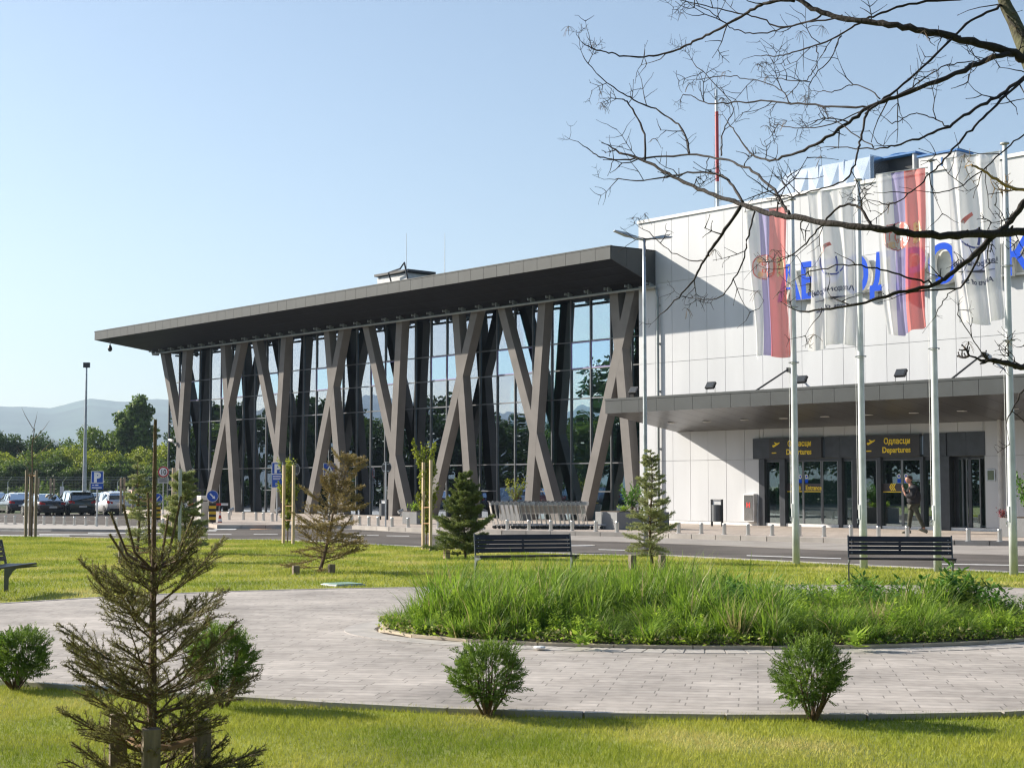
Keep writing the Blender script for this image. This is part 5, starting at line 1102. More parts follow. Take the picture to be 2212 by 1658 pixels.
# street lamp
h, p = hpx(1395, 1196, 516); t = thing('street_lamp', 'tall grey street lamp with two flat heads before the white wall corner', 'street lamp', p); mb = MB(); mb.lathe([(.062, 0), (.055, 1.0), (.05, h * .5), (.045, h * .8), (.045, h * .802), (.036, h)], 14); mb.build('pole', M['galv'], t, smooth=True)
for s, L, dz in ((-1, .78, .17), (1, .72, .05)):
    T_ = Matrix.Translation((0, 0, h)) @ Matrix.Rotation(R(12), 4, 'Z'); mb = MB(); mb.tube([T_ @ Vector(v) for v in ((0, 0, -.03), (s * .22, 0, .02))], .025, 6); arm = mb.build('arm', M['galv'], t)
    mb = MB(); y = .13; mb.add([T_ @ Vector(v) for v in ((s * .2, -.06, -.0), (s * .2, .06, .0), (s * L * .6, y, dz * .35), (s * L, y * .7, dz), (s * L, -y * .7, dz), (s * L * .6, -y, dz * .35), (s * .2, -.05, .05), (s * .2, .05, .05), (s * L * .6, y * .9, dz * .35 + .07), (s * L, y * .6, dz + .02), (s * L, -y * .6, dz + .02), (s * L * .6, -y * .9, dz * .35 + .07))],
           [(0, 5, 4, 3, 2, 1), (6, 7, 8, 9, 10, 11), (0, 1, 7, 6), (1, 2, 8, 7), (2, 3, 9, 8), (3, 4, 10, 9), (4, 5, 11, 10), (5, 0, 6, 11)]); hd = mb.build('lamp_head', M['galv'], t)
    mb = MB(); mb.box(min(s * .42, s * .66), max(s * .42, s * .66), -.08, .08, -.01, 0, 0, T_ @ Matrix.Translation((0, 0, dz * .3)) @ Matrix.Rotation(-s * .18, 4, 'Y')); mb.build('lens', M['lens'], hd)
# tall floodlight mast in the car park
pp = D(187, 792, 108); t = thing('floodlight_mast', 'tall thin mast with a single floodlight rising from the car park', 'floodlight mast', (pp.x, pp.y, -.35)); hh = pp.z + .35; mb = MB(); mb.lathe([(.17, 0), (.13, hh * .35), (.09, hh * .7), (.06, hh)], 12); mb.build('pole', M['galv'], t); mb = MB(); mb.box(-.22, .22, -.1, .12, hh - .05, hh + .3); mb.box(-.03, .03, -.05, .05, hh - .1, hh); mb.build('lamp_head', M['signback'], t)
# benches
def bench(p, rz, label, L=1.8):
    t = thing('park_bench', label, 'bench', p, rz, 'benches round the flower bed')   # front faces local -y
    for k, (y0, z0_, y1, z1_) in enumerate(((.165, .50, .185, .575), (.188, .585, .203, .645), (.206, .655, .222, .715), (.225, .722, .262, .815))):
        mb = MB(); pr = [(-L / 2, 0)]; a = math.atan2(y1 - y0, z1_ - z0_); T_ = Matrix.Translation((0, y0, z0_)) @ Matrix.Rotation(-a, 4, 'X'); mb.box(-L / 2, L / 2, -.0, .022, .004, math.hypot(y1 - y0, z1_ - z0_) - .002, 0, T_)
        for s in (-1, 1): mb.tube([T_ @ Vector((s * (L / 2 - .06), -.006, .03)), T_ @ Vector((s * (L / 2 - .06), .0, .03))], .008, 6, 1)
        mb.build('back_slat', [M['bench'], M['galv']], t, bevel=.003)
    for k in range(4): mb = MB(); y = -.32 + k * .118; mb.box(-L / 2 - .02, L / 2 + .02, y, y + .10, .425 + (.012 if k == 0 else 0) , .455 + (.01 if k == 0 else 0)); mb.build('seat_slat', M['bench'], t, bevel=.003)
    for s in (-1, 1):
        x = s * (L / 2 + .0); mb = MB(); T_ = Matrix(((0, 1, 0, 0), (1, 0, 0, 0), (0, 0, 1, 0), (0, 0, 0, 1)))
        pr = [(.13, 0), (.20, 0), (.20, .46), (.285, .83), (.25, .83), (.165, .46), (.13, .43)]; mb.prism(pr, x - .012, x + .012, 0, T_); mb.build('leg', M['benchleg'], t)
        mb = MB(); mb.prism([(.129, .425), (-.33, .425), (-.33, .405), (.0, .37), (.06, .33), (.129, .22)], x - .011, x + .011, 0, T_); mb.build('bracket', M['benchleg'], t)
    mb = MB(); mb.prism([(.19, .5), (.21, .5), (.275, .81), (.255, .81)], -.02, .02, 0, Matrix(((0, 1, 0, 0), (1, 0, 0, 0), (0, 0, 1, 0), (0, 0, 0, 1)))); mb.build('back_stay', M['bench'], t)
    return t
b1 = G(1136, 1254, .0); b2 = G(1947, 1262, .0)
def face(p, dx, dy): return math.atan2(dx, -dy)
bench(b1, R(13), 'black slatted park bench behind the tall grass, near the dense spruce', 1.76)
bench(b2, R(-10), 'black slatted park bench before the flagpoles, right side', 1.74)
t = bench((-7.95, 23.9, 0), R(86), 'dark bench end cut off by the left edge of the photo', 1.5)
mb = MB(); T_ = Matrix(((0, 1, 0, 0), (1, 0, 0, 0), (0, 0, 1, 0), (0, 0, 0, 1))); mb.prism([(-.12, 0), (.22, 0), (.30, .85), (.22, .85), (.12, .5), (-.36, .46), (-.36, .43), (-.12, .33)], -.79, -.76, 0, T_); mb.build('side_panel', M['black'], t)
# bins
def bin_(px, py, top, label, z=SW):
    h, p = hpx(px, py, top, z); t = thing('litter_bin', label, 'bin', p, FA + R(8), 'litter bins on the pavement'); r = .2
    mb = MB(); mb.lathe([(r, h * .18), (r, h * .80), (r - .02, h * .80), (r - .02, h * .22)], 20); mb.build('bucket', mat('bin_grey', (.09, .10, .11), .6), t)
    for s in (-1, 1): mb = MB(); mb.box(s * (r + .035) - .025, s * (r + .035) + .025, -.04, .04, 0, h * .98); mb.build('leg', M['black'], t)
    mb = MB(); mb.box(-r - .06, r + .06, -.05, .05, h * .98, h); mb.build('lid', M['black'], t); mb = MB(); mb.box(-r + .02, r - .02, -.01, .01, h * .80, h * .97); mb.build('plate', M['signw'], t)
bin_(1549, 1136, 1078, 'dark round litter bin standing against the white wall'); bin_(829, 1122, 1078, 'dark round litter bin beside the round sign before the glass hall')
# planters
def planter(poly_px_, top, label, plants, px_mid, z=SW, name='planter'):
    P = [G(x, y, z) for x, y in poly_px_]; c = sum(P, Vector()) / len(P); h = D(poly_px_[0][0], top, P[0].y).z - z; t = thing(name, label, 'planter', (c.x, c.y, z))
    mb = MB(); mb.slab([(q.x - c.x, q.y - c.y) for q in P], 0, h); q2 = [((q.x - c.x) * .88, (q.y - c.y) * .88) for q in P]; mb.build('box', M['planter'], t, bevel=.012); mb = MB(); mb.slab(q2, h + .002, h + .03); mb.build('soil', M['soil'], t)
    return t, c, h
def rect(pxa, pya, pxb, pyb, depth, z=SW):      # front edge from a to b, depth away; returns px-free world corners
    a, b = G(pxa, pya, z), G(pxb, pyb, z); d = (b - a).normalized(); n = Vector((-d.y, d.x, 0)); return [a, b, b + n * depth, a + n * depth]
def planter2(Q, h, label):
    z = SW; c = sum(Q, Vector()) / 4; t = thing('planter', label, 'planter', (c.x, c.y, z)); mb = MB(); mb.slab([(q.x - c.x, q.y - c.y) for q in Q], 0, h); mb.build('box', M['planter'], t, bevel=.012); mb = MB(); mb.slab([((q.x - c.x) * .86, (q.y - c.y) * .86) for q in Q], h + .002, h + .03); mb.build('soil', M['soil'], t); return t, c, h
def plant(p, h, w, label, m, seed, name='potted_shrub', stems=9, nleaf=420, L=.10, cat='shrub'):
    g = np.random.default_rng(seed); r_ = random.Random(seed); t = thing(name, label, cat, p); mb = MB(); Ps = []; Ds = []
    for i in range(stems):
        a = r_.uniform(0, 6.28); q = r_.random() ** .5; e = Vector((w * .5 * q * math.cos(a), w * .5 * q * math.sin(a), h * r_.uniform(.6, 1.))); mb.tube([(0, 0, 0), (e.x * .4, e.y * .4, e.z * .5), e], [.014, .009, .003], 5); n = nleaf // stems; u = g.uniform(.25, 1, n)[:, None]; Ps.append(np.array(e) * u * [1, 1, 1] + g.normal(0, .04, (n, 3))); Ds.append(unit(g.normal(size=(n, 3)) + [0, 0, .5]))
    mb.build('stems', M['bark2'], t); P = np.concatenate(Ps); Dv = np.concatenate(Ds); ls = L * g.uniform(.6, 1.3, len(P)); V, F = leaves_arr(P, Dv, perp(g, Dv), ls, ls * .5); npmesh('foliage', V, F, M[m], t); return t
c0 = G(1333, 1144.5, SW); Q = [c0 - AX * .0 - Vector((0, 0, 0)), c0 + (G(1378, 1141.5, SW) - c0) * 1.5, 0, 0]
a_, b_, c_ = G(1286, 1141.5, SW), G(1333, 1144, SW), None; dd = (b_ - a_).normalized(); nn = Vector((-dd.y, dd.x, 0)); far = 2.0
Q = [a_, b_, b_ + AX * 0 + nn * far + dd * .25, a_ + nn * far + dd * .25]
hpl = D(1333, 1106, b_.y).z - SW
t, c, h = planter2(Q, hpl, 'large grey concrete planter box near the white wall corner')
plant(Vector((c.x, c.y, SW + h)), 1.05, .95, 'dark leaved shrub growing in the large planter near the wall corner', 'broad', 3, stems=11, nleaf=620, L=.10); plant(Vector((c.x - .35, c.y - .45, SW + h)), .2, .5, 'low yellow green plant at the left of the large planter', 'broadlight', 4, 'low_plant', 8, 260, .07, 'plant'); plant(Vector((c.x + .45, c.y + .1, SW + h)), .2, .45, 'low green plant at the right of the large planter', 'broadlight', 5, 'low_plant', 8, 200, .07, 'plant')
Q = rect(869, 1131, 900, 1132, .55); t, c, h = planter2(Q, D(869, 1105, Q[0].y).z - SW, 'small light grey planter on the kerb behind the staked saplings'); plant(Vector((c.x, c.y, SW + h)), .35, .6, 'low green plant in the small planter behind the saplings', 'broadlight', 6, 'low_plant', 8, 220, .09, 'plant')
Q = rect(2160, 1159, 2260, 1162, .9); t, c, h = planter2(Q, D(2160, 1118, Q[0].y).z - SW, 'grey planter box at the right edge beyond the last flagpole'); plant(Vector((c.x - .05, c.y, SW + h)), 1.5, .9, 'tall dark green shrub in the planter at the right edge', 'broad', 8, stems=14, nleaf=900, L=.11); plant(Vector((Q[0].x + .2, Q[0].y + .3, SW + h)), .25, .35, 'small dark red plant at the left end of the right planter', 'bloom', 9, 'red_plant', 7, 160, .06, 'plant')
Q = rect(1078, 1123, 1122, 1124, .8); t, c, h = planter2(Q, D(1078, 1090, Q[0].y).z - SW, 'planter box behind the luggage trolleys'); plant(Vector((c.x, c.y, SW + h)), 1.3, 1.15, 'bright leaved shrub rising behind the luggage trolleys', 'leaf_yellow', 12, stems=12, nleaf=520, L=.10)
# luggage trolleys
def trolley():
    t = thing('luggage_trolley', 'x', 'luggage trolley'); X = M['steel']
    mb = MB(); mb.tube([(-.0, -.28, .12), (.0, .28, .12)], .014, 6)
    for y in (-.25, .25): mb.tube([(.0, y, .12), (.78, y * .8, .17)], .014, 6)
    for x in (.2, .4, .6): mb.tube([(x, -.24, .14), (x, .24, .14)], .010, 5)
    mb.build('base_frame', X, t); mb = MB()
    for y in (-.26, .26): mb.tube([(.02, y, .12), (-.08, y, .62), (-.14, y, .96)], .014, 6)
    mb.tube([(-.06, -.26, .55), (-.06, .26, .55)], .010, 5); mb.tube([(-.1, -.26, .84), (-.1, .26, .84)], .010, 5); mb.build('back_frame', X, t)
    mb = MB(); mb.tube([(-.14, -.28, .96), (-.20, -.1, .99), (-.20, .1, .99), (-.14, .28, .96)], .018, 7); mb.build('handle', M['black'], t)
    mb = MB(); mb.add([(-.13, -.25, .83), (-.13, .25, .83), (-.07, .25, .56), (-.07, -.25, .56), (-.12, -.25, .83), (-.12, .25, .83), (-.06, .25, .56), (-.06, -.25, .56)], [(0, 1, 2, 3), (7, 6, 5, 4), (0, 4, 5, 1), (3, 2, 6, 7), (0, 3, 7, 4), (1, 5, 6, 2)]); mb.build('panel', mat('trolley_panel', (.42, .39, .34), .5, 0, .2, 5), t)
    mb = MB(); mb.box(-.10, .10, -.2, .2, .86, .98, 0, Matrix.Translation((-.03, 0, 0))); mb.build('basket', mat('basket_wire', (.4, .41, .42), .4, .6), t)
    for x, y in ((.04, -.26), (.04, .26), (.74, 0.)): mb = MB(); mb.tube([(x, y - .02, .06), (x, y + .02, .06)], .06, 10); mb.build('wheel', M['rubber'], t)
    return t
TP = trolley(); a_, b_ = G(1066, 1141.2, SW), G(1266, 1142.5, SW); NT = 21
tz = math.atan2((a_ - b_).y, (a_ - b_).x)
for k in range(NT):
    u = k / (NT - 1); p = a_.lerp(b_, u); p += Vector((0, 1, 0)) * (.0 if u < .5 else .12) ; rz = tz + R(180) + R(18 if u < .35 else -4) + random.Random(k).uniform(-.04, .04)
    o = TP if k == 0 else dup(TP, p, rz); o.location = p; o.rotation_euler.z = rz; o['label'] = 'steel luggage trolley, ' + nth(k) + ' from the left in the nested row before the glass hall'; o['group'] = 'luggage trolleys in the nested row'
# ---------------- signs
def sign(name, label, px, pxbase, pybase, parts, cat='traffic sign', z=0., r=.03, rzs=0., dist=None):
    """parts: list of (fn) building the faces at pixel heights"""
    p = G(px, pybase, z) if dist is None else None
    if dist is not None: q = D(px, pybase, dist); p = Vector((q.x, q.y, gz(q.x, q.y)))
    t = thing(name, label, cat, p, rzs); ztop = D(px, pxbase, p.y).z - p.z; mb = MB(); mb.tube([(0, 0, 0), (0, 0, ztop)], r, 8); mb.build('pole', M['galv'], t); return t, p
def zf(p, py, px=0): return D(px or 1106, py, p.y).z - p.z
def plate_rect(t, x0, x1, z0, z1, m, y=-.05, name='sign_plate', border=None, th=.015):
    mb = MB(); mb.box(x0, x1, y, y + th, z0, z1, 0)
    if border: b = (z1 - z0) * border; mb.box(x0 + b, x1 - b, y - .003, y - .0005, z0 + b, z1 - b, 1)
    return mb.build(name, [M['signw'], M[m]] if border else M[m], t, bevel=.0)
def ppm(p): return 3327. / p.y
# P sign left
t, p = sign('parking_sign', 'blue P sign with a smaller blue plate, standing before the parked cars', 209, 1017, 1136.5, None, z=.06); k = ppm(p); w = 13.5 / k
plate_rect(t, -w, w, zf(p, 1043, 209), zf(p, 1017, 209), 'blue', border=.05); mb = MB(); text(mb, 'P', .50, .0, zf(p, 1039.5, 209), -.06, align='CENTER', bold=.03); mb.build('symbol', M['signw'], t)
plate_rect(t, -w * .98, w * .98, zf(p, 1056, 209), zf(p, 1043.5, 209), 'blue', name='lower_plate'); mb = MB(); mb.box(-w * .8, -w * .45, -.056, -.051, zf(p, 1048, 209), zf(p, 1046.5, 209)); mb.box(-w * .3, w * .2, -.056, -.051, zf(p, 1048.4, 209), zf(p, 1046, 209)); mb.box(-w * .85, w * .75, -.056, -.051, zf(p, 1053.6, 209), zf(p, 1051.8, 209)); mb.build('small_print', M['signw'], t)
# P sign 2
t, p = sign('parking_sign', 'blue P sign with a tall blue tariff plate left of the staked sapling', 598, 998, 1125, None, z=SW, rzs=R(6)); k = ppm(p); w = 12.2 / k
plate_rect(t, -w, w, zf(p, 1024, 598), zf(p, 998, 598), 'blue', border=.05); mb = MB(); text(mb, 'P', .50, .0, zf(p, 1020, 598), -.06, align='CENTER', bold=.03); mb.build('symbol', M['signw'], t)
plate_rect(t, -w * .9, w * .9, zf(p, 1052, 598), zf(p, 1024.5, 598), 'blue', name='lower_plate'); mb = MB()
for i, (a, b) in enumerate(((1027, .7), (1030.5, .8), (1034, .6))): mb.box(-w * .75, w * (b - .1), -.056, -.051, zf(p, a + 1.3, 598), zf(p, a, 598))
text(mb, '1', .16, -w * .35, zf(p, 1048, 598), -.056, bold=.01); mb.build('small_print', M['signw'], t)
# speed sign
t, p = sign('speed_sign', 'round red rimmed 10 sign with a small plate under it', 352, 1006, 1112, None, dist=84); k = ppm(p); r = 12.2 / k; zc = zf(p, 1018.7, 352)
mb = MB(); mb.disc((0, -.045, zc), r, (0, 1, 0), .02, 28, 0); mb.disc((0, -.057, zc), r * .97, (0, 1, 0), .006, 28, 1); mb.disc((0, -.062, zc), r * .74, (0, 1, 0), .006, 28, 0); mb.build('sign_disc', [M['signw'], M['red']], t)
mb = MB(); text(mb, '10', r * 1.25, 0, zc - r * .45, -.067, align='CENTER', sx=.85, bold=.006); mb.build('numerals', M['bblk'], t)
plate_rect(t, -r, r, zf(p, 1043.5, 352), zf(p, 1032, 352), 'grey', name='lower_plate'); mb = MB()
for a in (1034.5, 1038.5): mb.box(-r * .75, r * .75, -.056, -.051, zf(p, a + 1.5, 352), zf(p, a, 352))
mb.build('small_print', M['signback'], t)
# arrow signs on striped guards
def arrow_sign(px, py, rpx, gx0, gx1, gy0, gy1, base, dr, label, z):
    p = G(px, base, z); k = ppm(p); t = thing('keep_side_sign', label, 'traffic sign', p, R(4)); r = rpx / k; zc = zf(p, py, px); gc = ((gx0 + gx1) / 2 - px) / k
    mb = MB(); mb.disc((0, -.09, zc), r, (0, 1, 0), .03, 28, 0); mb.disc((0, -.108, zc), r * .94, (0, 1, 0), .006, 28, 1); mb.build('sign_disc', [M['signw'], M['blue']], t)
    a = R(-45 if dr > 0 else -135); ca, sa = math.cos(a), math.sin(a); P = [(-.62, -.11), (.22, -.11), (.22, -.30), (.66, 0), (.22, .30), (.22, .11), (-.62, .11)]; mb = MB(); mb.prism([((x * ca - y * sa) * r, (x * sa + y * ca) * r + zc) for x, y in P], -.116, -.112); mb.build('arrow_mark', M['signw'], t)
    w = (gx1 - gx0) / 2 / k; z0_, z1_ = zf(p, gy1, px), zf(p, gy0, px); n = 7; 
    for q in range(n): mb = MB(); mb.box(gc - w, gc + w, -.07, .07, z0_ + (z1_ - z0_) * q / n, z0_ + (z1_ - z0_) * (q + 1) / n - .002); mb.build('striped_guard', M['bblk' if q % 2 == 0 else 'ybox'], t)
    mb = MB(); mb.tube([(gc, 0, 0), (gc, 0, zc)], .03, 6); mb.build('pole', M['galv'], t)
arrow_sign(340, 1076.5, 11.5, 333.5, 346.5, 1090, 1122, 1126, -1, 'round blue sign with arrow down left on a yellow black guard, partly behind the sapling', .04)
arrow_sign(459, 1071, 12.5, 451.5, 466, 1086, 1128, 1132, 1, 'round blue sign with arrow down right on a yellow black guard beside the cone', .08)
# crossing sign
t, p = sign('crossing_sign', 'square blue pedestrian crossing sign above the brown spruce', 711, 1000, 1134, None, z=SW, rzs=R(3)); k = ppm(p); w = 13.3 / k; z0_, z1_ = zf(p, 1028, 711), zf(p, 1000, 711)
plate_rect(t, -w, w, z0_, z1_, 'blue', border=.04); mb = MB(); zm = (z0_ + z1_) / 2; mb.prism([(-w * .72, zm - w * .62), (w * .72, zm - w * .62), (0, zm + w * .68)], -.060, -.055); mb.build('symbol', M['signw'], t)
mb = MB(); T0 = -.066
mb.prism([(w * .06 * math.cos(a), zm + w * .30 + w * .06 * math.sin(a)) for a in np.linspace(0, 6.28, 9)[:-1]], T0, T0 + .004)
for pl in ([(-.06, .2), (.08, .2), (.06, -.08), (-.06, -.08)], [(.06, .18), (.22, -.02), (.18, -.05), (.04, .1)], [(-.06, .18), (-.2, .0), (-.16, -.03), (-.03, .1)], [(-.05, -.08), (.03, -.08), (-.18, -.5), (-.26, -.5)], [(-.02, -.08), (.06, -.08), (.2, -.5), (.12, -.5)], [(-.5, -.55), (-.42, -.55), (-.3, -.32), (-.34, -.32)], [(.42, -.55), (.5, -.55), (.34, -.32), (.3, -.32)]): mb.prism([(x * w, zm + z * w) for x, z in pl], T0, T0 + .004)
mb.build('walking_figure', M['bblk'], t)
# backs of round signs
for px, pyc, r_, base, z, lb in ((633, 1013.5, 14.5, 1131, SW, 'back of a round sign behind the two pale stakes'), (833, 1009, 12.3, 1137, SW, 'back of a round sign on a grey pole before the glass hall')):
    t, p = sign('round_sign', lb, px, pyc - r_, base, None, z=z, rzs=R(-25)); k = ppm(p); r = r_ / k; zc = zf(p, pyc, px); mb = MB(); mb.disc((0, .05, zc), r, (0, 1, 0), .012, 28, 0); mb.disc((0, .043, zc), r * .93, (0, 1, 0), .012, 28, 1); mb.build('sign_disc', [M['grey'], M['signback']], t)
    mb = MB()
    for q in (.55, -.62): mb.box(-r * .6, r * .6, .015, .035, zc + r * q - .015, zc + r * q + .015)
    mb.build('clamp', M['galv'], t)
# grey pole with dark board, seen from the back
h, p = hpx(387, 1214, 1014); t = thing('sign_post', 'tall grey square post standing on the lawn behind the sapling tip', 'post', p, R(20)); mb = MB(); w = .032; mb.box(-w, w, -w, w, 0, h); mb.build('pole', M['galv'], t); mb = MB(); mb.box(-w - .004, w + .004, -w - .004, w + .004, h, h + .02); mb.build('cap', M['grey'], t)
pp = D(391, 1050, 66); t = thing('info_board', 'large grey board on a dark post behind the sapling, before the hall corner', 'board', (pp.x, pp.y, gz(pp.x, pp.y))); z0_, z1_ = D(391, 1078, 66).z - pp.z + 0, 0
zb0, zb1 = D(391, 1078, 66).z - t.location.z, D(391, 1017, 66).z - t.location.z; k = 3327 / 66.
mb = MB(); mb.box(-20.5 / k, -1 / k, 0, .06, zb0, zb1); mb.box(6 / k, 20 / k, .25, .31, zb0, zb1); mb.build('board_face', mat('board_beige', (.33, .31, .27), .7, 0, .08, 2), t); mb = MB(); mb.box(-1 / k, 6 / k, .05, .25, zb0, zb1 - .02); mb.build('dark_core', M['signback'], t); mb = MB(); mb.box(-8 / k, -4 / k, .08, .2, 0, zb0 + .1); mb.box(6 / k, 10 / k, .1, .22, 0, zb0 + .1); mb.build('post', M['galv'], t)
# barrier cabinet, arm, cone
p = G(437, 1131.5, .08); k = ppm(p); hcab = zf(p, 1070, 437); t = thing('barrier_cabinet', 'tall pale car park barrier cabinet on its island', 'barrier', p, R(38)); mb = MB(); mb.box(-.17, .17, -.2, .2, 0, hcab); mb.build('cabinet_body', M['cab'], t, bevel=.015); mb = MB(); mb.box(-.12, .12, -.204, -.201, hcab * .8, hcab * .84); mb.build('slot', M['signback'], t)
hz_ = zf(p, 1089, 437); mb = MB(); T_ = Matrix.Rotation(R(-38), 4, 'Z')
for q in range(7): mb.box(-.95 + q * .28, -.95 + (q + 1) * .28 - .001, .22, .27, hz_ - .05, hz_ + .05, q % 2, T_)
mb.build('barrier_arm', [M['signw'], M['red']], t)
p = G(475, 1135.5, -.03); h = hpx(475, 1135.5, 1103, -.03)[0]; t = thing('traffic_cone', 'red and white traffic cone beside the striped guard', 'traffic cone', p); mb = MB(); mb.box(-.16, .16, -.16, .16, 0, .03); mb.build('base', M['orange'], t)
mb = MB(); pr = [(.12, .03, 0), (.09, h * .3, 0), (.09, h * .3, 1), (.068, h * .5, 1), (.068, h * .5, 0), (.045, h * .72, 0), (.045, h * .72, 1), (.032, h * .86, 1), (.032, h * .86, 0), (.015, h, 0)]
for i in range(0, len(pr), 2): mb.lathe([(pr[i][0], pr[i][1]), (pr[i + 1][0], pr[i + 1][1])], 14, pr[i][2])
mb.build('cone_body', [M['orange'], M['signw']], t)
# small ground spots at the column feet and a ticket post
for k, (px, py) in enumerate(((500, 1112), (600, 1112), (866, 1116), (1372, 1100))):
    p = G(px, py, SW) if k < 3 else G(1378, 1132, SW); t = thing('ground_spotlight', ['small spotlight at the foot of the second crossed column', 'small spotlight at the foot of the third crossed column', 'small spotlight at the foot of the fifth crossed column', 'small spotlight on a stem by the white wall corner'][k], 'spotlight', p, FA); hh = .22 if k < 3 else .75; mb = MB(); mb.tube([(0, 0, 0), (0, 0, hh)], .025, 6); mb.build('stem', M['galv'], t); mb = MB(); mb.tube([(-.02, -.14, hh), (.0, .12, hh + .12)], .09, 10); mb.build('lamp_head', M['galv'], t)
t = thing('ticket_post', 'slim grey ticket post with a sloping top near the white car', 'post', GG(342 * .5, 1119)); t.location = GG(341 - 0, 1120); t.location = GG(342, 1121); mb = MB(); mb.box(-.1, .1, -.08, .08, 0, 1.05); mb.build('post', M['steel'], t); mb = MB(); mb.prism([(-.16, 1.05), (.16, 1.05), (.14, 1.22), (-.02, 1.3)], -.12, .12); mb.build('head', M['galv'], t)
pp = D(134, 1046, 112); t = thing('meter_box', 'small white box on a stand near the fence', 'box', (pp.x, pp.y, -.35)); mb = MB(); mb.box(-.13, .13, -.08, .08, 1.3, 1.95); mb.build('box_body', M['signw'], t); mb = MB(); mb.box(-.04, .04, -.03, .03, 0, 1.3); mb.build('stand', M['grey'], t)

# ------------------------------------------------------------------ security fence
t = thing('security_fence', 'dark wire fence with angled barbed wire arms behind the car park', 'fence', (0, 132, -.45)); zt_ = D(200, 1047 - (1047 - 1040), 132).z + .45; xs3 = np.arange(-62, -16, 2.35)
for i, x in enumerate(xs3): mb = MB(); mb.tube([(x, 0, 0), (x, 0, zt_)], .04, 6); pst = mb.build('post', M['galv'], t); mb = MB(); mb.tube([(x, 0, zt_ - .02), (x + .42, -.3, zt_ + .42)], .045, 5); mb.build('barb_arm', mat('fence_arm', (.45, .44, .38), .7), pst)
mb = MB()
for q in range(10): z = .12 + (zt_ - .2) * q / 9; mb.tube([(-62, .02, z), (-16, .02, z)], .022 if q % 3 == 0 else .012, 4)
for x in np.arange(-62, -16, .3): mb.tube([(x, .01, .1), (x, .01, zt_)], .006, 3)
mb.build('wire_mesh', mat('fence_wire', (.12, .14, .12), .6), t); mb = MB()
for q in range(3): mb.tube([(-62, -.1 - .09 * q, zt_ + .12 + .13 * q), (-15.6, -.1 - .09 * q, zt_ + .12 + .13 * q)], .01, 3)
mb.build('barbed_wire', M['galv'], t)

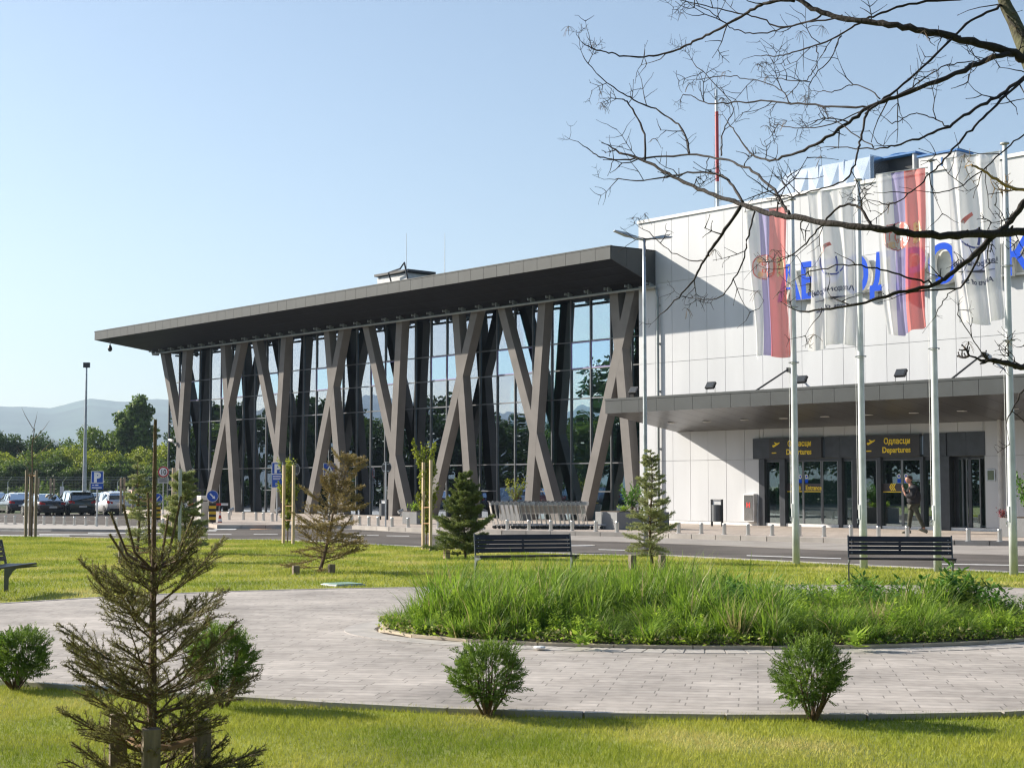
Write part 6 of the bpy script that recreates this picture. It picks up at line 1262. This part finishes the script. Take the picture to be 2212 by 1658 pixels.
# ------------------------------------------------------------------ cars
def paintm(name, c, rough=.25, metal=.2):
    m, nt, b = _new(name); b.inputs['Base Color'].default_value = (*c, 1); b.inputs['Roughness'].default_value = rough; b.inputs['Metallic'].default_value = metal; b.inputs['Coat Weight'].default_value = .8; b.inputs['Coat Roughness'].default_value = .06; return m
CGL = glass('car_glass', (.10, .13, .14), .32); TAIL = mat('tail_lamp', (.45, .01, .02), .25); RIM = mat('rim', (.5, .5, .5), .3, .8); PLT = mat('number_plate', (.7, .7, .7), .5)
def car(name, label, px, py, heading, col, style, L=4.3, Wd=1.8, H=1.6, extra=None, loc=None):
    """local +x = forward; heading in degrees, 0 = straight away from us"""
    p = GG(px, py) if loc is None else loc; t = thing(name, label, 'car', p, R(90) + R(heading)); pm = paintm('paint_' + name + str(int(px)), col)
    hb = H * .60 if style != 'sedan' else H * .64; x0, x1 = -L / 2, L / 2
    # lower body stations: x, half width, bottom, belt height
    if style == 'sedan': st = [(x0, .74, .42, hb * .86), (x0 + .12, .84, .28, hb * 1.02), (x0 + .7, .9, .2, hb * 1.06), (-.6, .9, .18, hb * 1.03), (.8, .9, .18, hb * .98), (1.2, .9, .2, hb * .93), (x1 - .35, .84, .22, hb * .80), (x1, .66, .34, hb * .62)]
    else: st = [(x0, .76, .42, hb * .93), (x0 + .12, .85, .3, hb * 1.05), (x0 + .6, .9, .22, hb * 1.08), (-.5, .9, .2, hb * 1.03), (.8, .9, .2, hb * .98), (1.15, .9, .22, hb * .95), (x1 - .3, .84, .24, hb * .84), (x1, .66, .36, hb * .64)]
    k = Wd / 1.8; mb = MB(); rings = []; vs = []; m_ = 12
    for x, w, zb_, zt_ in st:
        w *= k; hh = zt_ - zb_; sec = [(-w * .86, 0), (-w * .98, .12), (-w, .5), (-w * .97, .82), (-w * .88, 1.0), (-w * .5, 1.03), (w * .5, 1.03), (w * .88, 1.0), (w * .97, .82), (w, .5), (w * .98, .12), (w * .86, 0)]; vs += [(x, a, zb_ + hh * b) for a, b in sec]
    fs = [(i * m_ + j, i * m_ + (j + 1) % m_, (i + 1) * m_ + (j + 1) % m_, (i + 1) * m_ + j) for i in range(len(st) - 1) for j in range(m_)] + [tuple(range(m_ - 1, -1, -1)), tuple((len(st) - 1) * m_ + j for j in range(m_))]
    mb.add(vs, fs); body = mb.build('body', pm, t, smooth=True)
    # cabin
    if style == 'sedan': g = [(x0 + .62, .70, hb * 1.02, .02), (x0 + 1.25, .66, H * .965, 1), (-.2, .66, H, 1), (.45, .65, H * .985, 1), (1.35, .72, hb * .96, .02)]
    elif style == 'suv': g = [(x0 + .06, .76, hb * 1.02, .02), (x0 + .42, .70, H * .95, 1), (-.6, .70, H, 1), (.35, .68, H * .985, 1), (1.2, .76, hb * .97, .02)]
    else: g = [(x0 + .10, .76, hb * 1.02, .02), (x0 + .62, .66, H * .93, 1), (-.6, .67, H, 1), (.4, .66, H * .98, 1), (1.3, .76, hb * .97, .02)]
    mb = MB(); vs = []
    for x, w, zt_, f in g:
        w *= k; wb = .82 * k; zb_ = hb * .96; 
        if f < .5: vs += [(x, -wb * .96, zt_), (x, -wb * .97, zt_ + .005), (x, -wb * .9, zt_ + .01), (x, wb * .9, zt_ + .01), (x, wb * .97, zt_ + .005), (x, wb * .96, zt_)]
        else: vs += [(x, -wb, zb_), (x, -w * 1.02, zt_ - .1), (x, -w * .9, zt_), (x, w * .9, zt_), (x, w * 1.02, zt_ - .1), (x, wb, zb_)]
    fs = []; mi = []
    for i in range(len(g) - 1):
        for j in range(5):
            fs.append((i * 6 + j, i * 6 + j + 1, (i + 1) * 6 + j + 1, (i + 1) * 6 + j)); roof = j in (1, 2, 3); end = i in (0, len(g) - 2); mi.append(0 if (end and j == 2) or (not end and j in (0, 4)) or (end and j in (0, 4)) else 1)
    mb.v = vs; mb.f = fs; mb.m = mi; cab = mb.build('cabin', [CGL, pm], t)
    mb = MB()
    for s in (-1, 1):                          # pillars
        for i in range(len(g)):
            if g[i][3] < .5: continue
            a = Vector(vs[i * 6 + (0 if s < 0 else 5)]) + Vector((0, s * .004, 0)); b = Vector(vs[i * 6 + (1 if s < 0 else 4)]) + Vector((0, s * .004, 0)); mb.tube([a, b], .035, 4)
        for e, f_ in ((0, 1), (len(g) - 1, len(g) - 2)): mb.tube([Vector(vs[e * 6 + (1 if s < 0 else 4)]), Vector(vs[f_ * 6 + (1 if s < 0 else 4)])], .045, 5)
    mb.build('pillars', pm, cab)
    for s in (-1, 1):
        for x in (x0 + .78, x1 - .82):
            mb = MB(); r = .33; mb.tube([(x, s * (.70 * k), r), (x, s * (.905 * k), r)], r, 20); wh = mb.build('wheel', M['rubber'], t); mb = MB(); mb.tube([(x, s * .9 * k, r), (x, s * .915 * k, r)], r * .68, 16); mb.build('rim', RIM, wh)
            mb = MB(); 
            for q in range(5): a = q * 1.2566 + .63; c = (x + .15 * math.cos(a), s * .917 * k, r + .15 * math.sin(a)); mb.tube([(c[0], c[1], c[2]), (c[0], c[1] + s * .004, c[2])], .045, 6)
            mb.build('rim_holes', M['rubber'], wh)
        mb = MB(); mb.tube([(x, s * .86 * k, .02) for x in ()] or [(.85, s * .88 * k, hb * 1.02), (.9, s * (1.02 * k), hb * 1.1)], [.05, .08], 6); mb.build('side_mirror', pm, t)
        mb = MB(); zt_ = hb * (.98 if style == 'sedan' else 1.02); mb.add([(x0 + .02, s * .52 * k, zt_ * .80), (x0 + .05, s * .80 * k, zt_ * .80), (x0 + .2, s * .885 * k, zt_ * .86), (x0 + .22, s * .885 * k, zt_), (x0 + .05, s * .8 * k, zt_), (x0 + .0, s * .55 * k, zt_ * .93), (x0 + .1, s * .5 * k, zt_ * .86)], [(0, 1, 4, 5), (1, 2, 3, 4), (0, 5, 6)]); 
        mb.v = [(v[0] - .035, v[1] * 1.01, v[2]) for v in mb.v]; mb.build('tail_light', TAIL, t)
        mb = MB(); mb.tube([(x1 - .2, s * .6 * k, hb * .68), (x1 - .02, s * .56 * k, hb * .66)], [.11, .09], 10); mb.build('headlight', M['signw'], t)
    mb = MB(); mb.box(x0 - .03, x0 - .012, -.26, .26, hb * .55, hb * .55 + .12); mb.build('number_plate', PLT, t)
    mb = MB(); mb.box(x0 - .02, x0 + .25, -.72 * k, .72 * k, .22, .44); mb.box(x0 + .3, x1 - .3, -.905 * k, .905 * k, .19, .29); mb.build('bumper', M['rubber'], t, bevel=.03)
    if style != 'sedan':
        mb = MB(); mb.box(x0 + .2, x0 + .48, -.6 * k, .6 * k, H * .93, H * .955); mb.build('spoiler', pm, t)
        mb = MB(); 
        for s in (-1, 1): mb.tube([(-1.5, s * .62 * k, H * .99), (-.9, s * .62 * k, H + .04), (.2, s * .6 * k, H + .03), (.45, s * .58 * k, H * .98)], .015, 5)
        mb.build('roof_rail', M['black'], t)
    return t
car('parked_car', 'white hatchback parked left of the black saloon', 40, 1107, 33, (.78, .78, .78), 'hatch', 4.2, 1.8, 1.5)
car('parked_car', 'black four door saloon parked behind the tall grey stakes', 91, 1112.5, 35, (.02, .02, .03), 'sedan', 4.5, 1.8, 1.47)
car('parked_car', 'dark green grey SUV parked between the black saloon and the white estate', 161, 1112, 30, (.03, .045, .045), 'suv', 4.4, 1.85, 1.66)
car('parked_car', 'white compact SUV parked right of the dark SUV, near the parking sign', 240, 1110.5, 31, (.74, .75, .76), 'hatch', 4.4, 1.85, 1.58)
car('parked_car', 'orange SUV mostly hidden behind the spruce sapling tip', 295, 1102, 24, (.55, .22, .05), 'suv', 4.4, 1.85, 1.68)
car('parked_car', 'white estate car in the far row behind the thick pale stake', 250, 1096, 30, (.75, .75, .75), 'hatch', 4.4, 1.8, 1.6, loc=Vector((D(252, 1050, 114).x, 114, -.35)))
car('parked_car', 'dark blue car cut off by the left edge of the photo', -14, 1102, 30, (.02, .05, .12), 'sedan', 4.5, 1.8, 1.47)
car('parked_car', 'grey car in the far row between the dark SUV and the white one', 205, 1096, 30, (.10, .11, .12), 'hatch', 4.3, 1.8, 1.5, loc=Vector((D(206, 1050, 112).x, 112, -.35)))
car('parked_car', 'dark car low behind the white hatchback, far row', 40, 1090, 30, (.02, .03, .06), 'sedan', 4.5, 1.8, 1.45, loc=Vector((D(34, 1050, 113).x, 113, -.35)))
for k in range(7):                             # out of the frame, mirrored in the glass
    car('parked_car', ['silver saloon', 'dark van like car', 'white car', 'red hatchback', 'black SUV', 'grey car', 'white SUV'][k] + ' parked outside the frame, mirrored in the glass hall', 0, 0, 35, [(.5, .5, .5), (.03, .03, .06), (.75, .75, .75), (.3, .04, .03), (.02, .02, .02), (.2, .2, .22), (.7, .7, .7)][k], ['sedan', 'suv', 'hatch'][k % 3], loc=Vector((-37 - k * 3.4, 84 - k * 2.2, gz(-40, 84 - k * 2.2))))
# ------------------------------------------------------------------ person walking with a phone
def skinmesh(name, joints, edges, m, parent, sub=2, smooth=True):
    me = bpy.data.meshes.new(name); me.from_pydata([j[0] for j in joints], edges, []); o = bpy.data.objects.new(name, me); COL.objects.link(o); o.parent = parent
    s = o.modifiers.new('skin', 'SKIN'); s.use_smooth_shade = True; s.branch_smoothing = .4
    for i, j in enumerate(joints): r = j[1]; me.skin_vertices[0].data[i].radius = r if hasattr(r, '__len__') else (r, r)
    me.skin_vertices[0].data[0].use_root = True; u = o.modifiers.new('sub', 'SUBSURF'); u.levels = sub; u.render_levels = sub; me.materials.append(m); return o
pp = G(1972, 1151.5, SW); hP = D(1972, 1027, pp.y).z - SW; print('PERSON', hP)
t = thing('person', 'person in dark jacket and olive trousers walking past the doors with a raised phone', 'person', pp, R(0)); t.scale = (hP / 1.80,) * 3
# faces left (-x); photo: right foot (viewer's right) trailing
body = skinmesh('body', [((0.02, 0, .93), (.09, .08)), ((.01, 0, 1.12), (.10, .09)), ((.0, 0, 1.32), (.11, .10)), ((-.02, 0, 1.46), (.09, .08)), ((-.05, 0, 1.53), (.058, .06)), ((-.075, 0, 1.60), (.058, .06)),
    ((.02, .09, .88), (.07, .07)), ((-.06, .10, .50), (.05, .05)), ((-.10, .10, .10), (.042, .045)),
    ((.04, -.09, .88), (.07, .07)), ((.16, -.09, .52), (.05, .05)), ((.34, -.08, .13), (.042, .045)),
    ((-.01, .16, 1.42), (.05, .05)), ((-.08, .22, 1.14), (.035, .035)), ((-.24, .12, 1.32), (.035, .036)), ((-.265, .08, 1.39), (.03, .026)),
    ((-.01, -.16, 1.42), (.05, .05)), ((-.06, -.23, 1.13), (.035, .035)), ((-.25, -.14, 1.20), (.036, .037)), ((-.275, -.10, 1.30), (.028, .024))],
    [(0, 1), (1, 2), (2, 3), (3, 4), (4, 5), (0, 6), (6, 7), (7, 8), (0, 9), (9, 10), (10, 11), (3, 12), (12, 13), (13, 14), (14, 15), (3, 16), (16, 17), (17, 18), (18, 19)], M['skin'], t)
jk = skinmesh('jacket', [((.03, 0, .86), (.235, .22)), ((.05, 0, 1.10), (.26, .24)), ((.06, 0, 1.32), (.27, .25)), ((.01, 0, 1.44), (.17, .17)), ((.0, 0, 1.51), (.10, .11)),
    ((-.01, .19, 1.40), (.12, .12)), ((-.07, .25, 1.14), (.10, .10)), ((-.225, .125, 1.30), (.075, .075)),
    ((-.01, -.19, 1.40), (.12, .12)), ((-.05, -.26, 1.13), (.10, .10)), ((-.245, -.145, 1.19), (.075, .075)), ((.09, 0, 1.46), (.12, .13))],
    [(0, 1), (1, 2), (2, 3), (3, 4), (3, 5), (5, 6), (6, 7), (3, 8), (8, 9), (9, 10), (3, 11)], M['jacket'], t)
tr = skinmesh('trousers', [((.02, 0, .93), (.155, .135)), ((.02, .09, .84), (.105, .1)), ((-.06, .10, .50), (.078, .078)), ((-.09, .10, .14), (.062, .064)), ((.04, -.09, .84), (.105, .1)), ((.16, -.09, .53), (.078, .078)), ((.33, -.08, .17), (.062, .064))],
    [(0, 1), (1, 2), (2, 3), (0, 4), (4, 5), (5, 6)], M['trousers'], t)
def lump(name, prof, m, loc, sc, parent, rot=0.):
    bpy_me = bpy.data.meshes.new(name); import bmesh; bm = bmesh.new(); bmesh.ops.create_icosphere(bm, subdivisions=3, radius=1)
    for v in bm.verts: v.co = Vector(prof(v.co)); v.co = Matrix.Rotation(rot, 3, 'Y') @ Vector((v.co.x * sc[0], v.co.y * sc[1], v.co.z * sc[2])) + Vector(loc)
    bm.to_mesh(bpy_me); bm.free(); bpy_me.polygons.foreach_set('use_smooth', [True] * len(bpy_me.polygons)); bpy_me.materials.append(m); o = bpy.data.objects.new(name, bpy_me); COL.objects.link(o); o.parent = parent; return o
def headf(c):
    x, y, z = c; x2 = x - (.14 if abs(y) < .18 and -.35 < z < .05 and x < -.7 else 0) - (.05 if z < -.6 and x < 0 else 0); w = 1 - .22 * max(0, -z); return (x2, y * w, z)
lump('head', headf, M['skin'], (-.105, 0, 1.685), (.098, .076, .118), t, R(14)); lump('hair', lambda c: (c.x + (.1 if c.x > 0 else 0), c.y, max(c.z, -.35 if c.x > -.1 else .25)), M['hair'], (-.088, 0, 1.715), (.102, .082, .098), t, R(8))
for s in (-1, 1): lump('ear', lambda c: tuple(c), M['skin'], (-.085, s * .076, 1.68), (.018, .01, .03), t)
for (hx, hy, hz2, s) in ((-.29, .05, 1.425, 1), (-.295, -.08, 1.335, -1)):
    J = [((hx + .025, hy, hz2 - .03), .026), ((hx, hy, hz2 + .01), .024)]; E = [(0, 1)]; k0 = 1
    for q in range(4): n = len(J); yy = hy - .026 + q * .017; J += [((hx - .008, yy, hz2 + .035), .0095), ((hx - .012, yy, hz2 + .06 + (.008 if q in (1, 2) else 0)), .0085), ((hx + .012 * (q % 2), yy, hz2 + .082 + (.01 if q in (1, 2) else 0)), .0075)]; E += [(1, n), (n, n + 1), (n + 1, n + 2)]
    n = len(J); J += [((hx + .02, hy - s * .03, hz2 + .01), .011), ((hx + .02, hy - s * .045, hz2 + .035), .009)]; E += [(0, n), (n, n + 1)]
    skinmesh('hand', J, E, M['skin'], t, 1)
mb = MB(); mb.box(-.012, .0, -.038, .038, -.02, .13, 0, Matrix.Translation((-.262, .03, 1.45)) @ Matrix.Rotation(R(-8), 4, 'Y')); ph = mb.build('phone', M['black'], None, bevel=.004); ph.parent = None; ph.matrix_world = t.matrix_world
ph.location = pp; ph.scale = t.scale; tag(ph, 'black phone held up in front of the walking person face', 'phone')
for (x, y, z, a) in ((-.13, .10, .0, 0), (.33, -.08, .035, R(22))):
    mb = MB(); T_ = Matrix.Translation((x, y, z)) @ Matrix.Rotation(a, 4, 'Y'); pr = [(-.19, 0), (.09, 0), (.10, .06), (.05, .12), (-.02, .11), (-.10, .07), (-.19, .045)]; mb.prism(pr, -.045, .045, 0, T_); mb.build('shoe', M['shoe'], t, bevel=.012)

# ------------------------------------------------------------------ bare maple reaching in from the right
def CD(x, y): return (1207 + .4544 * x, .4544 * y)
def bdep(x, y): return 9.4 + .55 * math.sin(x * .0021 + 1.2) + .45 * math.sin(y * .0027 + x * .0011)
BR_ = [
 ('limb', [(2900, 1010), (2600, 1050), (2400, 1078), (2211, 1095), (2030, 1110), (1850, 1118), (1650, 1105), (1490, 1085), (1300, 1062), (1090, 1030), (980, 1008), (880, 975), (760, 935), (640, 885), (520, 825), (410, 765), (290, 725)], 19, 5),
 ('branch', [(1095, 1018), (1060, 960), (1010, 890), (900, 800), (780, 757), (620, 738), (430, 748), (290, 760), (200, 745), (150, 715), (110, 690)], 6.5, 2),
 ('branch', [(622, 735), (600, 640), (540, 570), (440, 510), (340, 465), (280, 430), (190, 360), (115, 265)], 4.8, 1.8),
 ('branch', [(875, 965), (820, 870), (760, 830), (660, 820), (540, 835), (400, 860), (265, 848)], 6, 2),
 ('branch', [(412, 760), (400, 610), (340, 505), (305, 470)], 5.2, 3),
 ('branch', [(870, 972), (790, 1090), (715, 1200), (690, 1240), (640, 1330), (570, 1410), (485, 1495)], 7.5, 2),
 ('branch', [(935, 1000), (900, 1120), (880, 1220), (820, 1350), (750, 1420), (650, 1420)], 4, 1.8),
 ('branch', [(690, 1240), (600, 1230), (500, 1170), (420, 1095)], 2.6, 1.5),
 ('branch', [(1490, 1080), (1440, 1000), (1385, 970), (1310, 1005), (1230, 1090), (1140, 1190), (1040, 1245)], 6, 2),
 ('limb', [(2800, 560), (2500, 720), (2340, 850), (2211, 965), (2150, 1050), (2060, 1130), (1950, 1230), (1870, 1300), (1780, 1350), (1620, 1390), (1480, 1430), (1330, 1460), (1160, 1480)], 15, 3.5),
 ('branch', [(1780, 1350), (1700, 1330), (1600, 1300), (1490, 1270), (1350, 1260), (1200, 1290), (1150, 1310)], 4, 1.8),
 ('branch', [(2060, 1130), (1990, 1230), (1910, 1365), (1780, 1375), (1650, 1395)], 5, 2.5), ('branch', [(1910, 1365), (1850, 1400), (1800, 1480)], 2.4, 1.4),
 ('limb', [(1040, -50), (1140, 0), (1250, 60), (1400, 95), (1540, 110), (1700, 140), (1850, 170), (2000, 210), (2150, 250), (2211, 285), (2300, 330)], 9, 19),
 ('branch', [(2150, 255), (2000, 300), (1800, 390), (1600, 460), (1470, 510), (1380, 580), (1250, 670), (1110, 730), (1000, 765), (900, 720), (850, 640), (800, 580)], 11, 2),
 ('branch', [(1470, 510), (1300, 505), (1100, 490), (960, 480), (800, 490), (700, 490), (640, 460), (590, 450)], 4.6, 1.8),
 ('branch', [(1460, 540), (1550, 470), (1700, 350), (1850, 200), (1960, 100), (2080, 40), (2125, 10)], 4.6, 6),
 ('branch', [(1120, 0), (1010, 10), (930, 40), (850, 90), (740, 150), (640, 200), (560, 235), (450, 268), (330, 268), (240, 250), (170, 235), (110, 200)], 7.5, 2),
 ('branch', [(1250, 78), (1075, 130), (960, 90), (850, 60), (700, 30), (560, -5)], 4, 1.8),
 ('branch', [(1940, -5), (1700, 15), (1560, 50), (1450, 100), (1350, 160), (1220, 215), (1110, 250), (1040, 265), (960, 262)], 5.4, 2),
 ('branch', [(1350, 85), (1200, 100), (1080, 130), (970, 160), (870, 150), (800, 120), (730, 60), (660, 30)], 3.6, 1.6),
 ('branch', [(1220, 215), (1230, 290), (1190, 370), (1150, 385), (1040, 372)], 2.6, 1.4), ('branch', [(1345, 165), (1290, 280), (1205, 370), (1190, 450)], 2.8, 1.4),
 ('branch', [(1470, 525), (1440, 640), (1420, 720), (1400, 800), (1350, 860), (1230, 900), (1130, 930), (1020, 930)], 5, 2),
 ('branch', [(2500, 180), (2340, 290), (2211, 370), (2100, 450), (1980, 520), (1850, 600), (1730, 650), (1600, 690), (1500, 705), (1300, 700)], 9, 2),
 ('branch', [(2211, 372), (2080, 500), (1980, 600), (1900, 680), (1830, 760), (1760, 830), (1680, 910), (1590, 970), (1520, 960)], 5.4, 1.8),
 ('branch', [(2500, 420), (2330, 560), (2211, 640), (2100, 730), (1990, 830), (1880, 900), (1760, 915)], 3.8, 1.8),
 ('branch', [(1500, 705), (1370, 610), (1300, 560), (1240, 570)], 2.8, 1.4), ('branch', [(1530, 470), (1440, 410), (1380, 405), (1300, 440), (1250, 430)], 2.8, 1.4),
 ('dry_branch', [(2500, 960), (2340, 930), (2211, 905), (2130, 885), (2050, 830), (1990, 795), (1960, 780)], 8, 3.4),
 ('branch', [(2040, 1700), (1960, 1600), (1900, 1500)], 2.4, 1.5),
 ('branch', [(2400, 1760), (2211, 1745), (2150, 1730), (2060, 1712)], 14, 10), ('branch', [(2400, 1790), (2290, 1800), (2211, 1850), (2170, 1920), (2130, 1990)], 5, 2.6),
 ('branch', [(780, 740), (775, 680), (790, 600), (830, 520), (770, 430), (640, 300)], 3.2, 1.5), ('branch', [(1600, 460), (1700, 400), (1800, 330), (1900, 300), (2050, 290)], 3, 2), ('branch', [(1470, 520), (1250, 600), (1100, 605), (1040, 590)], 2.6, 1.4),
 ('branch', [(1850, 600), (1780, 560), (1700, 540), (1640, 560), (1580, 590)], 2.6, 1.4), ('branch', [(1100, 490), (1060, 430), (1000, 400), (880, 370), (800, 360), (700, 370)], 2.6, 1.4)]
mt = thing('maple_tree', 'bare maple tree whose dark leafless branches reach in from the upper right', 'tree', (4.55, 9.6, 0))
OFF = Vector((4.55, 9.6, 0)); gen = random.Random(12); tw = MB(); nt_ = [0]; keys = MB(); branch_objs = []
def wpt(x, y, j=0.): px, py = CD(x, y); return D(px, py, bdep(x, y) + j) - OFF
def catmull(P, k=4):
    out = []
    for i in range(len(P) - 1):
        p0 = P[max(i - 1, 0)]; p1 = P[i]; p2 = P[i + 1]; p3 = P[min(i + 2, len(P) - 1)]
        for q in range(k): t_ = q / k; out.append(.5 * ((2 * p1) + (p2 - p0) * t_ + (2 * p0 - 5 * p1 + 4 * p2 - p3) * t_ ** 2 + (3 * p1 - p0 - 3 * p2 + p3) * t_ ** 3))
    return out + [P[-1]]
UN = .4544 / 3327 * 9.4                        # metres per trace unit
def twig(p, d, L, r, depth, mbx):
    k = 4; pts = [p]; dd = d.copy(); 
    for i in range(k): dd = (dd + Vector((gen.gauss(0, .2), gen.gauss(0, .2), gen.gauss(0, .2) + .05))).normalized(); pts.append(pts[-1] + dd * L / k)
    mbx.tube(pts, [r * (1 - .6 * i / k) for i in range(k + 1)], 4, 0, False); nt_[0] += 1
    mbx.tube([pts[-1], pts[-1] + dd * .008], [r * .85, r * .3], 4, 0, False)
    if depth > 0:
        for i in range(1, k + 1):
            if gen.random() < .5:
                for s in ((1, -1) if gen.random() < .45 else (gen.choice((1, -1)),)):
                    ax = dd.cross(Vector((0.05, 1, .1))).normalized(); nd = (dd * .6 + ax * s * gen.uniform(.5, .95) + Vector((0, gen.uniform(-.5, .5), 0))).normalized(); twig(pts[i], nd, L * gen.uniform(.35, .62), r * .76, depth - 1, mbx)
    elif gen.random() < .07:                   # winged seed clusters left from last year
        keys = MB()
        for q in range(7): e = pts[-1] + Vector((gen.uniform(-.05, .05), gen.uniform(-.03, .03), -gen.uniform(.0, .07))); keys.tube([pts[-1], (pts[-1] + e) / 2 + Vector((0, 0, .01)), e], .0013, 3, 0, False)
        keys.build('seed_cluster', mat('seed', (.16, .11, .07), .8), mt)
kids = []
for bi, (nm, tr_, r0, r1) in enumerate(BR_):
    P = catmull([wpt(x, y) for x, y in tr_], 5); n = len(P); rad = [max(.0030, (r0 + (r1 - r0) * i / (n - 1)) * 1.18 * UN * (1 + .10 * math.sin(i * 1.9 + bi) * (r0 > 4))) for i in range(n)]
    P = [p + Vector((gen.gauss(0, 1), gen.gauss(0, 1), gen.gauss(0, 1))) * .0035 for p in P]; mb = MB(); mb.tube(P, rad, 8 if r0 > 8 else 6)
    if r0 > 7:                                 # knots
        for q in range(7): i = gen.randrange(n); mb.tube([P[i], P[i] + Vector((gen.gauss(0, 1), gen.gauss(0, .6), gen.gauss(0, 1))).normalized() * rad[i] * 1.7], [rad[i] * .6, rad[i] * .2], 5)
    L = sum((P[i + 1] - P[i]).length for i in range(n - 1)); cnt = int(L * (3.3 if r0 < 8 else 1.9)); side = 1
    ordr = 1 if r0 >= r1 else -1
    for q in range(cnt):
        i = int(gen.uniform(.06 if r0 < 9 else .2, .99) * (n - 1)); 
        if P[i].x + OFF.x > 5.0: continue
        d = (P[i + 1] - P[i]).normalized() * ordr; side = -side; ax = d.cross(Vector((0, 1, 0))).normalized(); nd = (d * .75 + ax * side * gen.uniform(.5, 1) + Vector((0, gen.uniform(-.7, .7), 0))).normalized()
        thin = rad[i] < .012; twig(P[i], nd, gen.uniform(.10, .34) * (1 if thin else .85), min(.0048, max(.0034, rad[i] * .6)), 2 if gen.random() < .3 else 1, mb)
    if ordr > 0: twig(P[-1], (P[-1] - P[-2]).normalized(), .16, max(.002, rad[-1] * .8), 2, mb)
    mb.build({'limb': 'limb', 'branch': 'branch', 'dry_branch': 'dry_branch'}[nm], M['twig' if nm == 'branch' else 'bark' if nm == 'limb' else 'tan'], mt, smooth=True)
# trunk and the limbs that carry the traced ones
tp0 = wpt(2090, -90); trunk = [Vector((0, 0, -.05)), Vector((-.05, .0, .8)), Vector((-.1, -.05, 1.7)), wpt(2560, 900), wpt(2400, 560), wpt(2290, 380), wpt(2211, 215), wpt(2165, 105), wpt(2120, 15), wpt(2090, -90), wpt(2040, -260)]
TP_ = catmull(trunk, 4); n = len(TP_); rads = np.interp(np.linspace(0, 10, n), [0, 1, 2, 3, 4, 5, 6, 7, 8, 9, 10], [.19, .165, .155, .14, .10, .07, .046, .041, .036, .032, .026]); mb = MB(); mb.tube(TP_, list(rads), 12); mb.build('trunk', mat('trunk_mossy', (.07, .058, .035), .95, 0, .5, 8, .8, 30, c2=(.10, .10, .05)), mt, smooth=True)
for a, b, r_ in ((wpt(2400, 560), wpt(2500, 180), .05), (wpt(2480, 720), wpt(2500, 720), .06), (wpt(2560, 900), wpt(2800, 560), .05), (wpt(2560, 900), wpt(2900, 1010), .06), (wpt(2560, 900), wpt(2500, 960), .04), (wpt(2560, 900), wpt(2500, 420), .04)):
    mb = MB(); mb.tube([a, (a + b) / 2 + Vector((.1, .1, .1)), b], [r_ * 1.3, r_ * 1.1, r_ * .6], 8); mb.build('limb', M['bark'], mt)
mb = MB(); mb.tube([wpt(2600, 1200), wpt(2500, 1600), wpt(2400, 1770)], [.07, .05, .035], 8); mb.build('limb', M['bark'], mt)
print('TWIGS', nt_[0])
def wipe(o):
    for c in list(o.children): wipe(c)
    bpy.data.objects.remove(o)
for kd in PROT:
    for i in (0, 1):
        if (kd, i) not in used: wipe(PROT[kd][i])
